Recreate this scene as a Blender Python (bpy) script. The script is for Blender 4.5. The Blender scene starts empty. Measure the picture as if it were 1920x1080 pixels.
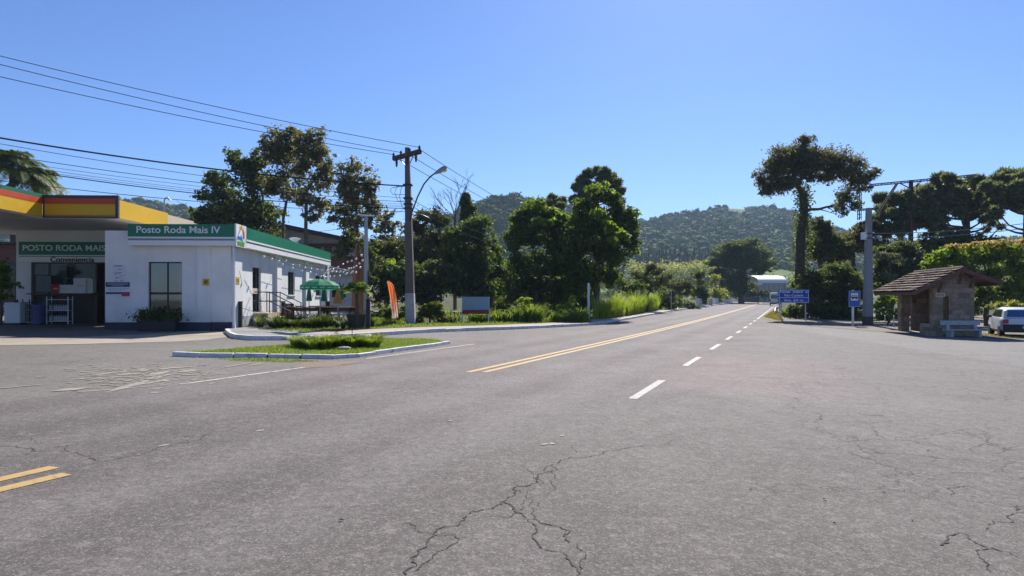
import bpy, bmesh, math, random
import numpy as np
from mathutils import Vector, Matrix, Quaternion

random.seed(11)
RNG = np.random.default_rng(7)
SC = bpy.context.scene
COL = SC.collection

# ------------------------------------------------------------------ camera model and terrain
FPX, HOR, CAMH, CROSS = 1250.0, 558.0, 1.65, 0.015


def gz(x, y):
    """height of the terrain: a slight cross fall to the right and a slow rise ahead"""
    x = np.asarray(x, float)
    y = np.asarray(y, float)
    xe = 70 * np.tanh(x / 70)
    ye = np.minimum(y, 330)
    r = 0.08 * np.log1p(np.exp((ye - 40) / 10))
    z = -CROSS * xe * np.where(np.abs(x) < 1e9, 1, 1) + r
    return float(z) if z.ndim == 0 else z


def P(px, py, D):
    return Vector(((px - 960) / FPX * D, D, CAMH + (HOR - py) / FPX * D))


def G(px, D, dz=0.0):
    x = (px - 960) / FPX * D
    return Vector((x, D, gz(x, D) + dz))


def at(px, py, dz=0.0):
    lo, hi = 0.5, 420.0
    for _ in range(60):
        m = (lo + hi) / 2
        p = P(px, py, m)
        if p.z > gz(p.x, p.y) + dz:
            lo = m
        else:
            hi = m
    p = P(px, py, lo)
    return Vector((p.x, p.y, gz(p.x, p.y) + dz))


# ------------------------------------------------------------------ things, parts, tags
def tag(o, label=None, cat=None, group=None, kind=None):
    if label:
        o['label'] = label
    if cat:
        o['category'] = cat
    if group:
        o['group'] = group
    if kind:
        o['kind'] = kind
    return o


def thing(name, label, cat, loc=(0, 0, 0), rz=0.0, group=None):
    o = bpy.data.objects.new(name, None)
    o.empty_display_size = 0.2
    COL.objects.link(o)
    o.location = loc
    o.rotation_euler = (0, 0, rz)
    return tag(o, label, cat, group)


def kids(o):
    return [c for c in bpy.data.objects if c.parent == o]


def copy_tree(o, parent=None):
    c = o.copy()
    COL.objects.link(c)
    if parent:
        c.parent = parent
    for k in kids(o):
        copy_tree(k, c)
    return c


def mesh_obj(name, me, mat, parent=None, loc=None, smooth=False):
    if mat:
        me.materials.append(mat)
    if smooth and len(me.polygons):
        me.polygons.foreach_set('use_smooth', [True] * len(me.polygons))
    o = bpy.data.objects.new(name, me)
    COL.objects.link(o)
    if parent:
        o.parent = parent
    if loc is not None:
        o.location = loc
    return o


def np_mesh(name, V, Fc):
    """V: (n,3) floats; Fc: (m,k) ints, all faces with k corners"""
    V = np.ascontiguousarray(V, dtype=np.float32)
    Fc = np.ascontiguousarray(Fc, dtype=np.int32)
    me = bpy.data.meshes.new(name)
    me.vertices.add(len(V))
    me.vertices.foreach_set('co', V.ravel())
    k = Fc.shape[1]
    me.loops.add(Fc.size)
    me.loops.foreach_set('vertex_index', Fc.ravel())
    me.polygons.add(len(Fc))
    me.polygons.foreach_set('loop_start', np.arange(0, Fc.size, k, dtype=np.int32))
    me.polygons.foreach_set('loop_total', np.full(len(Fc), k, dtype=np.int32))
    me.update(calc_edges=True)
    me.validate()
    return me


class MB:
    def __init__(s):
        s.v, s.f = [], []

    def add(s, vs, fs):
        o = len(s.v)
        s.v += [tuple(v) for v in vs]
        s.f += [tuple(i + o for i in f) for f in fs]
        return s

    def box(s, c, d, rz=0.0, rx=0.0, ry=0.0):
        x, y, z = d[0] / 2, d[1] / 2, d[2] / 2
        M = Matrix.Translation(c) @ Matrix.Rotation(rz, 4, 'Z') @ Matrix.Rotation(ry, 4, 'Y') @ Matrix.Rotation(rx, 4, 'X')
        vs = [M @ Vector((a * x, b * y, e * z)) for e in (-1, 1) for b in (-1, 1) for a in (-1, 1)]
        return s.add(vs, [(0, 2, 3, 1), (4, 5, 7, 6), (0, 1, 5, 4), (2, 6, 7, 3), (0, 4, 6, 2), (1, 3, 7, 5)])

    def span(s, a, b):
        """axis aligned box from corner a to corner b"""
        return s.box([(a[i] + b[i]) / 2 for i in range(3)], [abs(b[i] - a[i]) for i in range(3)])

    def bar(s, p0, p1, w, h=None):
        p0, p1 = Vector(p0), Vector(p1)
        h = h or w
        d = (p1 - p0).normalized()
        up = Vector((0, 0, 1)) if abs(d.z) < 0.95 else Vector((0, 1, 0))
        r = d.cross(up).normalized()
        u = r.cross(d)
        vs = []
        for p in (p0, p1):
            for a, b in ((-1, -1), (1, -1), (1, 1), (-1, 1)):
                vs.append(p + r * (a * w / 2) + u * (b * h / 2))
        return s.add(vs, [(0, 1, 2, 3), (7, 6, 5, 4), (0, 4, 5, 1), (1, 5, 6, 2), (2, 6, 7, 3), (3, 7, 4, 0)])

    def tube(s, pts, rad, n=8, squash=1.0):
        pts = [Vector(p) for p in pts]
        if not hasattr(rad, '__len__'):
            rad = [rad] * len(pts)
        vs, fs = [], []
        d0 = (pts[1] - pts[0]).normalized()
        r = d0.orthogonal().normalized()
        for i, p in enumerate(pts):
            if i == 0:
                d = d0
            elif i == len(pts) - 1:
                d = (pts[i] - pts[i - 1]).normalized()
            else:
                d = (pts[i + 1] - pts[i - 1]).normalized()
            r = (r - d * r.dot(d))
            r = r.normalized() if r.length > 1e-6 else d.orthogonal().normalized()
            u = d.cross(r)
            for k in range(n):
                a = 2 * math.pi * k / n
                vs.append(p + r * (math.cos(a) * rad[i]) + u * (math.sin(a) * rad[i] * squash))
        for i in range(len(pts) - 1):
            for k in range(n):
                k2 = (k + 1) % n
                fs.append((i * n + k, i * n + k2, (i + 1) * n + k2, (i + 1) * n + k))
        fs.append(tuple(reversed(range(n))))
        fs.append(tuple(range((len(pts) - 1) * n, len(pts) * n)))
        return s.add(vs, fs)

    def lathe(s, prof, n=16, c=(0, 0, 0)):
        c = Vector(c)
        vs, fs = [], []
        for r, z in prof:
            for k in range(n):
                a = 2 * math.pi * k / n
                vs.append(c + Vector((r * math.cos(a), r * math.sin(a), z)))
        for i in range(len(prof) - 1):
            for k in range(n):
                k2 = (k + 1) % n
                fs.append((i * n + k, i * n + k2, (i + 1) * n + k2, (i + 1) * n + k))
        fs.append(tuple(reversed(range(n))))
        fs.append(tuple(range((len(prof) - 1) * n, len(prof) * n)))
        return s.add(vs, fs)

    def prism(s, poly, ext):
        """poly: 3D points of one face; ext: extrusion vector"""
        n = len(poly)
        ext = Vector(ext)
        vs = [Vector(p) for p in poly] + [Vector(p) + ext for p in poly]
        fs = [tuple(range(n)), tuple(reversed(range(n, 2 * n)))]
        for i in range(n):
            j = (i + 1) % n
            fs.append((i, i + n, j + n, j))
        return s.add(vs, fs)

    def ball(s, c, r, sub=2, jit=0.0):
        bm = bmesh.new()
        bmesh.ops.create_icosphere(bm, subdivisions=sub, radius=1)
        rr = r if hasattr(r, '__len__') else (r, r, r)
        c = Vector(c)
        vs = []
        for v in bm.verts:
            k = 1 + random.uniform(-jit, jit)
            vs.append(c + Vector((v.co.x * rr[0], v.co.y * rr[1], v.co.z * rr[2])) * k)
        fs = [tuple(v.index for v in f.verts) for f in bm.faces]
        bm.free()
        return s.add(vs, fs)

    def build(s, name, mat, parent=None, smooth=False, loc=None, bevel=0.0):
        me = bpy.data.meshes.new(name)
        me.from_pydata([tuple(v) for v in s.v], [], s.f)
        bm = bmesh.new()
        bm.from_mesh(me)
        bmesh.ops.recalc_face_normals(bm, faces=bm.faces)
        if bevel:
            ed = [e for e in bm.edges if len(e.link_faces) == 2 and e.calc_face_angle(0) > 0.6]
            bmesh.ops.bevel(bm, geom=ed, offset=bevel, segments=2, affect='EDGES', profile=0.6)
        bm.to_mesh(me)
        bm.free()
        me.update()
        o = mesh_obj(name, me, mat, parent, loc, smooth)
        if smooth:
            bm = None
            try:
                me.set_sharp_from_angle(angle=math.radians(40))
            except Exception:
                pass
        return o


# ------------------------------------------------------------------ node helper and materials
class NT:
    def __init__(s, name):
        s.mat = bpy.data.materials.new(name)
        s.mat.use_nodes = True
        s.t = s.mat.node_tree
        s.t.nodes.clear()
        s.out = s.t.nodes.new('ShaderNodeOutputMaterial')

    def n(s, typ, **kw):
        x = s.t.nodes.new(typ)
        for k, v in kw.items():
            setattr(x, k, v)
        return x

    def link(s, a, b):
        s.t.links.new(a, b)

    def put(s, sock, v):
        if v is None:
            return
        if hasattr(v, 'links') or isinstance(v, bpy.types.NodeSocket):
            s.t.links.new(v, sock)
        else:
            if isinstance(v, tuple) and len(v) == 3 and sock.type == 'RGBA':
                v = (*v, 1)
            sock.default_value = v

    def m(s, op, a, b=None, c=None, clamp=False):
        x = s.n('ShaderNodeMath', operation=op, use_clamp=clamp)
        s.put(x.inputs[0], a)
        if b is not None:
            s.put(x.inputs[1], b)
        if c is not None:
            s.put(x.inputs[2], c)
        return x.outputs[0]

    def mix(s, f, a, b, mode='MIX'):
        x = s.n('ShaderNodeMix', data_type='RGBA', blend_type=mode)
        s.put(x.inputs[0], f)
        s.put(x.inputs[6], a)
        s.put(x.inputs[7], b)
        return x.outputs[2]

    def noise(s, vec, scale, detail=3.0, rough=0.55, dist=0.0):
        x = s.n('ShaderNodeTexNoise')
        if vec is not None:
            s.put(x.inputs['Vector'], vec)
        x.inputs['Scale'].default_value = scale
        x.inputs['Detail'].default_value = detail
        x.inputs['Roughness'].default_value = rough
        x.inputs['Distortion'].default_value = dist
        return x.outputs['Fac']

    def vor(s, vec, scale, feature='F1', out='Distance', rnd=1.0):
        x = s.n('ShaderNodeTexVoronoi', feature=feature)
        if vec is not None:
            s.put(x.inputs['Vector'], vec)
        x.inputs['Scale'].default_value = scale
        x.inputs['Randomness'].default_value = rnd
        return x.outputs[out]

    def rng(s, v, a, b, c=0.0, d=1.0, smooth=False):
        x = s.n('ShaderNodeMapRange', interpolation_type='SMOOTHSTEP' if smooth else 'LINEAR')
        s.put(x.inputs[0], v)
        for i, q in enumerate((a, b, c, d)):
            x.inputs[1 + i].default_value = q
        return x.outputs[0]

    def pos(s):
        return s.n('ShaderNodeNewGeometry').outputs['Position']

    def obj(s):
        return s.n('ShaderNodeTexCoord').outputs['Object']

    def bump(s, h, strength=0.3, dist=0.02):
        x = s.n('ShaderNodeBump')
        x.inputs['Strength'].default_value = strength
        x.inputs['Distance'].default_value = dist
        s.put(x.inputs['Height'], h)
        return x.outputs['Normal']

    def bsdf(s, col, rough=0.7, metal=0.0, spec=0.4, normal=None, **kw):
        x = s.n('ShaderNodeBsdfPrincipled')
        s.put(x.inputs['Base Color'], col)
        s.put(x.inputs['Roughness'], rough)
        s.put(x.inputs['Metallic'], metal)
        x.inputs['Specular IOR Level'].default_value = spec
        if normal is not None:
            s.put(x.inputs['Normal'], normal)
        for k, v in kw.items():
            s.put(x.inputs[k], v)
        return x.outputs[0]

    def done(s, sh):
        s.t.links.new(sh, s.out.inputs['Surface'])
        return s.mat


MATS = {}


def pm(name, col, rough=0.7, var=0.12, scale=3.0, metal=0.0, spec=0.35, bump=0.0, bscale=40.0, dirt=0.0, dirtcol=(0.12, 0.10, 0.08)):
    """plain material with uneven colour, soft stains and a little bump"""
    if name in MATS:
        return MATS[name]
    t = NT(name)
    v = t.obj()
    n1 = t.noise(v, scale, 4)
    n2 = t.noise(v, scale * 9, 3)
    k = t.m('ADD', t.m('MULTIPLY', t.m('SUBTRACT', n1, 0.5), 1.6 * var), t.m('MULTIPLY', t.m('SUBTRACT', n2, 0.5), 0.9 * var))
    k = t.m('ADD', k, 1.0)
    c = t.mix(1.0, (*col, 1), t.n('ShaderNodeCombineColor').outputs[0], 'MULTIPLY')
    cc = [x for x in t.t.nodes if x.bl_idname == 'ShaderNodeCombineColor'][0]
    for i in range(3):
        t.put(cc.inputs[i], k)
    if dirt:
        f = t.rng(t.noise(v, scale * 1.7, 5, 0.65), 0.5, 0.75, 0, dirt)
        c = t.mix(f, c, (*dirtcol, 1))
    nm = t.bump(t.noise(v, bscale, 3), bump, 0.01) if bump else None
    rr = t.rng(n2, 0.3, 0.7, max(0.02, rough - 0.08), min(1, rough + 0.08))
    MATS[name] = t.done(t.bsdf(c, rr, metal, spec, nm))
    return MATS[name]


def leafmat(name, c1, c2, c3=None, trans=0.35, tcol=None, rough=0.5, spec=0.35, nscale=0.5):
    """leaf: each leaf a shade of its own, clumps drift in hue, some light passes through"""
    if name in MATS:
        return MATS[name]
    t = NT(name)
    g = t.n('ShaderNodeNewGeometry')
    rnd = g.outputs['Random Per Island']
    big = t.rng(t.noise(t.obj(), nscale, 2), 0.35, 0.65, 0, 1)
    f = t.m('ADD', t.m('MULTIPLY', rnd, 0.6), t.m('MULTIPLY', big, 0.4))
    c = t.mix(f, (*c1, 1), (*c2, 1))
    if c3:
        sel = t.rng(t.m('FRACT', t.m('MULTIPLY', rnd, 17.3)), 0.86, 0.9)
        c = t.mix(sel, c, (*c3, 1))
    tc = tcol or (min(1, c2[0] * 2.4), min(1, c2[1] * 2.2), c2[2] * 0.7)
    tcc = t.mix(0.5, c, (*tc, 1))
    p = t.bsdf(c, rough, 0, spec)
    tr = t.n('ShaderNodeBsdfTranslucent')
    t.put(tr.inputs['Color'], tcc)
    mx = t.n('ShaderNodeMixShader')
    mx.inputs[0].default_value = trans
    t.link(p, mx.inputs[1])
    t.link(tr.outputs[0], mx.inputs[2])
    MATS[name] = t.done(mx.outputs[0])
    return MATS[name]


def glass(name, col=(0.02, 0.025, 0.03), rough=0.04):
    if name in MATS:
        return MATS[name]
    t = NT(name)
    p = t.bsdf(col, rough, 0.0, 0.6)
    tr = t.n('ShaderNodeBsdfTransparent')
    tr.inputs[0].default_value = (0.92, 0.94, 0.93, 1)
    mx = t.n('ShaderNodeMixShader')
    mx.inputs[0].default_value = 0.62
    t.link(p, mx.inputs[1])
    t.link(tr.outputs[0], mx.inputs[2])
    MATS[name] = t.done(mx.outputs[0])
    return MATS[name]


def text(s, size, mat, name, parent, loc, rot, bold=0.0, depth=0.01, sx=1.0, align='CENTER', shear=0.0):
    cu = bpy.data.curves.new('lettering', 'FONT')
    cu.body = s
    cu.size = size
    cu.extrude = depth
    cu.offset = bold * size
    cu.align_x = align
    cu.align_y = 'CENTER'
    cu.shear = shear
    tmp = bpy.data.objects.new('tmp', cu)
    COL.objects.link(tmp)
    bpy.context.view_layer.update()
    me = bpy.data.meshes.new_from_object(tmp.evaluated_get(bpy.context.evaluated_depsgraph_get()))
    bpy.data.objects.remove(tmp)
    me.transform(Matrix.Diagonal((sx, 1, 1, 1)))
    me.materials.clear()
    o = mesh_obj(name, me, mat, parent)
    o.location = loc
    o.rotation_euler = rot
    return o


FRONT = (math.pi / 2, 0, 0)
SIDE = (math.pi / 2, 0, math.pi / 2)

# shared materials
WHITE = pm('white_paint', (0.78, 0.78, 0.78), 0.55, 0.06, 1.2, bump=0.08, bscale=60, dirt=0.12, dirtcol=(0.5, 0.48, 0.45))
def streaky(name, col):
    """painted render with rain streaks below ledges, patched coats and grime near the ground"""
    t = NT(name)
    v = t.obj()
    mp = t.n('ShaderNodeMapping')
    mp.inputs['Scale'].default_value = (2.6, 2.6, 0.22)
    t.link(v, mp.inputs[0])
    sp = t.n('ShaderNodeSeparateXYZ')
    t.link(v, sp.inputs[0])
    st = t.rng(t.noise(mp.outputs[0], 1.0, 5, 0.7), 0.52, 0.78, 0, 0.20)
    coat = t.rng(t.noise(v, 0.7, 3, 0.5), 0.4, 0.6, 0.93, 1.04)
    cc = t.n('ShaderNodeCombineColor')
    for i in range(3):
        t.link(coat, cc.inputs[i])
    c = t.mix(1.0, (*col, 1), cc.outputs[0], 'MULTIPLY')
    c = t.mix(st, c, (0.47, 0.45, 0.42, 1))
    gr = t.m('MULTIPLY', t.rng(sp.outputs[2], 0.4, 1.1, 0.4, 0.0), t.rng(t.noise(v, 3.0, 5, 0.7), 0.35, 0.65))
    c = t.mix(gr, c, (0.38, 0.35, 0.31, 1))
    return t.done(t.bsdf(c, 0.8, 0, 0.3, t.bump(t.noise(v, 25, 4, 0.6), 0.2, 0.01)))


WALLW = streaky('white_wall_paint', (0.78, 0.78, 0.77))
WALLW_PLAIN = pm('white_wall_paint', (0.76, 0.76, 0.75), 0.75, 0.07, 0.8, bump=0.15, bscale=25, dirt=0.18, dirtcol=(0.5, 0.49, 0.47))
NAVY = pm('dark_blue_paint', (0.030, 0.034, 0.055), 0.6, 0.2, 2, dirt=0.3, dirtcol=(0.10, 0.09, 0.08))
GREENS = pm('green_sign_sheet', (0.006, 0.185, 0.10), 0.4, 0.14, 0.9, spec=0.3, dirt=0.3, dirtcol=(0.05, 0.20, 0.14))
DARKMETAL = pm('dark_metal', (0.03, 0.03, 0.032), 0.5, 0.2, 4)
STEEL = pm('grey_steel', (0.34, 0.35, 0.36), 0.45, 0.12, 4, metal=0.5)
CONC = pm('concrete', (0.34, 0.33, 0.31), 0.85, 0.2, 2.5, bump=0.35, bscale=30, dirt=0.35)
POLEC = pm('weathered_pole_concrete', (0.125, 0.105, 0.092), 0.85, 0.25, 2.0, bump=0.4, bscale=18, dirt=0.4, dirtcol=(0.09, 0.075, 0.065))
WOODD = pm('dark_wood', (0.09, 0.045, 0.025), 0.6, 0.3, 3, bump=0.3, bscale=30)
WIRE = pm('black_cable', (0.02, 0.02, 0.02), 0.6, 0.1, 3)
WHITEPLAST = pm('white_plastic', (0.75, 0.76, 0.78), 0.4, 0.05, 3)
BARK = pm('tree_bark', (0.09, 0.07, 0.055), 0.9, 0.4, 3, bump=0.8, bscale=14)
BARKG = pm('pale_bark', (0.19, 0.15, 0.13), 0.9, 0.4, 3, bump=0.8, bscale=14)
GLASS = glass('window_glass')
# ------------------------------------------------------------------ SETTING: ground, road, pavements, markings
yA, yB = at(891, 699), at(1246, 617)
RD = Vector((yB.x - yA.x, yB.y - yA.y)).normalized()          # direction of the road
RN = Vector((RD.y, -RD.x))                                     # to its right
Y0 = Vector((yA.x, yA.y))
RANG = math.atan2(RD.x, RD.y)


def road_pt(s, n, dz=0.0):
    """s metres along the road from the start of the yellow line, n metres to its right"""
    c = Y0 + RD * s
    bend = max(0.0, s - 190)
    q = RN * (n + 0.0022 * bend * bend)
    p = c + q
    return Vector((p.x, p.y, gz(p.x, p.y) + dz))


def road_sn(p):
    d = Vector((p[0], p[1])) - Y0
    return d.dot(RD), d.dot(RN)


def sheet(name, poly, dz, mat, cell=3.0, kind='structure', skirt=0.0):
    bm = bmesh.new()
    vs = [bm.verts.new((p[0], p[1], 0)) for p in poly]
    bm.faces.new(vs)
    bmesh.ops.triangulate(bm, faces=bm.faces[:], ngon_method='EAR_CLIP')
    for _ in range(9):
        ed = [e for e in bm.edges if e.calc_length() > cell]
        if not ed:
            break
        bmesh.ops.subdivide_edges(bm, edges=ed, cuts=1)
        bmesh.ops.triangulate(bm, faces=[f for f in bm.faces if len(f.verts) > 3])
    bmesh.ops.recalc_face_normals(bm, faces=bm.faces)
    for f in bm.faces:
        if f.normal.z < 0:
            f.normal_flip()
    for v in bm.verts:
        v.co.z = gz(v.co.x, v.co.y) + dz
    if skirt:
        be = [e for e in bm.edges if e.is_boundary]
        r = bmesh.ops.extrude_edge_only(bm, edges=be)
        for g in r['geom']:
            if isinstance(g, bmesh.types.BMVert):
                g.co.z -= skirt
    me = bpy.data.meshes.new(name)
    bm.to_mesh(me)
    bm.free()
    o = mesh_obj(name, me, mat)
    o['kind'] = kind
    return o


def strip(name, left, right, mat, kind='structure'):
    vs, fs = [], []
    for a, b in zip(left, right):
        vs += [a, b]
    for i in range(len(left) - 1):
        fs.append((2 * i, 2 * i + 1, 2 * i + 3, 2 * i + 2))
    mb = MB()
    mb.add(vs, fs)
    me = bpy.data.meshes.new(name)
    me.from_pydata([tuple(v) for v in mb.v], [], mb.f)
    bm = bmesh.new()
    bm.from_mesh(me)
    for f in bm.faces:
        f.normal_update()
        if f.normal.z < 0:
            f.normal_flip()
    bm.to_mesh(me)
    bm.free()
    o = mesh_obj(name, me, mat)
    if kind:
        o['kind'] = kind
    return o


def asphalt(name, main):
    t = NT(name)
    pos = t.pos()
    # road frame: u along, w across
    sep = t.n('ShaderNodeSeparateXYZ')
    t.link(pos, sep.inputs[0])
    dx = t.m('SUBTRACT', sep.outputs[0], Y0.x)
    dy = t.m('SUBTRACT', sep.outputs[1], Y0.y)
    u = t.m('ADD', t.m('MULTIPLY', dx, RD.x), t.m('MULTIPLY', dy, RD.y))
    w = t.m('ADD', t.m('MULTIPLY', dx, RN.x), t.m('MULTIPLY', dy, RN.y))
    big = t.noise(pos, 0.18, 4, 0.6)
    mid = t.noise(pos, 1.1, 4, 0.65)
    fine = t.noise(pos, 42, 2, 0.7)
    grit = t.vor(pos, 95, 'F1', 'Color')
    gsep = t.n('ShaderNodeSeparateColor')
    t.link(grit, gsep.inputs[0])
    g1 = gsep.outputs[0]
    if main:
        base = t.mix(t.rng(big, 0.35, 0.65), (0.112, 0.095, 0.088, 1), (0.182, 0.155, 0.145, 1))
        # right of the lane line the surface is older, greyer with a pink worn patch
        edge = t.m('ADD', w, t.m('MULTIPLY', t.m('SUBTRACT', t.noise(pos, 0.55, 4, 0.6), 0.5), 3.0))
        grey = t.rng(edge, 4.6, 6.0, 0, 1, True)
        base = t.mix(grey, base, t.mix(t.rng(mid, 0.3, 0.7), (0.122, 0.110, 0.100, 1), (0.192, 0.174, 0.160, 1)))
        nearr = t.rng(t.m('ADD', u, t.m('MULTIPLY', mid, 3.0)), -2.0, 1.0, 1, 0, True)
        base = t.mix(t.m('MULTIPLY', nearr, t.rng(edge, 2.2, 4.2, 0, 0.75, True)), base, (0.140, 0.130, 0.116, 1))
        oliv = t.m('MULTIPLY', t.rng(t.m('ADD', u, t.m('MULTIPLY', big, 6.0)), -6.0, 1.0, 0.8, 0, True), t.rng(t.noise(pos, 0.33, 4, 0.6), 0.36, 0.62, 0.55, 1.0))
        base = t.mix(oliv, base, (0.088, 0.078, 0.067, 1))
        dust = t.rng(t.noise(pos, 0.27, 5, 0.6, 0.8), 0.54, 0.70, 0, 0.55)
        base = t.mix(dust, base, (0.220, 0.193, 0.181, 1))
        pink = t.m('MULTIPLY', t.m('MULTIPLY', t.rng(edge, 3.2, 4.4, 0, 1, True), t.rng(edge, 6.5, 8.0, 1, 0, True)),
                   t.m('MULTIPLY', t.rng(u, -1.5, 0.6, 0, 1, True), t.rng(u, 6.5, 9.5, 1, 0, True)))
        base = t.mix(t.m('MULTIPLY', pink, 0.75), base, (0.215, 0.162, 0.153, 1))
        # left shoulder towards the lot: sandier
        lft = t.rng(t.m('ADD', w, t.m('MULTIPLY', mid, 1.2)), -4.2, -3.2, 1, 0, True)
        base = t.mix(t.m('MULTIPLY', lft, 0.6), base, (0.150, 0.140, 0.120, 1))
        # oil-dark strip mid-lane and a long construction joint
        for c0 in (-2.0, 2.0):
            d = t.m('ABSOLUTE', t.m('SUBTRACT', t.m('ADD', w, t.m('MULTIPLY', big, 0.5)), c0 + 0.25))
            base = t.mix(t.m('MULTIPLY', t.rng(d, 0.1, 0.6, 1, 0, True), t.rng(mid, 0.3, 0.7, 0.1, 0.34)), base, (0.07, 0.064, 0.06, 1))
        dj = t.m('ABSOLUTE', t.m('ADD', t.m('SUBTRACT', w, 0.12), t.m('MULTIPLY', t.m('SUBTRACT', mid, 0.5), 0.12)))
        base = t.mix(t.m('MULTIPLY', t.rng(dj, 0.0, 0.03, 0.75, 0), t.rng(big, 0.42, 0.55)), base, (0.05, 0.045, 0.042, 1))
        # wheel tracks
        for c0, wd, k in ((-2.9, 0.45, 0.28), (-1.2, 0.4, 0.24), (1.2, 0.45, 0.28), (2.8, 0.45, 0.24)):
            d = t.m('ABSOLUTE', t.m('SUBTRACT', t.m('ADD', w, t.m('MULTIPLY', big, 0.4)), c0 + 0.2))
            f = t.m('MULTIPLY', t.rng(d, 0, wd * 1.6, 1, 0, True), k)
            base = t.mix(f, base, (0.24, 0.222, 0.215, 1))
    else:
        base = t.mix(t.rng(big, 0.35, 0.65), (0.130, 0.119, 0.101, 1), (0.200, 0.184, 0.158, 1))
        base = t.mix(t.rng(mid, 0.55, 0.75, 0, 0.5), base, (0.20, 0.187, 0.16, 1))
        rt = t.rng(t.m('ADD', w, t.m('MULTIPLY', mid, 2.0)), 7, 9, 0, 1, True)
        base = t.mix(t.m('MULTIPLY', rt, 0.8), base, t.mix(t.rng(mid, 0.3, 0.7), (0.19, 0.188, 0.18, 1), (0.220, 0.206, 0.192, 1)))
    # big darker and lighter stains
    st = t.rng(t.noise(pos, 0.45, 5, 0.7, 1.5), 0.54, 0.70, 0, 0.55)
    base = t.mix(st, base, (0.092, 0.082, 0.076, 1))
    oil = t.rng(t.vor(pos, 0.55, 'F1'), 0.03, 0.16, 0.55, 0)
    oil = t.m('MULTIPLY', oil, t.rng(t.noise(pos, 5, 3, 0.7), 0.4, 0.6))
    base = t.mix(oil, base, (0.055, 0.05, 0.047, 1))
    # mottling a hand wide: worn binder, polished and pitted spots
    mo = t.noise(pos, 7.5, 5, 0.75)
    base = t.mix(t.rng(mo, 0.50, 0.66, 0, 0.55), base, (0.085, 0.078, 0.074, 1))
    base = t.mix(t.rng(mo, 0.48, 0.34, 0, 0.40), base, (0.28, 0.250, 0.232, 1))
    mo2 = t.noise(pos, 22, 4, 0.75)
    base = t.mix(t.rng(mo2, 0.53, 0.64, 0, 0.5), base, (0.06, 0.055, 0.052, 1))
    base = t.mix(t.rng(mo2, 0.46, 0.36, 0, 0.35), base, (0.30, 0.268, 0.250, 1))
    # coarse aggregate: light stones, dark pores
    dist = t.n('ShaderNodeCameraData').outputs['View Distance'] if False else None
    base = t.mix(t.rng(g1, 0.78, 0.98, 0, 0.5), base, (0.335, 0.300, 0.280, 1))
    base = t.mix(t.rng(gsep.outputs[1], 0.62, 0.95, 0, 0.5), base, (0.06, 0.055, 0.052, 1))
    base = t.mix(t.rng(fine, 0.56, 0.72, 0, 0.6), base, (0.065, 0.06, 0.058, 1))
    # worn crazing: dark cell edges, in patches
    wob = t.n('ShaderNodeVectorMath', operation='ADD')
    t.link(pos, wob.inputs[0])
    nz = t.n('ShaderNodeTexNoise')
    nz.inputs['Scale'].default_value = 4.0
    nz.inputs['Detail'].default_value = 4
    t.link(pos, nz.inputs['Vector'])
    sc = t.n('ShaderNodeVectorMath', operation='SCALE')
    t.link(nz.outputs['Color'], sc.inputs[0])
    sc.inputs['Scale'].default_value = 0.38
    t.link(sc.outputs[0], wob.inputs[1])
    wv = wob.outputs[0]
    e1 = t.rng(t.vor(wv, 0.9, 'DISTANCE_TO_EDGE'), 0.0, 0.012, 1, 0)
    e2 = t.rng(t.vor(wv, 3.4, 'DISTANCE_TO_EDGE'), 0.0, 0.022, 1, 0)
    if main:
        m1 = t.m('MULTIPLY', t.rng(w, 4.5, 7.5, 0.0, 1, True), t.rng(t.noise(pos, 0.35, 3), 0.36, 0.50, 0, 1, True))
    else:
        m1 = t.rng(t.noise(pos, 0.3, 3), 0.45, 0.6, 0, 1, True)
    cr = t.m('MAXIMUM', t.m('MULTIPLY', e1, m1), t.m('MULTIPLY', t.m('MULTIPLY', e2, 0.7), t.m('MULTIPLY', m1, t.rng(t.noise(pos, 0.8, 2), 0.5, 0.62, 0, 1))))
    base = t.mix(t.m('MULTIPLY', cr, 0.85), base, (0.035, 0.033, 0.03, 1))
    h = t.m('ADD', t.m('MULTIPLY', fine, -0.6), t.m('ADD', t.m('MULTIPLY', g1, 0.5), t.m('MULTIPLY', cr, -0.8)))
    nm = t.bump(h, 0.42, 0.012)
    return t.done(t.bsdf(base, t.rng(mid, 0.3, 0.7, 0.84, 0.93), 0, 0.22, nm))


ASPH = asphalt('road_asphalt', True)
ASPHLOT = asphalt('worn_lot_asphalt', False)


def groundmat():
    t = NT('grassy_soil')
    p = t.pos()
    n1 = t.noise(p, 0.5, 5, 0.65)
    n2 = t.noise(p, 14, 4, 0.7)
    c = t.mix(t.rng(n1, 0.4, 0.6), (0.055, 0.075, 0.022, 1), (0.085, 0.075, 0.04, 1))
    c = t.mix(t.rng(n2, 0.45, 0.7, 0, 0.7), c, (0.03, 0.04, 0.014, 1))
    return t.done(t.bsdf(c, 0.95, 0, 0.1, t.bump(n2, 0.7, 0.05)))


SOIL = groundmat()


def lawnmat():
    t = NT('short_grass')
    p = t.pos()
    n1 = t.noise(p, 1.2, 4, 0.6)
    n2 = t.noise(p, 30, 4, 0.7)
    c = t.mix(t.rng(n1, 0.35, 0.65), (0.075, 0.13, 0.022, 1), (0.13, 0.155, 0.04, 1))
    c = t.mix(t.rng(n2, 0.45, 0.7, 0, 0.75), c, (0.04, 0.06, 0.012, 1))
    return t.done(t.bsdf(c, 0.95, 0, 0.1, t.bump(n2, 0.8, 0.05)))


LAWN = lawnmat()

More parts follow.
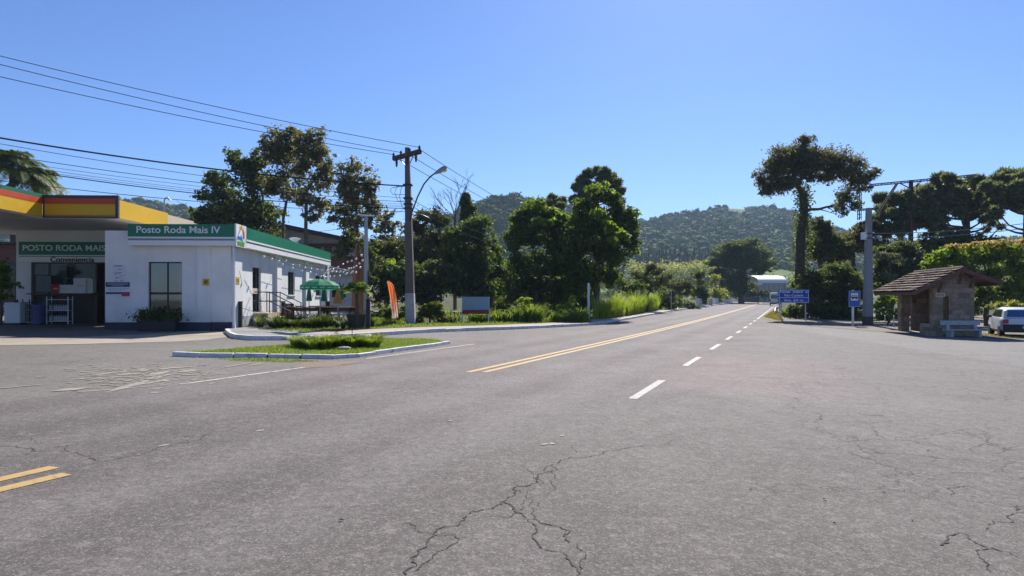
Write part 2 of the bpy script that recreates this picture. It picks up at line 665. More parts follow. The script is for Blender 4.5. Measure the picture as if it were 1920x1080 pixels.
# the ground: one sheet reaching the hills
xs = np.concatenate([np.linspace(-620, -120, 12), np.arange(-110, 116, 5), np.linspace(125, 900, 18)])
ys = np.concatenate([np.linspace(-150, -25, 6), np.arange(-20, 205, 5), np.linspace(220, 700, 16)])
X, Yg = np.meshgrid(xs, ys, indexing='ij')
Zg = gz(X, Yg) - 0.03
V = np.stack([X.ravel(), Yg.ravel(), Zg.ravel()], 1)
nx, ny = len(xs), len(ys)
idx = np.arange(nx * ny).reshape(nx, ny)
Fq = np.stack([idx[:-1, :-1].ravel(), idx[1:, :-1].ravel(), idx[1:, 1:].ravel(), idx[:-1, 1:].ravel()], 1)
g = mesh_obj('ground', np_mesh('ground', V, Fq), SOIL, smooth=True)
g['kind'] = 'structure'

# asphalt apron: forecourt on the left, bus bay on the right, junction in front
lot = [(-70, -18), (48, -18)]
lot += [at(x, y)[:2] for x, y in ((2300, 648), (1925, 639), (1840, 634), (1700, 626), (1600, 618), (1520, 612), (1478, 607), (1448, 602), (1434, 596), (1427, 590))]
s1, n1_ = road_sn(at(1427, 590))
for s_ in range(int(s1) + 2, 30, 4):
    lot.append(road_pt(s_, n1_ * 0.8 + 1)[:2])
e = road_pt(62, 5.0)
lot.append(e[:2])
lot += [road_pt(62, -7.4)[:2], at(1021, 612)[:2], at(819, 618)[:2], at(560, 630)[:2], at(440, 618)[:2], G(430, 36)[:2], G(240, 46)[:2], (-70, 46)]
sheet('forecourt', lot, 0.0, ASPHLOT, 3.0)
# main road
L, R = [], []
for s_ in range(-60, 301, 2):
    if s_ < 2:
        nl = -4.35
    else:
        nl = -7.0 if s_ > 40 else -4.35 - 2.65 * min(1, max(0, (s_ - 2)) / 20)
    L.append(road_pt(s_, nl, 0.004))
    nr = 12.0 if s_ < 9 else (12.0 - 7.2 * min(1, (s_ - 9) / 26) if s_ < 35 else 4.8)
    R.append(road_pt(s_, nr, 0.004))
# several columns so that the sheet follows the terrain
vs, fs = [], []
K = 8
for a, b in zip(L, R):
    for k in range(K + 1):
        q = a.lerp(b, k / K)
        vs.append((q.x, q.y, gz(q.x, q.y) + 0.004))
for i in range(len(L) - 1):
    for k in range(K):
        a = i * (K + 1) + k
        fs.append((a, a + 1, a + K + 2, a + K + 1))
me = bpy.data.meshes.new('road')
me.from_pydata(vs, [], fs)
r = mesh_obj('road', me, ASPH)
r['kind'] = 'structure'


# painted markings, each a worn sheet of its own
def paint(name, col, wear):
    t = NT(name)
    p = t.pos()
    n = t.noise(p, 9, 5, 0.75)
    n2 = t.noise(p, 60, 3, 0.7)
    f = t.m('MAXIMUM', t.rng(n, 0.66 - wear * 0.5, 0.74 - wear * 0.4, 0, 0.95), t.rng(n2, 0.6 - wear * 0.2, 0.72, 0, 0.55))
    c = t.mix(f, (*col, 1), (0.15, 0.135, 0.128, 1))
    return t.done(t.bsdf(c, 0.75, 0, 0.3, t.bump(n2, 0.4, 0.006)))


YEL = paint('yellow_road_paint', (0.44, 0.29, 0.105), 0.2)
WHI = paint('white_road_paint', (0.35, 0.335, 0.31), 0.26)
WORN = paint('worn_white_paint', (0.46, 0.42, 0.37), 0.36)
CREAM = paint('cream_edge_paint', (0.40, 0.355, 0.27), 0.3)


def mark(name, s0, s1, n0, n1, mat, step=1.0, dz=0.009):
    k = max(1, int(math.ceil((s1 - s0) / step)))
    A = [road_pt(s0 + (s1 - s0) * i / k, n0, dz) for i in range(k + 1)]
    B = [road_pt(s0 + (s1 - s0) * i / k, n1, dz) for i in range(k + 1)]
    return strip(name, A, B, mat)


sL, nL = road_sn(at(879, 698))
sR, nR = road_sn(at(905, 699))
sE, nE = road_sn(at(125, 889))
for nm_ in (nL, nR):
    c0 = nm_
    mark('centre_line', 0.0 if nm_ == nL else 0.15, 230, c0 - 0.075, c0 + 0.075, YEL)
sE1, nE1 = road_sn(at(103, 877))
sE2, nE2 = road_sn(at(125, 890))
mark('centre_line', -30, sE1, nE1 - 0.08, nE1 + 0.07, YEL)
mark('centre_line', -30, sE2, nE2 - 0.08, nE2 + 0.07, YEL)
sd0, nd0 = road_sn(at(1180, 748))
sd1, nd1 = road_sn(at(1237, 712))
sd2, _ = road_sn(at(1275, 686))
cyc = sd2 - sd0
dl = sd1 - sd0
for i in range(14):
    mark('lane_line', sd0 + cyc * i, sd0 + cyc * i + dl * random.uniform(0.90, 1.04), nd0 - 0.02, nd0 + 0.13, WHI, 0.7)
q0, q1 = at(684, 673), at(850, 648)
a_, b_ = road_sn(q0), road_sn(q1)
mark('edge_line', a_[0], b_[0] + 1.0, a_[1] - 0.02, a_[1] + 0.1, CREAM)
a_, b_ = road_sn(at(335, 721)), road_sn(at(560, 689))
mark('edge_line', a_[0], b_[0], a_[1] - 0.02, a_[1] + 0.1, WORN)
a_ = road_sn(at(1421, 597))
mark('edge_line', a_[0], a_[0] + 110, a_[1] - 0.05, a_[1] + 0.08, WHI)

# ---- cracks: the long dark fissures in the asphalt, thin sunken strips of bitumen and dirt
CRACK = pm('crack_dirt', (0.045, 0.041, 0.038), 0.95, 0.3, 8)


def jag(a, b, depth, amp):
    if depth == 0:
        return [a]
    mid = (a + b) / 2
    d = b - a
    mid = mid + Vector((-d.y, d.x)) * random.uniform(-amp, amp)
    return jag(a, mid, depth - 1, amp) + jag(mid, b, depth - 1, amp)


def crack_strip(mb, pix, w0, w1, amp=0.22, dz=0.0085):
    pts = [Vector(at(x, y)[:2]) for x, y in pix]
    line = []
    for i in range(len(pts) - 1):
        dp = 4 if (pts[i + 1] - pts[i]).length > 0.25 else 3
        line += jag(pts[i], pts[i + 1], dp, amp)
    line.append(pts[-1])
    L, R = [], []
    n = len(line)
    for i, p in enumerate(line):
        d = (line[min(n - 1, i + 1)] - line[max(0, i - 1)]).normalized()
        k = 0.85 * (w0 + (w1 - w0) * i / n) * random.uniform(0.2, 1.7) * min(1, (n - 1 - i) / 4 + 0.15)
        q = Vector((-d.y, d.x)) * k / 2
        for s_, lst in ((1, L), (-1, R)):
            v = p + q * s_
            lst.append((v.x, v.y, gz(v.x, v.y) + dz))
    vs, fs = [], []
    for a, b in zip(L, R):
        vs += [a, b]
    for i in range(n - 1):
        fs.append((2 * i, 2 * i + 1, 2 * i + 3, 2 * i + 2))
    mb.add(vs, fs)


cr = MB()
main_c = [(762, 1079), (800, 1020), (862, 985), (905, 957), (940, 942), (962, 915), (985, 913), (1008, 895), (1035, 873), (1070, 858), (1128, 852), (1170, 842), (1262, 838), (1310, 820)]
crack_strip(cr, main_c, 0.016, 0.008)
for pix, w in (([(938, 942), (966, 960), (985, 970), (1004, 990), (1045, 1035), (1068, 1052), (1080, 1085)], 0.014),
               ([(1004, 975), (1030, 985), (1070, 997), (1085, 1030), (1088, 1080)], 0.012),
               ([(855, 1004), (815, 1004), (780, 988), (745, 980)], 0.010),
               ([(852, 1006), (838, 1030), (790, 1060), (765, 1075)], 0.009),
               ([(918, 968), (945, 972), (968, 962), (975, 947), (1000, 932)], 0.008),
               ([(1000, 975), (1000, 955), (995, 938), (1004, 915)], 0.008),
               ([(1000, 898), (988, 882), (984, 870)], 0.008),
               ([(1036, 872), (1040, 895), (1030, 925), (1005, 934)], 0.008),
               ([(962, 915), (975, 925), (985, 924)], 0.008), ([(1008, 893), (1020, 905), (1018, 915)], 0.006),
               ([(1066, 860), (1055, 852)], 0.007), ([(1080, 850), (1070, 838), (1082, 835)], 0.007),
               ([(973, 913), (972, 900)], 0.006), ([(925, 940), (915, 935)], 0.006), ([(890, 957), (868, 962)], 0.006),
               ([(1090, 826), (1130, 830), (1180, 834), (1240, 850)], 0.006), ([(1200, 788), (1230, 800), (1270, 822)], 0.006),
               ([(1160, 842), (1190, 845), (1230, 840)], 0.005),
               ([(1762, 1024), (1800, 1000), (1860, 1030), (1856, 1075)], 0.016), ([(1858, 1028), (1920, 1050)], 0.012),
               ([(1850, 985), (1900, 980), (1925, 960)], 0.014), ([(1862, 1000), (1858, 987)], 0.01), ([(1905, 958), (1925, 950)], 0.012),
               ([(1780, 930), (1810, 912), (1850, 920)], 0.010), ([(1640, 868), (1690, 880), (1770, 905), (1830, 912)], 0.008),
               ([(1470, 740), (1530, 790), (1600, 830), (1645, 868)], 0.007),
               ([(1700, 825), (1760, 838), (1830, 850), (1925, 862)], 0.008), ([(1825, 846), (1850, 825), (1830, 805), (1860, 790)], 0.008),
               ([(0, 838), (60, 848), (130, 835), (200, 866), (300, 842), (400, 812), (560, 775), (700, 738), (880, 708)], 0.010),
               ([(30, 820), (60, 845), (72, 858)], 0.008), ([(348, 818), (354, 832)], 0.008)):
    crack_strip(cr, pix, w, w * 0.6)
me = bpy.data.meshes.new('cracks')
me.from_pydata(cr.v, [], cr.f)
o = mesh_obj('cracks', me, CRACK)
tag(o, 'dark branching cracks in the asphalt', 'cracks', kind='stuff')

# ---- broken paving on the left: pale flakes of the old surface showing through
PALE = pm('pale_old_paving', (0.27, 0.245, 0.20), 0.9, 0.3, 5, bump=0.5, bscale=30)
fl = MB()
rr = random.Random(5)


def flake(px, py, ln, wd, ang=None):
    c = at(px, py)
    a = (ang if ang is not None else RANG + rr.uniform(-0.5, 0.5))
    n = rr.randint(6, 9)
    pts = []
    for k in range(n):
        th = 2 * math.pi * k / n
        q = Vector((math.sin(th) * wd * rr.uniform(0.5, 1.1), math.cos(th) * ln * rr.uniform(0.5, 1.1)))
        x = c.x + q.x * math.cos(a) + q.y * math.sin(a)
        y = c.y - q.x * math.sin(a) + q.y * math.cos(a)
        pts.append((x, y, gz(x, y) + 0.0095 + 0.0001 * rr.random()))
    fl.add(pts, [tuple(range(n))])


for px, py, ln, wd in ((130, 731, 0.35, 0.16), (250, 722, 1.1, 0.10), (290, 717, 0.6, 0.09), (200, 701, 0.5, 0.1), (270, 694, 0.35, 0.12), (180, 733, 0.5, 0.07),
                       (20, 727, 0.9, 0.05), (330, 690, 0.5, 0.14), (350, 696, 0.3, 0.2), (300, 700, 0.4, 0.15), (240, 702, 0.3, 0.12), (440, 686, 0.7, 0.08), (480, 684, 0.5, 0.07)):
    flake(px, py, ln, wd)
for _ in range(260):
    flake(rr.gauss(270, 80), rr.gauss(704, 10), rr.uniform(0.03, 0.17), rr.uniform(0.02, 0.07))
for px, py in ((1053, 818), (1022, 834), (845, 790), (1035, 833), (760, 735), (302, 837), (310, 836), (484, 809), (491, 808), (745, 734), (838, 738)):
    flake(px, py, 0.07, 0.035)
me = bpy.data.meshes.new('broken_paving')
me.from_pydata(fl.v, [], fl.f)
o = mesh_obj('broken_paving', me, PALE)
tag(o, 'pale flakes of broken paving left of the road', 'broken paving', kind='stuff')

# orange-brown soil by the island nose
DIRT = pm('orange_soil', (0.18, 0.135, 0.098), 0.95, 0.3, 4, bump=0.4)
sheet('soil_patch', [at(x, y)[:2] for x, y in ((545, 689), (570, 691), (600, 687), (628, 688), (645, 682), (680, 680), (668, 677), (640, 679), (615, 677), (590, 680), (572, 679), (560, 684))], 0.0075, DIRT, 0.6)


# ---- kerbs
def resample(pts, step):
    out = [pts[0]]
    acc = 0.0
    for a, b in zip(pts[:-1], pts[1:]):
        d = (b - a).length
        t = step - acc
        while t < d:
            out.append(a.lerp(b, t / d))
            t += step
        acc = (acc + d) % step
    out.append(pts[-1])
    return out


def smooth_path(pts, it=2):
    for _ in range(it):
        q = [pts[0]]
        for a, b in zip(pts[:-1], pts[1:]):
            q += [a.lerp(b, 0.25), a.lerp(b, 0.75)]
        q.append(pts[-1])
        pts = q
    return pts


def kerb(name, path, w, h, mat, inner, step=1.0, gap=0.022):
    """path: 2D outer edge; inner: +1 when the pavement lies to the left of the walking direction"""
    pts = resample(path, step)
    mb = MB()
    for a, b in zip(pts[:-1], pts[1:]):
        d = (b - a)
        if d.length < 0.1:
            continue
        d.normalize()
        a2, b2 = a + d * gap, b - d * gap
        n = Vector((-d.y, d.x)) * inner * w
        hh = h + random.uniform(-0.012, 0.012)
        j = Vector((random.uniform(-.008, .008), random.uniform(-.008, .008)))
        base = [(p.x + j.x, p.y + j.y, gz(p.x, p.y) - 0.06) for p in (a2, b2, b2 + n, a2 + n)]
        tilt = 0.012
        bat = n.normalized() * 0.02
        top = [a2 + bat, b2 + bat, b2 + n, a2 + n]
        up = [(p.x + j.x, p.y + j.y, gz(p.x, p.y) + hh) for p in top]
        mb.add(base + up, [(3, 2, 1, 0), (4, 5, 6, 7), (0, 1, 5, 4), (1, 2, 6, 5), (2, 3, 7, 6), (3, 0, 4, 7)])
    o = mb.build(name, mat, bevel=0.012)
    o['kind'] = 'structure'
    return o


KERBW = pm('whitewashed_kerb', (0.66, 0.645, 0.63), 0.85, 0.25, 2.6, bump=0.3, bscale=25, dirt=0.75, dirtcol=(0.17, 0.155, 0.14))
kp = [(421, 623), (427, 631), (440, 636), (460, 638.5), (545, 638), (620, 636), (691, 631), (819, 622.5), (963, 618), (1021, 615), (1080, 612.3), (1115, 609.5), (1150, 604.5), (1209, 593.5), (1262, 583.5)]
KPATH = [Vector(at(x, y)[:2]) for x, y in kp]
# beyond the bend the kerb runs along the road
s_end, n_end = road_sn(KPATH[-1])
for s_ in range(int(s_end) + 6, 220, 6):
    k = min(1, (s_ - s_end) / 40)
    KPATH.append(Vector(road_pt(s_, n_end * (1 - k) + (-6.4) * k)[:2]))
KS = smooth_path(KPATH, 2)
kerb('kerb', KS, 0.17, 0.15, KERBW, 1, 1.1)


def offset(path, d):
    out = []
    for i, p in enumerate(path):
        a = path[max(0, i - 1)]
        b = path[min(len(path) - 1, i + 1)]
        t = (b - a).normalized()
        out.append(p + Vector((-t.y, t.x)) * d)
    return out


SIDEW = pm('pinkish_paving', (0.36, 0.28, 0.24), 0.9, 0.22, 1.3, bump=0.3, bscale=30, dirt=0.3, dirtcol=(0.22, 0.19, 0.16))
SIDEC = pm('grey_paving', (0.24, 0.235, 0.225), 0.9, 0.2, 0.9, bump=0.3, bscale=30, dirt=0.3)
i0 = min(range(len(KS)), key=lambda i: abs(KS[i].x - at(640, 635).x) + abs(KS[i].y - at(640, 635).y))
KR = KS[i0:]


def raised(path, dz):
    return [Vector((p.x, p.y, gz(p.x, p.y) + dz)) for p in path]


strip('pavement', raised(offset(KR, 0.168), 0.138), raised(offset(KR, 1.9), 0.138), SIDEW)
iv = min(range(len(KS)), key=lambda i: (KS[i] - Vector(at(705, 631)[:2])).length)
KV = KS[iv:]
V0 = [offset(KV, d_) for d_ in (1.9, 3.5, 6, 10, 16)]
for k in range(4):
    strip('verge', raised(V0[k], 0.145), raised(V0[k + 1], 0.145), LAWN if k < 1 else SOIL)
# pavement round the corner building
KLi = offset(KS[:i0 + 1], 0.166)
C0 = at(433, 621)
polyA = [p for p in KLi] + [Vector(at(690, 614, 0.138)[:2]), Vector(G(706, 40)[:2]), Vector(G(700, 62)[:2]), Vector(G(600, 62)[:2]), Vector((C0.x - 1.2, C0.y + 3)), Vector((C0.x - 0.2, C0.y + 0.1))]
sheet('corner_pavement', polyA, 0.137, SIDEC, 1.5)
bedp = [(484, 617.5), (520, 618.5), (600, 618), (700, 616.5), (702, 611), (600, 610.5), (510, 610), (486, 613)]
sheet('planting_bed', [at(x, y, 0.138)[:2] for x, y in bedp], 0.155, pm('dark_bed_soil', (0.05, 0.038, 0.028), 0.95, 0.4, 6, bump=0.6), 0.8)
# sunlit concrete ramp left of the kerb end
RAMP = pm('sandy_concrete', (0.33, 0.285, 0.22), 0.9, 0.3, 1.0, bump=0.3, bscale=30, dirt=0.3)
sheet('ramp', [at(x, y)[:2] for x, y in ((424, 632), (390, 637), (330, 640.5), (240, 643), (120, 646), (-60, 648), (-60, 636), (150, 632), (250, 628), (430, 618))], 0.006, RAMP, 1.5)

# traffic island
isl_f = [(321, 668), (345, 670), (400, 670), (470, 671), (560, 672), (625, 674), (655, 673), (700, 667), (760, 658), (810, 651), (846, 645.5)]
isl_b = [(846, 645.5), (815, 639), (760, 637.5), (690, 638), (600, 643), (540, 649), (470, 656), (400, 661), (350, 664), (321, 668)]
IF = smooth_path([Vector(at(x, y)[:2]) for x, y in isl_f], 1)
IB = smooth_path([Vector(at(x, y)[:2]) for x, y in isl_b], 1)
kerb('island_kerb', IF, 0.15, 0.105, KERBW, 1, 0.85)
kerb('island_kerb', IB, 0.12, 0.06, KERBW, 1, 0.9)
sheet('island_lawn', [p for p in offset(IF, 0.14)] + [p for p in offset(IB, 0.1)][1:-1], 0.075, LAWN, 0.8)

# right hand roadside: dry grass wedge and packed earth
DRY = pm('dry_grass_soil', (0.17, 0.14, 0.07), 0.95, 0.35, 2.0, bump=0.6, bscale=20)
EARTH = pm('packed_earth', (0.15, 0.125, 0.10), 0.95, 0.3, 1.5, bump=0.6, bscale=20)
sheet('roadside_earth', [at(x, y)[:2] for x, y in ((1447, 602), (1478, 607), (1520, 612), (1600, 618), (1700, 626), (1840, 634), (1925, 639), (2300, 648))] +
      [G(2300, 70)[:2], G(1460, 80)[:2]], 0.012, EARTH, 4.0)
sheet('roadside_grass', [at(x, y)[:2] for x, y in ((1427, 596), (1447, 602), (1470, 605), (1466, 590), (1459, 577), (1449, 578))], 0.018, DRY, 2.0)
# ------------------------------------------------------------------ FILLING STATION SHOP (left)
TH = 0.048
BO = Vector((C0.x, C0.y, C0.z))


def onplane(px, py, loc, rz, axis, val):
    """where the sight line through a pixel meets the plane local[axis] = val of a thing at loc turned by rz"""
    M = Matrix.Rotation(-rz, 3, 'Z')
    o = M @ (Vector((0, 0, CAMH)) - Vector(loc))
    d = M @ Vector(((px - 960) / FPX, 1, (HOR - py) / FPX))
    t = (val - o[axis]) / d[axis]
    return o + d * t


def fr(px, py, y=0.0):
    return onplane(px, py, BO, TH, 1, y)


def sd(px, py, x=0.0):
    return onplane(px, py, BO, TH, 0, x)


def wl(p):
    """local point of the station to the world"""
    return Matrix.Translation(BO) @ (Matrix.Rotation(TH, 4, 'Z') @ Vector(p))


def zl(p):
    """local ground height under a local point"""
    w = wl(p)
    return gz(w.x, w.y) - BO.z


shop = thing('convenience_shop', 'single-storey white filling station shop with green fascia and dark blue plinth', 'building', BO, TH)
zt = fr(300, 420, -0.4).z
zb = fr(300, 460, -0.4).z
xw = fr(197, 540).x                       # left end of the white front
LEN = sd(621, 490, 0.42).y                # depth of the side
rec = 5.2                                 # recess of the shop front beneath the canopy
xs_l = fr(38, 540, rec).x - 0.2
WT = 0.25


def wall_with_holes(mb, axis, c0, c1, z0, z1, holes, off, thick):
    """wall along x (axis 0, at y=off..off+thick) or along y (axis 1, at x=off-thick..off); holes: (a0,a1,z0,z1)"""
    cuts = sorted({c0, c1, *[h[0] for h in holes], *[h[1] for h in holes]})
    for a, b in zip(cuts[:-1], cuts[1:]):
        hs = [h for h in holes if h[0] <= a + 1e-6 and h[1] >= b - 1e-6]
        segs = [(z0, z1)]
        for h in hs:
            nxt = []
            for s0, s1 in segs:
                if h[2] > s0:
                    nxt.append((s0, min(h[2], s1)))
                if h[3] < s1:
                    nxt.append((max(h[3], s0), s1))
            segs = nxt
        for s0, s1 in segs:
            if s1 - s0 > 1e-4:
                if axis == 0:
                    mb.span((a, off, s0), (b, off + thick, s1))
                else:
                    mb.span((off - thick, a, s0), (off, b, s1))


wx0, wx1 = fr(278, 540).x, fr(341, 540).x
wz1 = fr(300, 491).z
wz0 = 0.45
w = MB()
wall_with_holes(w, 0, xw, 0, 0.0, zt - 0.25, [(wx0, wx1, wz0, wz1)], 0, WT)
d0, d1 = sd(473.5, 540).y, sd(489, 540).y
dz1, dz0 = sd(473.5, 500.7).z, sd(473.5, 586.5).z
s0, s1 = sd(540, 530).y, sd(552.7, 530).y
sz1, sz0 = sd(540, 509.3).z, sd(540, 552.7).z
v0, v1 = sd(592, 530).y, sd(601.5, 530).y
vz1, vz0 = sd(592, 517).z, sd(592, 554.5).z
wall_with_holes(w, 1, WT, LEN - 0.3, 0.0, zt - 0.25, [(d0, d1, dz0, dz1), (s0, s1, sz0, sz1), (v0, v1, vz0, vz1)], 0, WT)
# return wall of the recess, back walls
w.span((xw, WT, 0), (xw + WT, rec, zt - 0.25))
w.span((xw, LEN - 0.3 - WT, 0), (-WT, LEN - 0.3, zt - 0.25))
hz0, hz1 = fr(150, 600, rec).z, fr(150, 492, rec).z
hx0, hx1 = fr(58, 540, rec).x, xw - 0.02
wall_with_holes(w, 0, xs_l, xw + WT, zl((xs_l, rec, 0)) * 0, zt + 1.0, [(hx0, hx1, 0.05, hz1)], rec, WT)
w.span((xs_l, rec + WT, 0), (xs_l + WT, LEN - 0.3, zt))
w.span((xs_l, LEN - 0.3 - WT, 0), (xw, LEN - 0.3, zt))
w.build('wall', WALLW, shop)
# pilasters
for a, b in ((441.5, 454), (520, 528.5), (574, 579.8), (606, 609.5)):
    y0, y1 = sd(a, 530, 0.14).y, sd(b, 530, 0.14).y
    MB().span((0.0, y0, 0), (0.14, y1, zt - 0.3)).build('pilaster', WALLW, shop)
px0, px1 = fr(369, 540, -0.08).x, fr(395, 540, -0.08).x
MB().span((px0, -0.08, 0), (px1, 0, zb + 0.05)).build('pilaster', WALLW, shop)
# plinth
pl = MB()
pz = fr(430, 604).z
pl.span((fr(232, 540).x, -0.05, -0.3), (0.05, -0.002, pz))
pl.span((xw, -0.03, -0.3), (fr(232, 540).x, -0.002, pz))
pl.span((px0 - 0.03, -0.13, -0.3), (px1 + 0.03, -0.05, pz))
pl.build('plinth', NAVY, shop)
MB().span((0.003, 0.5, -0.2), (0.035, LEN - 0.3, 0.62)).build('plinth', pm('damp_stained_render', (0.42, 0.42, 0.43), 0.85, 0.3, 1.5, dirt=0.6, dirtcol=(0.16, 0.16, 0.16)), shop)
# roof slab, sheet roof
MB().span((xw + 0.05, 0.2, zt - 0.36), (-0.05, LEN - 0.4, zt - 0.26)).build('roof', pm('roof_sheet', (0.4, 0.4, 0.4), 0.6), shop)
MB().span((xs_l, rec, zt + 0.9), (xw + 0.3, LEN - 0.4, zt + 0.98)).build('roof', pm('roof_sheet', (0.4, 0.4, 0.4), 0.6), shop)


def window_at(axis, a0, a1, z0, z1, off, split=None, vsplit=None, frame=DARKMETAL, deep=0.1):
    f = MB()
    t = 0.05

    def bx(a, b, c, d):
        if axis == 0:
            f.span((a, off + deep, c), (b, off + deep + 0.06, d))
        else:
            f.span((off - deep - 0.06, a, c), (off - deep, b, d))
    bx(a0, a0 + t, z0, z1)
    bx(a1 - t, a1, z0, z1)
    bx(a0 + t, a1 - t, z1 - t, z1)
    bx(a0 + t, a1 - t, z0, z0 + t)
    if split:
        bx(a0 + t, a1 - t, split - 0.05, split + 0.05)
    if vsplit:
        bx(vsplit - 0.03, vsplit + 0.03, z0 + t, z1 - t) if not split else (bx(vsplit - 0.03, vsplit + 0.03, split + 0.05, z1 - t), bx(vsplit - 0.03, vsplit + 0.03, z0 + t, split - 0.05))
    fo = f.build('window', frame, shop)
    g = MB()
    if axis == 0:
        g.span((a0 + t, off + deep + 0.02, z0 + t), (a1 - t, off + deep + 0.035, z1 - t))
    else:
        g.span((off - deep - 0.035, a0 + t, z0 + t), (off - deep - 0.02, a1 - t, z1 - t))
    g.build('pane', GLASS, fo)
    return fo


REFL = pm('reflective_glass', (0.012, 0.014, 0.016), 0.03, 0.0, spec=1.0)
REFL.node_tree.nodes['Principled BSDF'].inputs['Coat Weight'].default_value = 1.0
REFL.node_tree.nodes['Principled BSDF'].inputs['Coat IOR'].default_value = 1.5
REFL.node_tree.nodes['Principled BSDF'].inputs['Coat Roughness'].default_value = 0.02
fo = window_at(0, wx0, wx1, wz0, wz1, 0, split=fr(300, 550).z, vsplit=wx0 + 0.55 * (wx1 - wx0))
fo.children[0].data.materials[0] = REFL
window_at(1, s0, s1, sz0, sz1, 0)
fo3 = window_at(1, v0, v1, vz0, vz1, 0)
MB().span((-0.02, s0 - 0.08, sz0 - 0.07), (0.07, s1 + 0.08, sz0 - 0.002)).build('window_sill', WHITE, shop)
MB().span((-0.02, v0 - 0.08, vz0 - 0.07), (0.07, v1 + 0.08, vz0 - 0.002)).build('window_sill', WHITE, shop)
MB().span((-0.02, v0 + 0.1, vz1 - 0.45), (0.24, v1 - 0.05, vz1 - 0.02)).build('vent_box', DARKMETAL, shop)
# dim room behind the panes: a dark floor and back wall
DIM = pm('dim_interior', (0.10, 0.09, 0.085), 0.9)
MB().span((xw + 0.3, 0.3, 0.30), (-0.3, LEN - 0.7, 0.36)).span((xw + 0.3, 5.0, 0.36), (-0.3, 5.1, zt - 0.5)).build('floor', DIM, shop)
# door leaf of the side entrance
dm = MB().span((-0.16, d0, dz0), (-0.10, d0 + 0.06, dz1)).span((-0.16, d1 - 0.06, dz0), (-0.10, d1, dz1)).span((-0.16, d0 + 0.06, dz1 - 0.06), (-0.10, d1 - 0.06, dz1)).span((-0.16, d0 + 0.06, dz0), (-0.10, d1 - 0.06, dz0 + 0.06))
do = dm.build('door', DARKMETAL, shop)
MB().span((-0.14, d0 + 0.06, dz0 + 0.06), (-0.125, d1 - 0.06, dz1 - 0.06)).build('pane', GLASS, do)
MB().span((-0.12, d0 + 0.10, sd(478, 545).z - 0.14), (-0.09, d1 - 0.12, sd(478, 545).z + 0.12)).build('notice', pm('pink_cream_notice', (0.6, 0.48, 0.4), 0.7), do)
MB().bar((-0.07, d0 + 0.15, dz0 + 0.9), (-0.07, d0 + 0.15, dz0 + 1.3), 0.03).build('handle', STEEL, do)
# rain pipes
rp = MB()
for (x, y) in ((0.12, 0.12),):
    rp.tube([(x, -0.02, zb), (x, -0.02, 0.55), (x + 0.04, -0.06, 0.2), (x + 0.12, -0.16, 0.05)], 0.055, 10)
rp.build('rain_pipe', WHITEPLAST, shop, smooth=True)
yy = sd(616.5, 540, 0.12).y
rp = MB().tube([(0.1, yy, zb + 0.1), (0.1, yy, 0.2), (0.2, yy - 0.1, 0.05)], 0.06, 10).tube([(0.02, yy - 0.9, zb - 0.5), (0.25, yy - 0.9, zb - 0.52), (0.25, yy - 0.9, zb - 2.2)], 0.04, 8)
rp.build('rain_pipe', WHITEPLAST, shop, smooth=True)
# shop front under the canopy: mullioned glazing, door opening
sf = MB()
zs = fr(100, 550, rec).z
for xx in (hx0 + 0.05, fr(90, 540, rec).x, fr(178, 540, rec).x, hx1 - 0.05):
    sf.span((xx - 0.04, rec + 0.08, 0.06), (xx + 0.04, rec + 0.16, hz1))
sf.span((hx0, rec + 0.065, zs - 0.10), (hx1, rec + 0.18, zs)).span((hx0, rec + 0.09, hz1 - 0.07), (hx1, rec + 0.15, hz1 - 0.001))
sf.build('shop_front_frame', pm('brown_frame', (0.10, 0.07, 0.05), 0.5), shop)
MB().span((hx0, rec + 0.2, 0.05), (fr(178, 540, rec).x - 0.05, rec + 0.24, zs - 0.12)).build('panel', pm('dark_brown_panel', (0.06, 0.045, 0.04), 0.6), shop)
MB().span((hx0 + 0.1, rec + 0.11, zs + 0.02), (fr(178, 540, rec).x - 0.05, rec + 0.125, hz1 - 0.02)).build('shop_window', GLASS, shop)
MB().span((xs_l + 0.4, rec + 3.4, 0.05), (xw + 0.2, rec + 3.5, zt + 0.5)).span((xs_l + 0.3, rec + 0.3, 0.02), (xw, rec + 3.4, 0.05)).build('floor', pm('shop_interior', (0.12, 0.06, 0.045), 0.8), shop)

# ---- fascia signs
fs = thing('fascia_sign', 'green fascia sign with white lettering across the shaded white shop front', 'sign', BO, TH)
fx0, fx1 = fr(239.5, 440, -0.42).x, 0.32
zg = fr(300, 443.8, -0.42).z
zk0, zk1 = fr(300, 450.7, -0.42).z, fr(300, 447, -0.42).z
MB().span((fx0, -0.42, zg), (fx1, -0.05, zt)).build('green_board', GREENS, fs)
MB().span((fx0, -0.425, zk1), (fx1, -0.05, zg)).span((fx0, -0.425, zb), (fx1, -0.05, zk0)).build('white_band', WHITE, fs)
GREYB = pm('grey_band_paint', (0.25, 0.25, 0.29), 0.6, 0.05)
MB().span((fx0, -0.405, zk0), (fx1, -0.05, zk1)).build('grey_band', GREYB, fs)
SIGNW = pm('sign_letter_white', (0.8, 0.8, 0.8), 0.5, 0.03)
xa, xb = fr(256, 430, -0.43).x, fr(413, 430, -0.43).x
zc = (fr(300, 424.5, -0.43).z + fr(300, 436.5, -0.43).z) / 2
hh = fr(300, 424.5, -0.43).z - fr(300, 436.5, -0.43).z


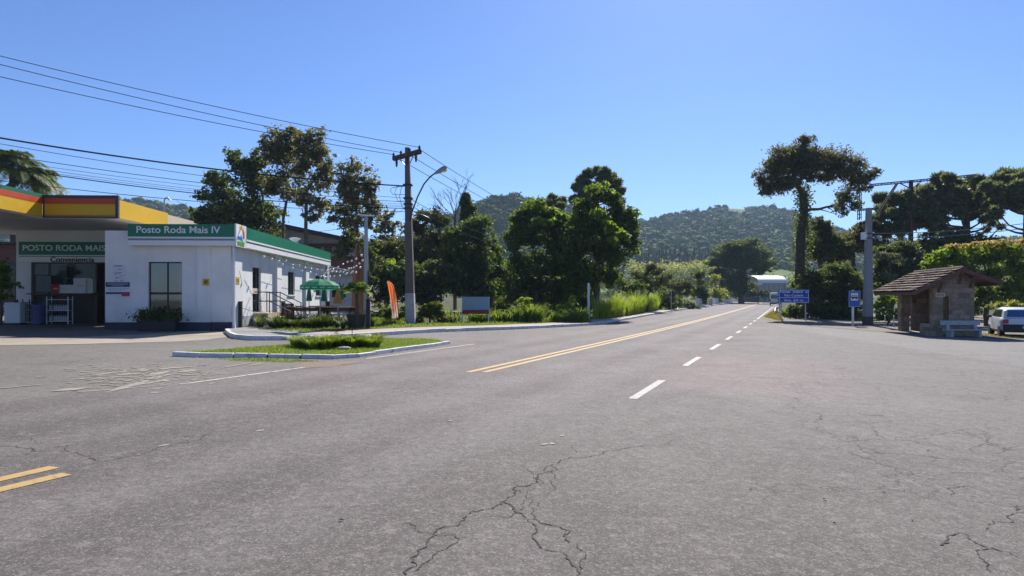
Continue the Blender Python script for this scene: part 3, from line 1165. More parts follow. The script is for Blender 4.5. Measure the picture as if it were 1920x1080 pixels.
def fit_text(s, mat, name, parent, loc, rot, width, height, bold=0.02, depth=0.012):
    o = text(s, 1.0, mat, name, parent, loc, rot, bold, depth)
    xs_ = [v.co.x for v in o.data.vertices]
    ys_ = [v.co.y for v in o.data.vertices]
    cx, cy = (max(xs_) + min(xs_)) / 2, (max(ys_) + min(ys_)) / 2
    M = Matrix.Diagonal((width / (max(xs_) - min(xs_)), height / (max(ys_) - min(ys_)), 1, 1)) @ Matrix.Translation((-cx, -cy, 0))
    o.data.transform(M)
    return o


fit_text('Posto Roda Mais IV', SIGNW, 'lettering', fs, ((xa + xb) / 2, -0.431, zc), FRONT, xb - xa, hh * 1.08, 0.01)

# long side fascia
fg = thing('fascia_sign', 'long plain green fascia over the sunlit side wall of the shop', 'sign', BO, TH)
yl = sd(461.5, 440, 0.38).y
MB().span((0.05, yl, zg), (0.38, LEN, zt)).build('green_board', GREENS, fg)
MB().span((0.05, yl, zk1), (0.40, LEN, zg)).span((0.05, yl, zb), (0.385, LEN, zk0)).build('white_band', WHITE, fg)
MB().span((0.05, yl, zk0), (0.365, LEN, zk1)).build('grey_band', GREYB, fg)
lp = thing('logo_sign', 'white corner sign panel with roda mais logo and coloured arc', 'sign', BO, TH)
MB().span((0.323, -0.46, zb - 0.03), (0.39, yl - 0.004, zt + 0.03)).build('board', WHITE, lp)
ymid = (-0.46 + yl) / 2
wd = yl + 0.46
BLUEL = pm('logo_blue', (0.05, 0.22, 0.62), 0.5, 0.03)
GREENL = pm('logo_green', (0.14, 0.42, 0.05), 0.5, 0.03)
fit_text('roda', BLUEL, 'blue_lettering', lp, (0.396, ymid - wd * 0.13, zb + (zt - zb) * 0.42), SIDE, wd * 0.44, 0.22, 0.03, 0.008)
fit_text('mais', GREENL, 'green_lettering', lp, (0.396, ymid - wd * 0.06, zb + (zt - zb) * 0.17), SIDE, wd * 0.66, 0.26, 0.03, 0.008)
for nm, a0, a1, colr in (('yellow_arc', 62, 118, (0.75, 0.55, 0.04)), ('orange_arc', 32, 62, (0.75, 0.28, 0.03)), ('red_arc', -22, 32, (0.55, 0.06, 0.04))):
    a = MB()
    pts_o, pts_i = [], []
    for k in range(9):
        t_ = math.radians(a0 + (a1 - a0) * k / 8)
        cy, cz = ymid - wd * 0.04, zb + (zt - zb) * 0.55
        pts_o.append((0.3905, cy + wd * 0.34 * math.cos(t_), cz + 0.40 * math.sin(t_)))
        pts_i.append((0.3905, cy + wd * 0.20 * math.cos(t_), cz + 0.26 * math.sin(t_)))
    a.prism(pts_o + pts_i[::-1], (0.008, 0, 0)).build(nm, pm(nm + '_paint', colr, 0.5, 0.03), lp)

# ---- shop sign below the canopy
ss = thing('shop_sign', 'green board reading POSTO RODA MAIS above a white Conveniencia strip', 'sign', BO, TH)
yS = rec - 0.12
sx0, sx1 = fr(35, 470, yS).x, xw - 0.01
z1_, z2_, z3_ = fr(100, 453.5, yS).z, fr(100, 478, yS).z, fr(100, 491.5, yS).z
MB().span((sx0, yS, z2_), (sx1, yS + 0.11, z1_)).build('green_board', GREENS, ss)
MB().span((sx0, yS - 0.005, z3_), (sx1, yS + 0.11, z2_ - 0.09)).span((sx0, yS - 0.005, z2_ - 0.05), (sx1, yS + 0.11, z2_)).build('white_strip', WHITE, ss)
MB().span((sx0, yS + 0.003, z2_ - 0.09), (sx1, yS + 0.11, z2_ - 0.05)).build('green_line', GREENS, ss)
xa, xb = fr(43, 464, yS).x, fr(197.8, 464, yS).x
fit_text('POSTO RODA MAIS', SIGNW, 'white_lettering', ss, ((xa + xb) / 2, yS - 0.012, (fr(0, 459.5, yS).z + fr(0, 469.5, yS).z) / 2), FRONT, xb - xa, fr(0, 459, yS).z - fr(0, 470, yS).z, 0.01)
xa, xb = fr(95, 486, yS).x, fr(177, 486, yS).x
fit_text('Conveniencia', pm('black_lettering_paint', (0.03, 0.03, 0.03), 0.5), 'black_lettering', ss, ((xa + xb) / 2, yS - 0.017, (z3_ + z2_ - 0.09) / 2), FRONT, xb - xa, 0.27, 0.012)

# ---- canopy of the pumps
cn = thing('pump_canopy', 'yellow and red banded filling station canopy at the left edge', 'canopy', BO, TH)
yc = 0.0
cz1, cz0 = fr(150, 366, yc).z, fr(150, 409, yc).z
cxl, cxr = fr(80, 380, yc).x, fr(222, 380, yc).x
yb = sd(315, 400, cxr).y
YELC = pm('yellow_canopy_sheet', (0.68, 0.40, 0.015), 0.45, 0.12, 0.6, dirt=0.3, dirtcol=(0.42, 0.27, 0.05))
REDC = pm('red_canopy_sheet', (0.55, 0.07, 0.02), 0.4, 0.06, 0.6)
GRNC = pm('green_canopy_trim', (0.02, 0.16, 0.08), 0.4, 0.06)
BRN = pm('brown_canopy_trim', (0.07, 0.05, 0.06), 0.5, 0.06)
SOFF = pm('canopy_soffit_paint', (0.55, 0.53, 0.50), 0.8, 0.1, 0.6)
zy = fr(150, 382.5, yc).z
zr = fr(150, 372, yc).z
yfw = -14.0
xleft = cxl - 9.0


def band(z0, z1, mat, name, out=0.0):
    m = MB()
    m.span((cxl + 0.1 - out, yc - out, z0), (cxr - 0.12, yc + 0.1, z1))                 # front piece
    m.span((cxl - 0.1, yfw, z0), (cxl + out, yc - out - 0.002 if out else yc, z1))      # right face of the fore part
    m.span((xleft, yfw - 0.1, z0), (cxl - 0.1, yfw, z1))                                # far front
    return m.build(name, mat, cn)


band(cz0 + 0.06, zy, YELC, 'yellow_band')
band(zy, zr, REDC, 'red_band', 0.008)
gm = MB().span((cxl - 0.1, yfw, zr), (cxl + 0.004, yc, cz1 + 0.03)).build('green_trim', GRNC, cn)
MB().span((cxl + 0.01, yc - 0.02, zr), (cxr, yc + 0.1, cz1)).span((cxr - 0.12, yc - 0.02, cz0), (cxr, yc + 0.1, zr)).span((cxl + 0.01, yc - 0.02, cz0), (cxr - 0.12, yc + 0.1, cz0 + 0.06)).span((cxl + 0.01, yc - 0.02, cz0 + 0.06), (cxl + 0.09, yc - 0.001, zr)).build('brown_trim', BRN, cn)
MB().span((cxr - 0.1, yc + 0.1, cz0 + 0.02), (cxr, yb, cz1 - 0.18)).build('yellow_side', YELC, cn)
MB().span((cxr - 0.1, yb, cz0 + 0.02), (cxr - 0.01, yb + 3.0, cz1 - 0.25)).build('beige_parapet', pm('beige_render', (0.5, 0.42, 0.30), 0.85), cn)
MB().span((xleft, yfw, cz0), (cxl - 0.1, yc + 0.0, cz0 + 0.15)).span((xleft, yc, cz0 - 0.02), (cxr - 0.1, yb + 3, cz0 + 0.13)).build('soffit', SOFF, cn)
for x_, y_ in ((cxl - 4, -3.0), (cxl - 4, -11.0)):
    MB().span((x_ - 0.2, y_ - 0.2, zl((x_, y_, 0))), (x_ + 0.2, y_ + 0.2, cz0)).build('column', WHITE, cn)

# white leaning post by the canopy
a = at(20, 600)
p0 = Vector((a.x, a.y + 4.0, gz(a.x, a.y + 4)))
o = thing('roof_post', 'slim white post standing under the canopy behind the green bush', 'post', p0)
D_ = p0.y
q = P(29, 432, D_) - p0
MB().tube([(0, 0, 0), q * 0.5 + Vector((0.03, 0, 0)), q], 0.085, 10).build('shaft', WHITE, o, smooth=True)
MB().lathe([(0.14, 0), (0.14, 0.05), (0.09, 0.08)], 12).build('foot', WHITE, o)

# brown house behind on the far left
bh = thing('brick_house', 'brown brick outbuilding in shade at the far left under the canopy', 'building', G(-10, 44), TH)
b = MB()
b.span((-6, 0, 0), (2.6, 0.3, 4.6)).span((2.3, 0.3, 0), (2.6, 6, 4.6)).span((-6, 5.7, 0), (2.3, 6, 4.6)).span((-6, 0.3, 0), (-5.7, 5.7, 4.6))
b.build('wall', pm('brown_brick', (0.16, 0.075, 0.055), 0.9, 0.3, 2.5, bump=0.3), bh)
MB().span((-6.4, -0.5, 4.6), (3.0, 6.4, 4.75)).build('roof', DARKMETAL, bh)
f_ = MB().span((-1.2, -0.03, 1.0), (1.4, 0.0, 3.4)).build('window', DARKMETAL, bh)
MB().span((-1.1, -0.045, 1.1), (1.3, -0.031, 3.3)).build('pane', GLASS, f_)

# ---- goods in front of the shop and on its sill
for nm, lab, cat, px, wd_, hgt, colr, yo in (
        ('carton', 'red carton on the sill on the shop window ledge', 'box', 108, 0.42, 0.46, (0.45, 0.02, 0.03), 0.32),
        ('carton', 'wide low white carton on the shop sill between the red box and the tall one', 'box', 127, 0.78, 0.42, (0.66, 0.66, 0.66), 0.34),
        ('carton', 'tall white carton standing on the shop window sill', 'box', 154, 0.68, 0.75, (0.66, 0.66, 0.66), 0.36),
        ('carton', 'narrow pale green carton at the right end of the shop sill', 'box', 170.5, 0.36, 0.72, (0.52, 0.58, 0.5), 0.33)):
    c_ = fr(px, 540, rec - 0.2)
    o = thing(nm, lab, cat, wl((c_.x, rec - 0.2, zs + 0.003)), TH)
    k_ = 'box_' + '_'.join(str(q_) for q_ in colr)
    MB().box((0, 0, hgt / 2), (wd_, 0.3, hgt)).build('body', pm(k_, colr, 0.7), o, bevel=0.01)
    MB().box((0, -0.151, hgt / 2), (wd_ * 0.5, 0.004, hgt * 0.12)).build('tape', pm('tape', (0.6, 0.55, 0.45), 0.5), o)
SHELFS = MB().span((hx0 + 0.02, rec - 0.4, zs - 0.05), (fr(178, 540, rec).x, rec + 0.06, zs)).build('window_shelf', pm('brown_frame', (0.1, 0.07, 0.05), 0.5), shop)
# an amber printed poster in the shop
c_ = fr(77, 518, rec + 0.5)
o = thing('poster', 'amber poster hanging inside the left pane of the shop window', 'poster', wl((c_.x, rec + 0.5, c_.z)), TH)
MB().box((0, 0, 0), (0.3, 0.02, 0.6)).build('sheet', pm('amber_print', (0.55, 0.2, 0.05), 0.6, 0.5, 6), o)
MB().box((0, 0, 0.31), (0.32, 0.03, 0.02)).build('rail', DARKMETAL, o)


def rack(label, px, yl_, wd_, hgt, shelves, colr, bottle):
    c_ = fr(px, 590, yl_)
    b_ = wl((c_.x, yl_, 0))
    o = thing('display_rack', label, 'rack', (b_.x, b_.y, gz(b_.x, b_.y)), TH)
    f = MB()
    for sx in (-1, 1):
        for sy in (-1, 1):
            f.box((sx * wd_ / 2, sy * 0.18, hgt / 2), (0.035, 0.035, hgt))
    for k in range(shelves):
        f.box((0, 0, 0.15 + k * (hgt - 0.3) / max(1, shelves - 1)), (wd_, 0.38, 0.025))
    f.build('frame', colr, o)
    bt = MB()
    for k in range(shelves - 1):
        z0 = 0.165 + k * (hgt - 0.3) / (shelves - 1)
        n = int(wd_ / 0.11)
        for i in range(n):
            x_ = -wd_ / 2 + 0.08 + i * (wd_ - 0.16) / max(1, n - 1)
            bt.lathe([(0.042, 0), (0.045, 0.02), (0.045, 0.19), (0.02, 0.24), (0.02, 0.27)], 8, (x_, -0.05, z0))
    s_ = bt.build('bottles', bottle, o)
    s_['kind'] = 'stuff'
    return o


rack('rack of pale bottles with a blue header left of the shop door', 112, rec - 1.0, 1.0, 1.35, 3, WHITEPLAST, pm('pale_bottle', (0.5, 0.5, 0.58), 0.35, 0.2, 8))
rack('low dark rack of small goods beneath the shop window', 88, rec - 0.9, 0.8, 1.3, 4, DARKMETAL, pm('dark_bottle', (0.12, 0.1, 0.12), 0.35, 0.6, 8))
rack('black shelf of cans beside the white jerrycan', 49, rec - 1.2, 0.55, 1.2, 4, DARKMETAL, pm('can_mix', (0.2, 0.2, 0.18), 0.35, 0.8, 8))
c_ = fr(63, 540, rec - 1.0)
o = thing('chalkboard', 'grey framed board leaning above the black shelf', 'board', wl((c_.x, rec - 0.25, fr(63, 548, rec - 0.25).z)), TH)
MB().box((0, 0, 0.42), (0.75, 0.03, 0.8)).build('board', pm('grey_board', (0.14, 0.17, 0.17), 0.5, 0.4, 3), o)
MB().box((0, 0.0, 0.84), (0.82, 0.05, 0.04)).box((0, 0, 0.0), (0.82, 0.05, 0.04)).box((-0.39, 0, 0.42), (0.04, 0.05, 0.8)).box((0.39, 0, 0.42), (0.04, 0.05, 0.8)).build('frame', DARKMETAL, o)
c_ = fr(72, 580, rec - 1.3)
b_ = wl((c_.x, rec - 1.3, 0))
o = thing('oil_drum', 'upright blue drum standing between the racks', 'drum', (b_.x, b_.y, gz(b_.x, b_.y)))
MB().lathe([(0.26, 0), (0.28, 0.02), (0.28, 0.3), (0.295, 0.31), (0.295, 0.33), (0.28, 0.34), (0.28, 0.62), (0.295, 0.63), (0.28, 0.65), (0.28, 0.93), (0.26, 0.95)], 20).build('body', pm('blue_drum_paint', (0.06, 0.07, 0.2), 0.4), o, smooth=True)
MB().lathe([(0.04, 0.95), (0.04, 0.99), (0.02, 1.0)], 10, (0.1, 0, 0)).build('cap', DARKMETAL, o)
c_ = fr(29, 590, rec - 1.4)
b_ = wl((c_.x, rec - 1.4, 0))
o = thing('jerrycan', 'large white plastic jerrycan with side handle outside the shop', 'jerrycan', (b_.x, b_.y, gz(b_.x, b_.y)), TH)
MB().box((0, 0, 0.55), (0.75, 0.5, 1.0)).build('body', WHITEPLAST, o, bevel=0.06)
MB().tube([(-0.37, 0, 0.9), (-0.58, 0, 0.88), (-0.62, 0, 0.6), (-0.55, 0, 0.45), (-0.37, 0, 0.45)], 0.05, 8).build('handle', WHITEPLAST, o, smooth=True)
MB().lathe([(0.1, 1.05), (0.1, 1.14), (0.05, 1.15)], 12).build('cap', DARKMETAL, o)
MB().box((0, 0, 0.03), (0.8, 0.55, 0.06)).build('base', DARKMETAL, o)

# ---- notices on the shaded front
def notice(label, cat, x0, y0, x1, y1, mat, extra=None, name='notice', off=-0.012):
    a, b = fr(x0, y0, off), fr(x1, y1, off)
    c = Vector(((a.x + b.x) / 2, off, (a.z + b.z) / 2))
    o = thing(name, label, cat, wl(c), TH)
    MB().box((0, 0, 0), (abs(b.x - a.x), 0.012, abs(a.z - b.z))).build('sheet', mat, o)
    if extra:
        extra(o, abs(b.x - a.x), abs(a.z - b.z))
    return o


GREYP = pm('faint_grey_print', (0.38, 0.38, 0.42), 0.8, 0.4, 5)
DBLUE = pm('dark_blue_print', (0.045, 0.06, 0.17), 0.6, 0.1)


def ex1(o, w_, h_):
    m = MB()
    m.box((-0.02, -0.008, h_ * 0.42), (w_ * 0.7, 0.004, 0.06))
    for k in range(14):
        m.box((random.uniform(-.25, .25) * w_, -0.008, random.uniform(-.35, .3) * h_), (w_ * random.uniform(.1, .4), 0.004, 0.03))
    m.box((-w_ * 0.2, -0.0085, -h_ * 0.46), (w_ * 0.3, 0.004, 0.04)).box((w_ * 0.25, -0.0085, -h_ * 0.46), (w_ * 0.25, 0.004, 0.05))
    m.build('print', GREYP, o)


notice('white poster with faint grey print on the shaded front wall', 'poster', 211, 496, 234, 528, pm('poster_white', (0.7, 0.7, 0.74), 0.7, 0.04), ex1, 'poster')


def ex2(o, w_, h_):
    MB().box((0, -0.009, h_ * 0.335), (w_, 0.006, h_ * 0.33)).box((0, -0.009, -h_ * 0.26), (w_, 0.006, h_ * 0.14)).build('blue_band', DBLUE, o)
    MB().box((w_ * 0.33, -0.0125, -h_ * 0.36), (w_ * 0.34, 0.006, h_ * 0.24)).build('red_patch', pm('red_print', (0.4, 0.06, 0.09), 0.6), o)
    m = MB()
    for k, zz in enumerate((0.05, -0.03, -0.10)):
        m.box((-w_ * 0.05 * k, -0.008, h_ * zz), (w_ * (0.9 - 0.2 * k), 0.003, h_ * 0.03))
    for zz in (0.42, 0.34, 0.26):
        m.box((0, -0.0135, h_ * zz), (w_ * (0.85 if zz > .3 else 0.5), 0.003, h_ * 0.035))
    m.build('print', GREYP, o)


notice('blue and white price notice with red corner on the front wall', 'notice', 198.5, 529, 243.5, 556, pm('poster_white', (0.7, 0.7, 0.74), 0.7, 0.04), ex2)
YPL = pm('yellow_plate', (0.62, 0.42, 0.05), 0.5, 0.1)


def ex3(o, w_, h_):
    MB().box((0, -0.009, 0.0), (w_ * 0.5, 0.006, h_ * 0.5)).box((w_ * .12, -0.009, h_ * 0.3), (w_ * .2, 0.005, h_ * .1)).build('print', pm('brown_print', (0.2, 0.11, 0.03), 0.6, 0.4), o)


notice('small yellow warning plate on the front pilaster', 'sign', 379.5, 522.5, 392.5, 535.5, YPL, ex3, 'warning_plate', -0.092)
a, b = sd(443, 520, 0.15), sd(449, 532, 0.15)
o = thing('warning_plate', 'small yellow warning plate on the corner pilaster of the side wall', 'sign', wl((0.15, (a.y + b.y) / 2, (a.z + b.z) / 2)), TH)
MB().box((0, 0, 0), (0.012, abs(b.y - a.y), 0.3)).build('sheet', YPL, o)
MB().box((0.008, 0, 0), (0.006, abs(b.y - a.y) * .5, 0.15)).build('print', pm('brown_print', (0.2, 0.11, 0.03), 0.6, 0.4), o)
a = sd(468, 530, 0.02)

# roof fan, security pole
pv = P(553, 446, 40)
fan = thing('roof_ventilator', 'white mushroom roof ventilator rising behind the green fascia', 'ventilator', (pv.x, pv.y, zt + BO.z - 0.3))
ht_ = pv.z - fan.location.z
MB().lathe([(0.17, 0.0), (0.17, ht_ - 0.18), (0.19, ht_ - 0.16), (0.32, ht_ - 0.07), (0.34, ht_ - 0.05), (0.34, ht_ - 0.03), (0.2, ht_)], 20).build('cowl', WHITEPLAST, fan, smooth=True)
MB().lathe([(0.24, 0.0), (0.24, 0.2)], 16).build('collar', WHITEPLAST, fan)
pp = P(308, 402, 39)
lp2 = thing('roof_lamp_post', 'thin curved lamp post behind the yellow canopy', 'lamp post', (pp.x, pp.y, gz(pp.x, pp.y)))
h_ = P(308, 372, 39).z - lp2.location.z
MB().tube([(0, 0, 0), (0, 0, h_ - 0.15), (0.05, 0, h_), (0.2, 0, h_ + 0.06), (0.3, 0, h_ - 0.05)], 0.045, 8).build('pole', STEEL, lp2, smooth=True)
MB().lathe([(0.09, h_ - 0.15), (0.11, h_ - 0.1), (0.05, h_ - 0.03)], 10, (0.31, 0, 0)).build('lamp_head', WHITEPLAST, lp2)

# ---- side entrance: steps, railing, pots
zgr = zl((0.6, (d0 + d1) / 2, 0)) + 0.137
STEPM = pm('sandy_step', (0.46, 0.38, 0.28), 0.85, 0.2, 2, bump=0.3)
hS = dz0 - zgr
st = thing('entrance_steps', 'sandy concrete steps below the side door', 'steps', wl((0.04, d0, zgr)), TH)
wS = d1 - d0 + 0.5
MB().span((0, -0.1, 0), (0.7, wS, hS * 0.98)).build('landing', STEPM, st)
for k in range(2):
    MB().span((0.7 + 0.32 * k, -0.1, 0), (1.02 + 0.32 * k, wS, hS * (0.66 - 0.33 * k))).build('step', STEPM, st)
rl = thing('stair_railing', 'dark tubular handrail beside the side door steps', 'railing', wl((0.1, d1 + 0.45, zgr)), TH)
r_ = MB()
for dy in (-0.0, ):
    for zz in (0.55, 0.98):
        r_.tube([(0.0, dy, hS + zz), (0.7, dy, hS + zz), (1.75, dy, zz + 0.06)], 0.025, 8)
r_.build('rail', DARKMETAL, rl, smooth=True)
for xx, z0_, z1_b in ((0.05, hS, hS + 0.98), (0.7, hS, hS + 0.98), (1.72, 0, 1.05)):
    MB().tube([(xx, 0, z0_), (xx, 0, z1_b)], 0.024, 8).build('baluster', DARKMETAL, rl)
rl2 = thing('stair_railing', 'second dark handrail on the near side of the door steps', 'railing', wl((0.1, d0 - 0.05, zgr)), TH)
r_ = MB()
for zz in (0.55, 0.98):
    r_.tube([(0.0, 0, hS + zz), (0.7, 0, hS + zz), (1.75, 0, zz + 0.06)], 0.025, 8)
r_.build('rail', DARKMETAL, rl2, smooth=True)
for xx, z0_, z1_b in ((0.7, hS, hS + 0.98), (1.72, 0, 1.05)):
    MB().tube([(xx, 0, z0_), (xx, 0, z1_b)], 0.024, 8).build('baluster', DARKMETAL, rl2)
TERR = pm('terracotta', (0.42, 0.15, 0.07), 0.8, 0.15, 4)
pt = wl((0.75, d1 + 1.5, 0))
po = thing('plant_pot', 'square terracotta pot by the side door steps', 'pot', (pt.x, pt.y, gz(pt.x, pt.y) + 0.137), TH)
MB().lathe([(0.22, 0), (0.3, 0.45), (0.34, 0.46), (0.34, 0.55), (0.28, 0.55), (0.26, 0.4)], 4).build('pot', TERR, po)
MB().lathe([(0.27, 0.40), (0.05, 0.47)], 12).build('soil', SOIL, po)
mb_ = wl((0.7, d1 + 2.3, 0))
me_ = thing('menu_board', 'dark A-frame menu board behind the terracotta pot', 'board', (mb_.x, mb_.y, gz(mb_.x, mb_.y) + 0.137), TH)
MB().box((0, -0.16, 0.5), (0.5, 0.03, 1.0), rx=-0.22).build('front_panel', pm('slate', (0.03, 0.035, 0.04), 0.6), me_)
MB().box((0, 0.16, 0.5), (0.5, 0.03, 1.0), rx=0.22).build('rear_panel', pm('slate', (0.03, 0.035, 0.04), 0.6), me_)

# ---- window planters on the front
for i, (px, lab) in enumerate(((280, 'left of the two black box planters under the front window'), (314, 'right of the two black box planters under the front window'))):
    c_ = fr(px, 610, -0.45)
    b_ = wl((c_.x, -0.45, 0))
    o = thing('window_planter', lab, 'planter', (b_.x, b_.y, gz(b_.x, b_.y)), TH)
    m = MB()
    wq = 0.78
    m.prism([(-wq / 2, -0.2, 0), (wq / 2, -0.2, 0), (wq / 2 + 0.03, -0.22, 0.42), (-wq / 2 - 0.03, -0.22, 0.42)], (0, 0.42, 0))
    m.build('box', DARKMETAL, o, bevel=0.015)
    MB().span((-wq / 2, -0.17, 0.40), (wq / 2, 0.15, 0.43)).build('soil', SOIL, o)

# the house across the road, behind the camera: it shows only as a bright reflection in the front window
hx = thing('white_house', 'white house across the road mirrored in the front window of the shop', 'house', (-26.6, -17, gz(-26.6, -17)), 0.15)
MB().span((-5.2, -8, -0.3), (5.5, 0, 5.4)).build('wall', WALLW, hx)
MB().prism([(-5.8, 0.3, 5.41), (-5.8, -4, 7.4), (-5.8, -8.5, 5.41)], (11.9, 0, 0)).build('roof', pm('clay_roof', (0.25, 0.1, 0.06), 0.8), hx)
for x_ in (-3.6, -0.4, 3.2):
    f_ = MB().span((x_ - 0.6, 0.002, 1.0), (x_ + 0.6, 0.05, 2.3)).build('window', DARKMETAL, hx)
    MB().span((x_ - 0.52, 0.051, 1.08), (x_ + 0.52, 0.06, 2.22)).build('pane', GLASS, f_)
# ------------------------------------------------------------------ BEER GARDEN BESIDE THE SHOP
PZ = 0.137


def put(name, label, cat, px, py, dz=0.0, rz=0.0, group=None):
    return thing(name, label, cat, at(px, py, dz), rz, group)


BLACKW = pm('black_post_paint', (0.018, 0.018, 0.02), 0.6, 0.2, 4)
posts = []
for (px, py, h, lab) in ((450, 614, 1.12, 'black square post beside the corner of the shop'), (531, 606.5, 1.10, 'black square post with rope at the left end of the planting bed'),
                         (615, 607, 1.12, 'black square post in the middle of the planting bed'), (690.5, 616.5, 1.3, 'stout black post at the right end of the planting bed')):
    o = put('bollard_post', lab, 'post', px, py, PZ)
    MB().box((0, 0, h / 2), (0.17, 0.17, h)).build('shaft', BLACKW, o, bevel=0.012)
    MB().box((0, 0, h + 0.015), (0.19, 0.19, 0.03)).build('cap', BLACKW, o)
    posts.append((o.location.copy(), h))
for i in range(3):
    a, b = posts[i][0] + Vector((0, 0, 0.9)), posts[i + 1][0] + Vector((0, 0, 0.9))
    o = thing('rope', ['sagging rope from the corner post to the bed post', 'sagging rope between the two low bed posts', 'sagging rope from the middle bed post to the stout right post'][i], 'rope', a)
    pts = [(b - a) * (k / 12) + Vector((0, 0, -0.28 * math.sin(math.pi * k / 12))) for k in range(13)]
    MB().tube(pts, 0.014, 6).build('line', pm('rope_fibre', (0.25, 0.2, 0.13), 0.9), o)


def parasol_open(label, px, py_base, py_top, rpx, py_rim):
    b = at(px, py_base, PZ)
    D = b.y
    o = thing('parasol', label, 'parasol', b)
    zt_, zr_ = P(px, py_top, D).z - b.z, P(px, py_rim, D).z - b.z
    R_ = rpx * D / FPX
    n = 8
    GC = pm('green_parasol_cloth', (0.02, 0.26, 0.13), 0.7, 0.08, 2)
    vs, fs = [], []
    rings = [(0.03, zt_), (0.35, zt_ - 0.12 * (zt_ - zr_)), (0.7, zt_ - 0.45 * (zt_ - zr_)), (1.0, zr_)]
    for r_, z_ in rings:
        for k in range(n * 2):
            a = math.pi * k / n + 0.2
            rr_ = r_ * R_ * (1.0 if k % 2 == 0 else 0.945)
            vs.append((rr_ * math.cos(a), rr_ * math.sin(a), z_ - (0.02 if k % 2 else 0)))
    for i in range(3):
        for k in range(2 * n):
            k2 = (k + 1) % (2 * n)
            fs.append((i * 2 * n + k, i * 2 * n + k2, (i + 1) * 2 * n + k2, (i + 1) * 2 * n + k))
    t = NT('green_parasol_panels')
    c = t.bsdf((0.02, 0.27, 0.135), 0.7, 0, 0.2)
    tr = t.n('ShaderNodeBsdfTranslucent')
    tr.inputs[0].default_value = (0.06, 0.5, 0.28, 1)
    mx = t.n('ShaderNodeMixShader')
    mx.inputs[0].default_value = 0.4
    t.link(c, mx.inputs[1])
    t.link(tr.outputs[0], mx.inputs[2])
    CM = t.done(mx.outputs[0])
    MB().add(vs, fs).build('canopy', CM, o)
    vv, ff = [], []
    for k in range(2 * n):
        a = math.pi * k / n + 0.2
        rr_ = R_ * (1.0 if k % 2 == 0 else 0.945)
        z_ = zr_ - (0.02 if k % 2 else 0)
        vv += [(rr_ * math.cos(a) * 1.003, rr_ * math.sin(a) * 1.003, z_), (rr_ * math.cos(a) * 1.01, rr_ * math.sin(a) * 1.01, z_ - 0.2)]
    for k in range(2 * n):
        k2 = (k + 1) % (2 * n)
        ff.append((2 * k, 2 * k + 1, 2 * k2 + 1, 2 * k2))
    val = MB().add(vv, ff).build('valance', CM, o)
    lt = MB()
    for k in range(2 * n):
        a = math.pi * (k + 0.5) / n + 0.2
        rr_ = R_ * 0.99
        lt.box((rr_ * math.cos(a), rr_ * math.sin(a), zr_ - 0.11), (0.02, 0.24, 0.05), rz=a)
    lt.build('printed_band', pm('pale_print', (0.55, 0.62, 0.58), 0.7), val)
    MB().tube([(0, 0, 0), (0, 0, zt_ + 0.08)], 0.022, 8).build('pole', STEEL, o)
    MB().lathe([(0.24, 0), (0.24, 0.06), (0.05, 0.12)], 16).build('foot', CONC, o)
    return o


def parasol_shut(label, px, py_base, py_top, py_low, rpx, col, tip=None, D=None):
    b = at(px, py_base, PZ) if D is None else G(px, D, PZ)
    D = b.y
    o = thing('parasol', label, 'parasol', b)
    z1, z0 = P(px, py_top, D).z - b.z, P(px, py_low, D).z - b.z
    R_ = rpx * D / FPX
    n = 16
    prof = [(0.10, z1), (0.4, z1 - 0.3 * (z1 - z0)), (0.75, z1 - 0.65 * (z1 - z0)), (1.0, z0 + 0.05), (0.9, z0)]
    vs, fs = [], []
    for r_, z_ in prof:
        for k in range(n):
            a = 2 * math.pi * k / n
            q = r_ * R_ * (1.0 if k % 2 == 0 else 0.62)
            vs.append((q * math.cos(a), q * math.sin(a), z_))
    for i in range(len(prof) - 1):
        for k in range(n):
            k2 = (k + 1) % n
            fs.append((i * n + k, i * n + k2, (i + 1) * n + k2, (i + 1) * n + k))
    MB().add(vs, fs).build('folded_cloth', col, o)
    MB().tube([(0, 0, 0), (0, 0, z1 + 0.06)], 0.022, 8).build('pole', STEEL, o)
    MB().lathe([(0.22, 0), (0.22, 0.06), (0.05, 0.11)], 14).build('foot', CONC, o)
    return o


GCL = pm('dark_green_cloth', (0.015, 0.16, 0.10), 0.75, 0.1, 2)
YCL = pm('ochre_cloth', (0.55, 0.27, 0.04), 0.75, 0.15, 3)
parasol_open('open green parasol shading the beer garden tables', 600, 611, 522.5, 36, 535)
parasol_shut('folded green parasol below the left side of the open parasol', 579.5, 0, 527, 564.5, 5.5, GCL, D=38.0)
parasol_shut('folded green parasol right below the centre of the open parasol', 607, 0, 527, 565, 5.5, GCL, D=37.0)
parasol_shut('folded ochre parasol right of the open green one', 633.5, 612, 538.5, 569, 8.5, YCL)
parasol_shut('folded dark green parasol behind the ochre one', 637, 0, 529, 562, 7.5, GCL, D=38.5)
parasol_shut('tall narrow folded green parasol at the garden rear', 643.5, 0, 531, 555, 4.5, GCL, D=42)

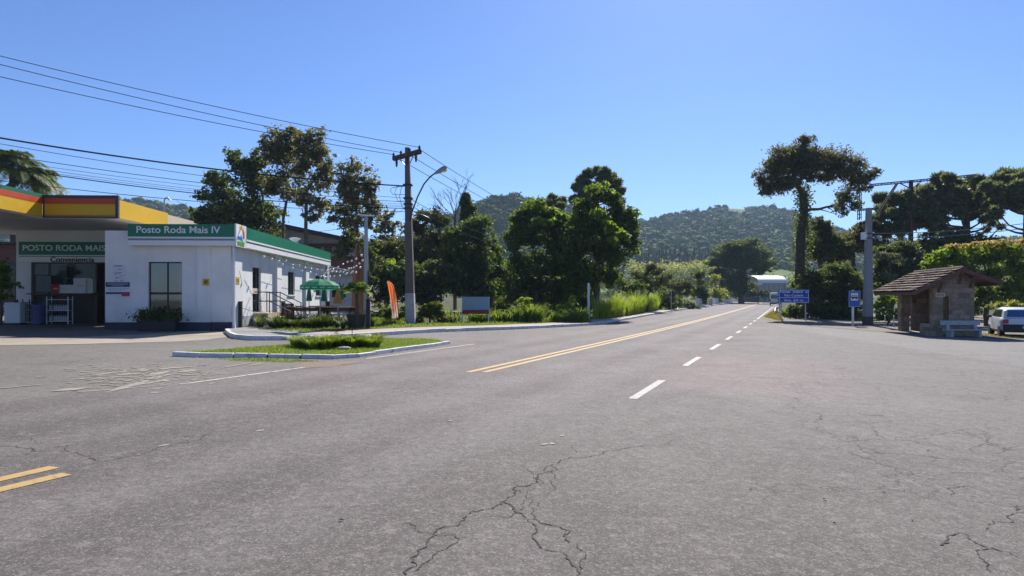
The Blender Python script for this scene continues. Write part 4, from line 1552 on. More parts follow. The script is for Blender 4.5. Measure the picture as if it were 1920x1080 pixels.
REDW = pm('red_brown_wood', (0.16, 0.05, 0.028), 0.6, 0.25, 4)
for i, (px, py, wd_, rz, lab) in enumerate(((575, 609, 1.9, 0.05, 'dark wooden garden table below the open parasol'), (632, 609, 1.9, -0.05, 'dark wooden garden table behind the middle black post'))):
    o = put('garden_table', lab, 'table', px, py, PZ, rz)
    t = MB()
    for k in range(5):
        t.box((0, -0.36 + k * 0.18, 0.87), (wd_, 0.16, 0.035))
    t.build('tabletop', REDW, o)
    MB().box((0, -0.38, 0.76), (wd_ - 0.2, 0.03, 0.14)).box((0, 0.38, 0.76), (wd_ - 0.2, 0.03, 0.14)).build('apron', WOODD, o)
    for sx in (-1, 1):
        for sy in (-1, 1):
            MB().bar((sx * wd_ * 0.42, sy * 0.36, 0.0), (sx * wd_ * 0.42, sy * 0.36, 0.85), 0.07).build('leg', WOODD, o)


def folding_chair(label, px, py, rz):
    o = put('folding_chair', label, 'chair', px, py, PZ, rz)
    s_ = MB()
    for k in range(4):
        s_.box((0, -0.17 + k * 0.115, 0.46), (0.42, 0.1, 0.02))
    s_.build('seat', WOODD, o)
    b_ = MB()
    for k in range(3):
        b_.box((0, 0.27 + 0.02 * k, 0.66 + k * 0.1), (0.42, 0.02, 0.075))
    b_.build('backrest', WOODD, o)
    for sx in (-1, 1):
        MB().bar((sx * 0.22, -0.28, 0), (sx * 0.22, 0.33, 0.92), 0.035).build('leg', WOODD, o)
        MB().bar((sx * 0.19, 0.26, 0), (sx * 0.19, -0.2, 0.46), 0.035).build('leg', WOODD, o)
    return o


for args in ((555, 608.5, 1.2, 'folding wooden chair at the left end of the tables'), (568, 606, 2.9, 'folding wooden chair behind the parasol table'),
             (590, 605.5, 3.3, 'folding wooden chair left of the middle black post'), (609, 605.5, 3.0, 'folding wooden chair hidden behind the middle black post'),
             (628, 605, 3.2, 'folding wooden chair under the ochre parasol'), (651, 609.5, -1.2, 'folding wooden chair at the right end beside the potted palm')):
    folding_chair(args[3], args[0], args[1], args[2])

# potted palm
pot = put('potted_palm', 'small feathery palm in a square black pot near the lamp pole', 'plant', 668, 616, PZ, 0.2)
MB().lathe([(0.33, 0), (0.40, 0.58), (0.43, 0.59), (0.43, 0.64), (0.36, 0.64), (0.34, 0.5)], 4).build('pot', pm('dark_pot', (0.04, 0.042, 0.036), 0.7, 0.3, 3), pot)
POTPALM = pot
# steel lamp pole
b = at(686.5, 614.5, PZ)
lpole = thing('floodlight_pole', 'grey steel pole with a flat lamp arm in the beer garden', 'lamp post', b)
H_ = P(686.5, 404, b.y).z - b.z
MB().tube([(0, 0, 0), (0, 0, H_ * 0.5), (0, 0, H_)], [0.13, 0.105, 0.075], 10).build('pole', STEEL, lpole, smooth=True)
MB().tube([(0.12, -0.1, 0), (0.12, -0.1, P(690, 508, b.y).z - b.z)], 0.028, 6).build('conduit', BLACKW, lpole)
q0, q1 = P(674, 401, b.y) - b, P(704, 407, b.y) - b
q0.y, q1.y = 0.4, -0.5
MB().bar(q0, q1, 0.16, 0.06).build('lamp_arm', WHITEPLAST, lpole)
MB().box((q0 + (q1 - q0) * 0.22) - Vector((0, 0, 0.05)), (0.3, 0.2, 0.05)).build('lamp_head', STEEL, lpole)
# string lights
BULB = NT('warm_bulb')
e_ = BULB.n('ShaderNodeBsdfPrincipled')
e_.inputs['Base Color'].default_value = (0.85, 0.83, 0.78, 1)
e_.inputs['Roughness'].default_value = 0.2
BULB = BULB.done(e_.outputs[0])


def string(label, pts, nb, sag):
    o = thing('string_lights', label, 'string lights', pts[0], group='strings of festoon bulbs over the beer garden')
    line = []
    for a, b in zip(pts[:-1], pts[1:]):
        for k in range(10):
            t_ = k / 10
            line.append(a.lerp(b, t_) - pts[0] - Vector((0, 0, sag * math.sin(math.pi * t_))))
    line.append(pts[-1] - pts[0])
    MB().tube(line, 0.008, 5).build('cable', WIRE, o)
    for k in range(nb):
        t_ = (k + 0.5) / nb * (len(line) - 1)
        p = line[int(t_)].lerp(line[min(len(line) - 1, int(t_) + 1)], t_ % 1)
        MB().ball(p - Vector((0, 0, 0.13)), 0.062, 2).build('bulb', BULB, o, smooth=True)
    return o


hk = lambda px, py, D: P(px, py, D)
string('festoon string from the near shop eaves to the far pole', [wl((0.5, sd(478, 470, .46).y, zb - 0.1)), wl((2.0, sd(560, 500, .46).y, zb - 0.55)), P(655, 500, 42), P(683, 480, 33)], 16, 0.12)
string('festoon string sagging over the open parasol', [wl((0.5, sd(497, 478, .46).y, zb - 0.1)), P(585, 507, 38), P(625, 514, 42), P(683, 492, 33)], 14, 0.15)
string('festoon string along the far shop eaves', [wl((0.5, sd(520, 484, .46).y, zb - 0.1)), P(612, 504, 44), P(648, 488, 42), P(683, 470, 33)], 12, 0.1)
string('lowest festoon string by the far shop corner', [wl((0.5, LEN - 1.0, zb - 0.1)), P(640, 506, 42), P(672, 505, 36)], 8, 0.08)

# white outbuilding and big shed behind the beer garden
ob = thing('white_outbuilding', 'low weathered white outbuilding behind the beer garden', 'building', G(640, 58), TH)
MB().span((-3, 0, 0), (1.6, 0.25, 3.4)).span((1.35, 0.25, 0), (1.6, 6, 3.2)).span((-3, 0.25, 0), (-2.75, 6, 3.2)).span((-2.75, 5.75, 0), (1.35, 6, 3.2)).build('wall', pm('weathered_white', (0.5, 0.5, 0.48), 0.9, 0.25, 1.5, dirt=0.5, dirtcol=(0.2, 0.2, 0.19)), ob)
MB().prism([(-3.3, -0.4, 3.2), (1.9, -0.4, 3.2), (1.9, -0.4, 3.35), (-3.3, -0.4, 4.5)], (0, 7, 0)).build('roof', pm('old_roof_sheet', (0.3, 0.29, 0.28), 0.8, 0.3, 2), ob)
f_ = MB().span((-0.8, -0.03, 1.3), (0.4, -0.002, 2.3)).build('window', DARKMETAL, ob)
MB().span((-0.75, -0.05, 1.35), (0.35, -0.031, 2.25)).build('pane', GLASS, f_)
f_ = MB().span((0.7, -0.03, 1.9), (1.3, -0.002, 2.6)).build('window', DARKMETAL, ob)
MB().span((0.74, -0.05, 1.94), (1.26, -0.031, 2.56)).build('pane', GLASS, f_)

DW = 76.0
shed = thing('gabled_shed', 'large grey boarded shed with dark gable roof behind the shop', 'building', G(575, DW), 0.02)
bz = shed.location.z


def shp(px, py):
    p = P(px, py, DW)
    return Vector((p.x - shed.location.x, 0, p.z - bz))


l_, r_p = shp(420, 470), shp(715, 470)
ap = shp(536, 425)
eL, eR = shp(420, 455), shp(690, 458)
g_ = MB().prism([(l_.x, 0, 0), (eR.x, 0, 0), (eR.x, 0, eR.z - 0.2), (ap.x, 0, ap.z - 0.3), (l_.x, 0, eL.z - 0.2)], (0, 0.3, 0))
g_.span((l_.x, 0.3, 0), (l_.x + 0.3, 24, eL.z - 0.3)).span((eR.x - 0.3, 0.3, 0), (eR.x, 24, eR.z - 0.3))
g_.build('wall', pm('grey_boards', (0.38, 0.33, 0.30), 0.9, 0.3, 0.7, dirt=0.5, dirtcol=(0.16, 0.13, 0.115)), shed)
for a, b in ((eL, ap), (ap, eR)):
    dd = (b - a).normalized()
    a2, b2 = (a - dd * 0.9, b) if a is eL else (a, b + dd * 0.9)
    MB().prism([a2 + Vector((0, -0.9, -0.12)), b2 + Vector((0, -0.9, -0.12)), b2 + Vector((0, -0.9, 0.24)), a2 + Vector((0, -0.9, 0.24))], (0, 26, 0)).build('roof', pm('dark_blue_roof', (0.035, 0.035, 0.055), 0.6), shed)
hz_ = shp(600, 457).z
MB().span((shp(545, 0).x, -0.35, hz_ - 0.35), (eR.x, -0.003, hz_)).build('beam', WOODD, shed)
for (a, b, c, d) in ((607, 459, 624.5, 474.5), (628, 461, 655, 477), (572, 459, 586, 474), (588, 459, 604, 474)):
    p, q = shp(a, b), shp(c, d)
    f_ = MB()
    f_.span((p.x, -0.12, q.z), (q.x, -0.004, p.z)).build('window', pm('window_boards', (0.36, 0.28, 0.2), 0.8, 0.3), shed)
    fo_ = [o_ for o_ in kids(shed) if o_.name.startswith('window')][-1]
    m = MB()
    for k in range(4):
        zz = q.z + (p.z - q.z) * (k + 0.5) / 4
        m.box(((p.x + q.x) / 2, -0.15, zz), (q.x - p.x - 0.2, 0.05, (p.z - q.z) * 0.19), rx=0.3)
    m.build('louvres', pm('dark_slats', (0.03, 0.03, 0.03), 0.6), fo_)
m = MB()
p, q = shp(625, 476.5), shp(690, 480.5)
m.span((p.x, -0.5, q.z), (q.x, -0.4, q.z + 0.12)).span((p.x, -0.5, p.z), (q.x, -0.4, p.z + 0.1))
for k in range(6):
    xx = p.x + (q.x - p.x) * k / 5
    m.span((xx - 0.06, -0.46, q.z + 0.12), (xx + 0.06, -0.41, p.z))
m.build('balustrade', pm('weathered_white', (0.5, 0.5, 0.48), 0.9), shed)
p, q = shp(622, 481), shp(690, 500)
MB().span((p.x, -0.3, 0), (q.x, -0.005, p.z)).build('lower_wall', pm('red_brick_shade', (0.22, 0.09, 0.07), 0.9, 0.3, 2), shed)  # lower wall in one dull red brick colour

# ------------------------------------------------------------------ ROADSIDE LEFT: pole, lamp, wires, flag, board
ub = at(770, 607, 0.14)
UD = ub.y
up_ = thing('utility_pole', 'tall weathered concrete utility pole with whitewashed foot and timber crossarm', 'utility pole', ub)
ztop = P(764, 277, UD).z - ub.z
lean = P(763.5, 277, UD).x - ub.x


def upx(z):
    return lean * z / ztop


m = MB()
m.tube([(upx(z), 0, z) for z in (1.62, 4, 7, ztop)], [0.315, 0.265, 0.215, 0.15], 4).build('shaft', POLEC, up_)
WASH = pm('whitewash', (0.42, 0.42, 0.43), 0.9, 0.25, 2, bump=0.3, dirt=0.5, dirtcol=(0.16, 0.15, 0.14))
MB().tube([(upx(-0.3), 0, -0.3), (upx(1.62), 0, 1.62)], [0.365, 0.319], 4).build('foot', WASH, up_)
ca, cb = P(737, 297, UD * 1.022) - ub, P(788, 283, UD * 0.978) - ub
MB().bar(ca, cb, 0.12, 0.2).bar(ca + Vector((0, 0.26, 0)), cb + Vector((0, 0.26, 0)), 0.1, 0.18).build('crossarm', pm('old_timber', (0.07, 0.045, 0.035), 0.85, 0.3, 4), up_)
cm_ = (ca + cb) / 2
for k in (0.22, 0.78):
    q = ca.lerp(cb, k)
    MB().bar((upx(ztop - 1.0), 0, ztop - 1.1), q - Vector((0, 0, 0.08)), 0.04).build('brace', STEEL, up_)
INS = pm('dark_porcelain', (0.05, 0.03, 0.025), 0.3, 0.1)
for k in (0.02, 0.3, 0.62, 0.97):
    q = ca.lerp(cb, k)
    MB().lathe([(0.03, 0.08), (0.07, 0.12), (0.05, 0.16), (0.08, 0.2), (0.05, 0.25), (0.03, 0.3)], 10, q).build('insulator', INS, up_)
for k in (0.14, 0.5, 0.85):
    q = ca.lerp(cb, k)
    MB().lathe([(0.04, -0.1), (0.07, -0.16), (0.05, -0.2), (0.07, -0.25), (0.05, -0.5), (0.03, -0.55)], 8, q + Vector((0.02, -0.15, 0))).build('fuse_cutout', INS, up_)
for py in (347, 372, 383, 391):
    z_ = P(765, py, UD).z - ub.z
    MB().box((upx(z_), 0, z_), (0.46, 0.46, 0.07)).build('clamp_band', DARKMETAL, up_)
# drop loops
lo = MB()
for sx, py0, py1 in ((0, 349, 392), (-0.25, 348, 378), (-0.5, 350, 366)):
    z0_, z1_c = P(760, py0, UD).z - ub.z, P(760, py1, UD).z - ub.z
    lo.tube([(upx(z0_) - 0.15, -0.2, z0_), (-0.45 + sx, -0.25, z0_ - 0.1), (-0.55 + sx, -0.25, (z0_ + z1_c) / 2), (-0.4 + sx, -0.2, z1_c), (upx(z1_c) - 0.1, -0.2, z1_c)], 0.014, 5)
lo.build('jumper_cables', WIRE, up_)

sl = thing('street_lamp', 'street lamp on a long curved arm fixed to the utility pole', 'street lamp', ub + Vector((upx(5.9), -0.2, P(768, 415, UD).z - ub.z)))
lb = sl.location
armpx = [(769, 414), (773, 396), (783, 369), (795, 345), (806, 332), (815, 325)]
MB().tube([P(x, y, UD - 0.2 - 0.2 * i) - lb for i, (x, y) in enumerate(armpx)], 0.038, 8).build('arm', DARKMETAL, sl, smooth=True)
h0, h1 = P(814, 326, UD - 1.2) - lb, P(838, 313, UD - 1.5) - lb
hd = (h1 - h0)
hm = MB()
hm.tube([h0, h0 + hd * 0.15, h0 + hd * 0.45, h0 + hd * 0.8, h1], [0.05, 0.09, 0.15, 0.17, 0.06], 12, 0.75)
ho = hm.build('lamp_head', pm('lamp_grey', (0.30, 0.28, 0.26), 0.4, 0.1, 3, metal=0.3), sl, smooth=True)
MB().ball(h0 + hd * 0.72 - Vector((0, 0, 0.07)), (0.2, 0.12, 0.11), 2).build('glass_bowl', pm('frosted_glass', (0.7, 0.7, 0.68), 0.25), ho, smooth=True)


def wire(label, a, b, r, sag=0.5, group='overhead wires from the left to the utility pole', n=28):
    o = thing('overhead_wire', label, 'wire', a, group=group)
    pts = []
    for k in range(n + 1):
        t_ = k / n
        pts.append(a.lerp(b, t_) - a - Vector((0, 0, 4 * sag * t_ * (1 - t_))))
    MB().tube(pts, r, 5).build('line', WIRE, o)
    return o


DL = 26.0
up3 = ((100, ca.lerp(cb, 0.97), 'topmost thin power line running down to the crossarm'), (116, ca.lerp(cb, 0.3), 'second thin power line just below the topmost one'), (139, ca.lerp(cb, 0.02), 'third thin power line of the upper set'))
for y_, q, lab in up3:
    b_ = ub + q + Vector((0, 0, 0.2))
    a0 = P(0, y_, DL)
    a_ = a0 + (a0 - b_) * 0.15
    wire(lab, a_, b_, 0.0145, 0.22)
low = ((251, 349, 0.034, 'thick twisted cable, uppermost of the lower bundle', 0.35), (263, 372, 0.011, 'thin wire right under the thick twisted cable', 0.3),
       (283, 379, 0.013, 'black wire in the upper middle of the lower bundle', 0.3), (293, 383, 0.008, 'hair-thin wire in the middle of the lower bundle', 0.3),
       (298, 386, 0.008, 'hair-thin wire, next lower of the middle pair', 0.35), (303, 388, 0.008, 'hair-thin wire just over the heavy black cable', 0.35),
       (304, 391, 0.020, 'heavy black cable low in the bundle', 0.4), (331, 397, 0.013, 'lowest black wire crossing above the canopy', 0.35))
for y0_, y1_, r_w, lab, sg in low:
    a0, b_ = P(0, y0_, DL), P(764, y1_, UD)
    a_ = a0 + (a0 - b_) * 0.15
    wire(lab, a_, b_, r_w, sg)
# beyond the pole, along the road to the hidden next pole
for k, (q, pe, lab) in enumerate(((ca.lerp(cb, 0.97), (1030, 420), 'upper far power line going on from the pole to the hills'), (ca.lerp(cb, 0.5), (1022, 428), 'middle far power line going on from the pole'), (ca.lerp(cb, 0.05), (1014, 434), 'lower far power line going on from the pole'))):
    wire(lab, ub + q + Vector((0, 0, 0.1)), P(pe[0], pe[1], 78), 0.018, 0.3, 'overhead wires beyond the utility pole')
for k, (y0_, pe, lab) in enumerate(((372, (960, 448), 'service wire leaving the pole into the treetops'), (384, (960, 462), 'lower service wire leaving the pole into the trees'))):
    wire(lab, P(768, y0_, UD), P(pe[0], pe[1], 72), 0.016, 0.5, 'overhead wires beyond the utility pole')
wire('slack service wire from the pole to the shop roof', P(764, 390, UD), P(330, 376, 40), 0.010, 1.6, 'overhead wires from the left to the utility pole')
sb = P(797, 408, UD + 0.6)
o = thing('splice_box', 'black cable closure hanging from a wire right of the pole', 'cable closure', sb)
MB().tube([P(783, 401, UD + 0.6) - sb, P(787, 403.5, UD + 0.6) - sb, P(792, 406, UD + 0.6) - sb, P(803, 411, UD + 0.7) - sb, P(806, 412.5, UD + 0.7) - sb], [0.02, 0.07, 0.11, 0.11, 0.03], 10).build('body', DARKMETAL, o, smooth=True)
MB().tube([P(770, 394, UD) - sb, P(778, 397, UD + 0.3) - sb, P(784, 401.5, UD + 0.6) - sb], 0.02, 6).build('cable', WIRE, o)

# feather flag
fb = at(748, 607, 0.14)
FD = fb.y
ff = thing('feather_flag', 'tall orange feather flag with white and red print beside the pole', 'flag', fb)
u_ = lambda a, b: P(700 + a / 10.8, 520 + b / 10.8, FD) - fb
Lp = [u_(*q) for q in ((272, 92), (292, 150), (304, 220), (318, 300), (332, 400), (343, 500), (354, 600), (365, 700), (378, 790), (386, 838))]
Rp = [u_(*q) for q in ((292, 76), (350, 95), (400, 150), (432, 230), (455, 310), (472, 420), (485, 530), (497, 640), (508, 760), (512, 832))]
vs, fcs = [], []
NW = 8
for i, (a, b) in enumerate(zip(Lp, Rp)):
    for k in range(NW + 1):
        q = a.lerp(b, k / NW)
        q.y = 0.07 * math.sin(k * 1.9 + i * 0.25) * min(1, i / 3)
        vs.append(q)
for i in range(len(Lp) - 1):
    for k in range(NW):
        a = i * (NW + 1) + k
        fcs.append((a, a + 1, a + NW + 2, a + NW + 1))
t = NT('orange_flag_print')
sp = t.n('ShaderNodeSeparateXYZ')
t.link(t.obj(), sp.inputs[0])
zf = Lp[0].z
zz = t.m('DIVIDE', sp.outputs[2], zf)
nz = t.noise(t.obj(), 2.2, 3, 0.6, 1.0)
c = t.mix(t.rng(t.m('ADD', zz, t.m('MULTIPLY', nz, 0.2)), 0.25, 0.75), (0.66, 0.58, 0.5, 1), (0.80, 0.26, 0.07, 1))
rd = t.m('MULTIPLY', t.rng(t.m('ABSOLUTE', t.m('SUBTRACT', zz, 0.35)), 0.03, 0.13, 1, 0), t.rng(nz, 0.45, 0.6))
c = t.mix(rd, c, (0.55, 0.04, 0.06, 1))
c = t.mix(t.m('MULTIPLY', t.rng(nz, 0.56, 0.62), t.rng(zz, 0.7, 0.5)), c, (0.72, 0.55, 0.5, 1))
pr = t.bsdf(c, 0.7, 0, 0.2)
tr = t.n('ShaderNodeBsdfTranslucent')
t.link(c, tr.inputs[0])
mx = t.n('ShaderNodeMixShader')
mx.inputs[0].default_value = 0.45
t.link(pr, mx.inputs[1])
t.link(tr.outputs[0], mx.inputs[2])
MB().add(vs, fcs).build('cloth', t.done(mx.outputs[0]), ff, smooth=True)
MB().tube([Vector((0, 0, 0)), Rp[9] + Vector((0.02, 0, 0)), Rp[6] + Vector((0.02, 0, 0)), Rp[4] + Vector((0.02, 0, 0)), Rp[2] + Vector((0.02, 0, 0)), Rp[1] + Vector((0.01, 0, 0.02)), Rp[0] + Vector((0, 0, 0.02)), Lp[0] + Vector((-0.02, 0, 0.0))], 0.018, 6).build('pole', DARKMETAL, ff)
MB().box((0, 0, 0.03), (0.4, 0.4, 0.05)).build('foot', CONC, ff)

# sale board
bb = at(890, 604, 0.14)
BD = bb.y
bd = thing('billboard', 'blank grey-blue roadside board with a red lower stripe on two posts', 'board', bb)
x0, x1 = P(866.5, 570, BD).x - bb.x, P(917, 570, BD).x - bb.x
z1q, z2q, z3q = P(890, 556.5, BD).z - bb.z, P(890, 581, BD).z - bb.z, P(890, 588.5, BD).z - bb.z
MB().span((x0, -0.03, z2q), (x1, 0.03, z1q)).build('panel', pm('grey_blue_panel', (0.22, 0.33, 0.42), 0.5, 0.06), bd)
MB().span((x0, -0.035, z3q), (x1, 0.03, z2q)).build('stripe', pm('dark_red_panel', (0.22, 0.03, 0.035), 0.5, 0.08), bd)
for x_ in (x0 + 0.03, x1 - 0.03):
    MB().span((x_ - 0.04, 0.031, 0), (x_ + 0.04, 0.11, z1q)).build('post', WHITE, bd)

# white marker post on the pavement
o = put('marker_post', 'slender white post on the pavement edge in front of the big trees', 'post', 1103.5, 600, 0.14)
hP = P(1103.5, 532, o.location.y).z - o.location.z
MB().tube([(0, 0, 0), (0, 0, hP)], 0.075, 12).build('shaft', WHITE, o, smooth=True)
MB().lathe([(0.08, hP), (0.08, hP + 0.03), (0.02, hP + 0.05)], 12).build('cap', WHITE, o)

# back of a round road sign
o = put('road_sign', 'round road sign seen from behind on a thin post left of the bridge', 'road sign', 1258.5, 583, 0.14)
D_ = o.location.y
hS_ = P(0, 543, D_).z - o.location.z
MB().bar((0, 0, 0), (0, 0, hS_), 0.07).build('post', pm('galvanised', (0.45, 0.45, 0.45), 0.5, 0.1, 4, metal=0.4), o)
cq = P(1261, 551, D_) - o.location
mb = MB()
ring = [(cq.x + 0.36 * math.cos(2 * math.pi * k / 24), 0.04, cq.z + 0.36 * math.sin(2 * math.pi * k / 24)) for k in range(24)]
mb.prism(ring, (0, 0.012, 0)).build('disc', DARKMETAL, o)

# ------------------------------------------------------------------ BRIDGE
def railing(label, s0, s1, n, nb, hgt):
    base = road_pt(s0, n)
    o = thing('bridge_railing', label, 'railing', base, -RANG)
    ln = s1 - s0
    zz = [road_pt(s0 + ln * k / 10, n).z - base.z for k in range(11)]

    def zz_(t_):
        k = min(9, int(t_ * 10))
        return zz[k] + (zz[k + 1] - zz[k]) * (t_ * 10 - k)
    W_ = pm('bridge_white', (0.72, 0.70, 0.68), 0.8, 0.12, 1.5, dirt=0.3)
    r_ = MB()
    for k in range(10):
        r_.bar((0, ln * k / 10, zz[k] + hgt - 0.06), (0, ln * (k + 1) / 10, zz[k + 1] + hgt - 0.06), 0.2, 0.12)
    r_.build('handrail', W_, o)
    r_ = MB()
    for k in range(10):
        r_.bar((0, ln * k / 10, zz[k] + 0.15), (0, ln * (k + 1) / 10, zz[k + 1] + 0.15), 0.34, 0.34)
    r_.build('base', W_, o)
    for k in range(nb):
        t_ = (k + 0.5) / nb
        z_ = zz_(t_)
        MB().lathe([(0.14, z_ + 0.3), (0.17, z_ + 0.36), (0.10, z_ + 0.45), (0.19, z_ + hgt - 0.42), (0.11, z_ + hgt - 0.22), (0.17, z_ + hgt - 0.12)], 8, (0, ln * t_, 0)).build('baluster', W_, o)
    for t_ in (0, 1):
        MB().box((0, ln * t_, zz_(t_) + hgt / 2), (0.45, 0.45, hgt + 0.1)).build('end_pillar', W_, o)
    return o


sb0, nb0 = road_sn(at(1312, 576))
railing('short near white baluster railing at the start of the bridge', sb0, sb0 + 14, -7.1, 5, 1.35)
o = thing('bridge_pillar', 'squat yellow-ochre pillar between the two bridge railings', 'pillar', road_pt(sb0 + 16, -6.9), -RANG)
MB().box((0, 0, 0.65), (0.9, 0.9, 1.3)).build('shaft', pm('ochre_render', (0.42, 0.34, 0.16), 0.85, 0.2), o, bevel=0.03)
MB().box((0, 0, 1.36), (1.1, 1.1, 0.12)).build('cap', WHITE, o)
railing('long far white baluster railing along the bridge', sb0 + 18, sb0 + 70, -7.1, 22, 1.3)
o = thing('parapet', 'low plain white parapet beyond the bridge railing', 'wall', road_pt(sb0 + 71, -7.1), -RANG)
MB().box((0, 18, 0.45), (0.3, 36, 0.9)).build('wall', pm('bridge_white', (0.72, 0.7, 0.68), 0.8), o)
MB().box((0, 18, 0.93), (0.42, 36, 0.06)).build('coping', WHITE, o)

# van driving away on the far bridge
vb = road_pt(road_sn(G(1454, 128))[0], road_sn(G(1454, 128))[1])
van = thing('van', 'white box van driving away over the bridge', 'van', vb, -RANG)
VW = pm('van_white', (0.75, 0.75, 0.74), 0.35, 0.04)
prof = [(-2.6, 0.45), (-2.6, 2.45), (-2.45, 2.55), (1.2, 2.55), (1.9, 1.6), (2.7, 1.3), (2.75, 0.45)]
MB().prism([(-0.98, y, z) for y, z in prof], (1.96, 0, 0)).build('body', VW, van, bevel=0.06)
MB().box((0, -2.62, 1.75), (1.5, 0.02, 0.7)).build('rear_window', GLASS, van)
for sx in (-1, 1):
    for sy in (-1.7, 1.8):
        w_ = MB()
        ring = [(0.28 * sx + sx * 0.62, sy + 0.36 * math.cos(2 * math.pi * k / 18), 0.36 + 0.36 * math.sin(2 * math.pi * k / 18)) for k in range(18)]
        w_.prism(ring, (sx * 0.1, 0, 0)).build('wheel', DARKMETAL, van)
    MB().box((sx * 0.86, -2.62, 1.1), (0.14, 0.03, 0.4)).build('tail_light', pm('red_lens', (0.4, 0.02, 0.02), 0.2), van)
MB().box((0, -2.66, 0.55), (1.9, 0.1, 0.22)).build('bumper', DARKMETAL, van)

# barrel-roofed hall beyond the bridge, its long side towards us
hD = 185.0
hb = P(1472, 545, hD)
hall = thing('barrel_roof_hall', 'pale hall with a shining curved white roof beyond the bridge', 'building', (hb.x, hD, 0), 0.06)
EZ, HZ = P(0, 531, hD).z, P(0, 518, hD + 6).z
HL = 49 * hD / FPX
arc = [(0, 7.0 - 7.4 * math.cos(math.pi * k / 12) - 0.0, EZ + (HZ - EZ) * math.sin(math.pi * k / 12) ** 0.8) for k in range(13)]
m = MB().span((-HL, 0, -1.5), (0, 0.3, EZ)).span((-HL, 13.7, -1.5), (0, 14.0, EZ))
m.build('wall', pm('pale_cladding', (0.50, 0.42, 0.37), 0.8), hall)
MB().prism([(-0.05, p[1], p[2] - 0.02) for p in arc] + [(-0.05, 14.4, -1.5), (-0.05, -0.4, -1.5)], (0.25, 0, 0)).build('gable', pm('light_blue_grey', (0.42, 0.46, 0.55), 0.6), hall)
rf = MB()
for k in range(12):
    a, b = Vector(arc[k]), Vector(arc[k + 1])
    rf.prism([a + Vector((-HL - 0.5, 0, 0.01)), b + Vector((-HL - 0.5, 0, 0.01)), b + Vector((-HL - 0.5, 0, 0.16)), a + Vector((-HL - 0.5, 0, 0.16))], (HL + 0.9, 0, 0))
rf.build('roof', pm('white_metal_roof', (0.8, 0.8, 0.82), 0.45, 0.04), hall)
MB().span((-HL - 1.2, -1, EZ - 0.5), (-HL + 0.3, 4, EZ + 0.1)).build('side_canopy', pm('white_metal_roof', (0.8, 0.8, 0.82), 0.45, 0.04), hall)
for k in range(5):
    x_ = -HL * (k + 0.15) / 5
    MB().span((x_ - 0.12, -0.06, -1.5), (x_ + 0.12, -0.003, EZ - 0.1)).build('wall_rib', pm('grey_steel', (0.3, 0.3, 0.3), 0.5), hall)
# ------------------------------------------------------------------ ROADSIDE RIGHT
SGB = pm('sign_blue', (0.010, 0.075, 0.42), 0.35, 0.05, 2)
GALV = pm('galvanised', (0.45, 0.45, 0.45), 0.5, 0.1, 4, metal=0.4)
b = at(1466, 601)
SD_ = b.y
sg = thing('road_sign', 'blue road sign with white lettering about the bridge', 'road sign', b, -0.12)
x0, x1 = 0.0, (1516.5 - 1462) * SD_ / FPX
x0 -= 0.25
x1 -= 0.25
z0, z1 = P(0, 568, SD_).z - b.z, P(0, 543, SD_).z - b.z
zm = P(0, 558, SD_).z - b.z
pan = MB().span((x0, -0.02, z0), (x1, 0.02, z1)).build('panel', SGB, sg)
bo = MB()
t_ = 0.035
for a_, b_, c_, d_ in ((x0 + t_, x1 - t_, z1 - 2 * t_, z1 - t_), (x0 + t_, x1 - t_, z0 + t_, z0 + 2 * t_), (x0 + t_, x1 - t_, zm - t_ / 2, zm + t_ / 2)):
    bo.span((a_, -0.026, c_), (b_, -0.021, d_))
for a_ in (x0 + t_, x1 - 2 * t_):
    bo.span((a_, -0.0255, z0 + 2 * t_ + 0.001), (a_ + t_, -0.021, zm - t_ / 2 - 0.001)).span((a_, -0.0255, zm + t_ / 2 + 0.001), (a_ + t_, -0.021, z1 - 2 * t_ - 0.001))
bo.build('border', SIGNW, pan)
xc = (x0 + x1) / 2
fit_text('Ponte  sobre  o', SIGNW, 'lettering', sg, (xc, -0.03, z1 - 0.26 * (z1 - zm)), FRONT, (x1 - x0) * 0.9, (z1 - zm) * 0.32, 0.015, 0.004)
fit_text('Rio Cadeia', SIGNW, 'lettering', sg, (xc, -0.03, z1 - 0.72 * (z1 - zm)), FRONT, (x1 - x0) * 0.62, (z1 - zm) * 0.27, 0.015, 0.004)
fit_text('Ext. 69 m', SIGNW, 'lettering', sg, (xc, -0.03, (zm + z0) / 2), FRONT, (x1 - x0) * 0.62, (zm - z0) * 0.42, 0.015, 0.004)
for x_ in (x0 + 0.2, x1 - 0.25):
    MB().span((x_ - 0.04, 0.021, -0.2), (x_ + 0.04, 0.10, z1 - 0.05)).build('post', GALV, sg)

b = at(1461.5, 598)
hm_ = thing('hazard_marker', 'narrow black and white striped hazard marker behind the blue sign', 'road sign', b, -0.1)
zA, zB = P(0, 571, b.y).z - b.z, P(0, 545, b.y).z - b.z
MB().span((-0.16, 0.0, zA), (0.16, 0.02, zB)).build('panel', DARKMETAL, hm_)
m = MB()
for k in range(5):
    zz = zA + (zB - zA) * (k + 0.1) / 5
    m.prism([(-0.16, -0.004, zz), (0.16, -0.004, zz + 0.12), (0.16, -0.004, zz + 0.22), (-0.16, -0.004, zz + 0.10)], (0, 0.003, 0))
m.build('stripes', SIGNW, hm_)
MB().span((-0.03, 0.021, 0), (0.03, 0.07, zB)).build('post', GALV, hm_)
b = at(1459, 590)
gr = thing('guard_rail', 'short pale guard rail curving away behind the blue sign', 'guard rail', b, -RANG)
pts = [(0.3 * (k / 8) ** 2 - 0.3, -1.5 + 13 * k / 8, 0.62 + (0.0 if k > 1 else -0.35 * (1 - k / 2))) for k in range(9)]
m = MB()
for p, q in zip(pts[:-1], pts[1:]):
    m.bar(p, q, 0.06, 0.30)
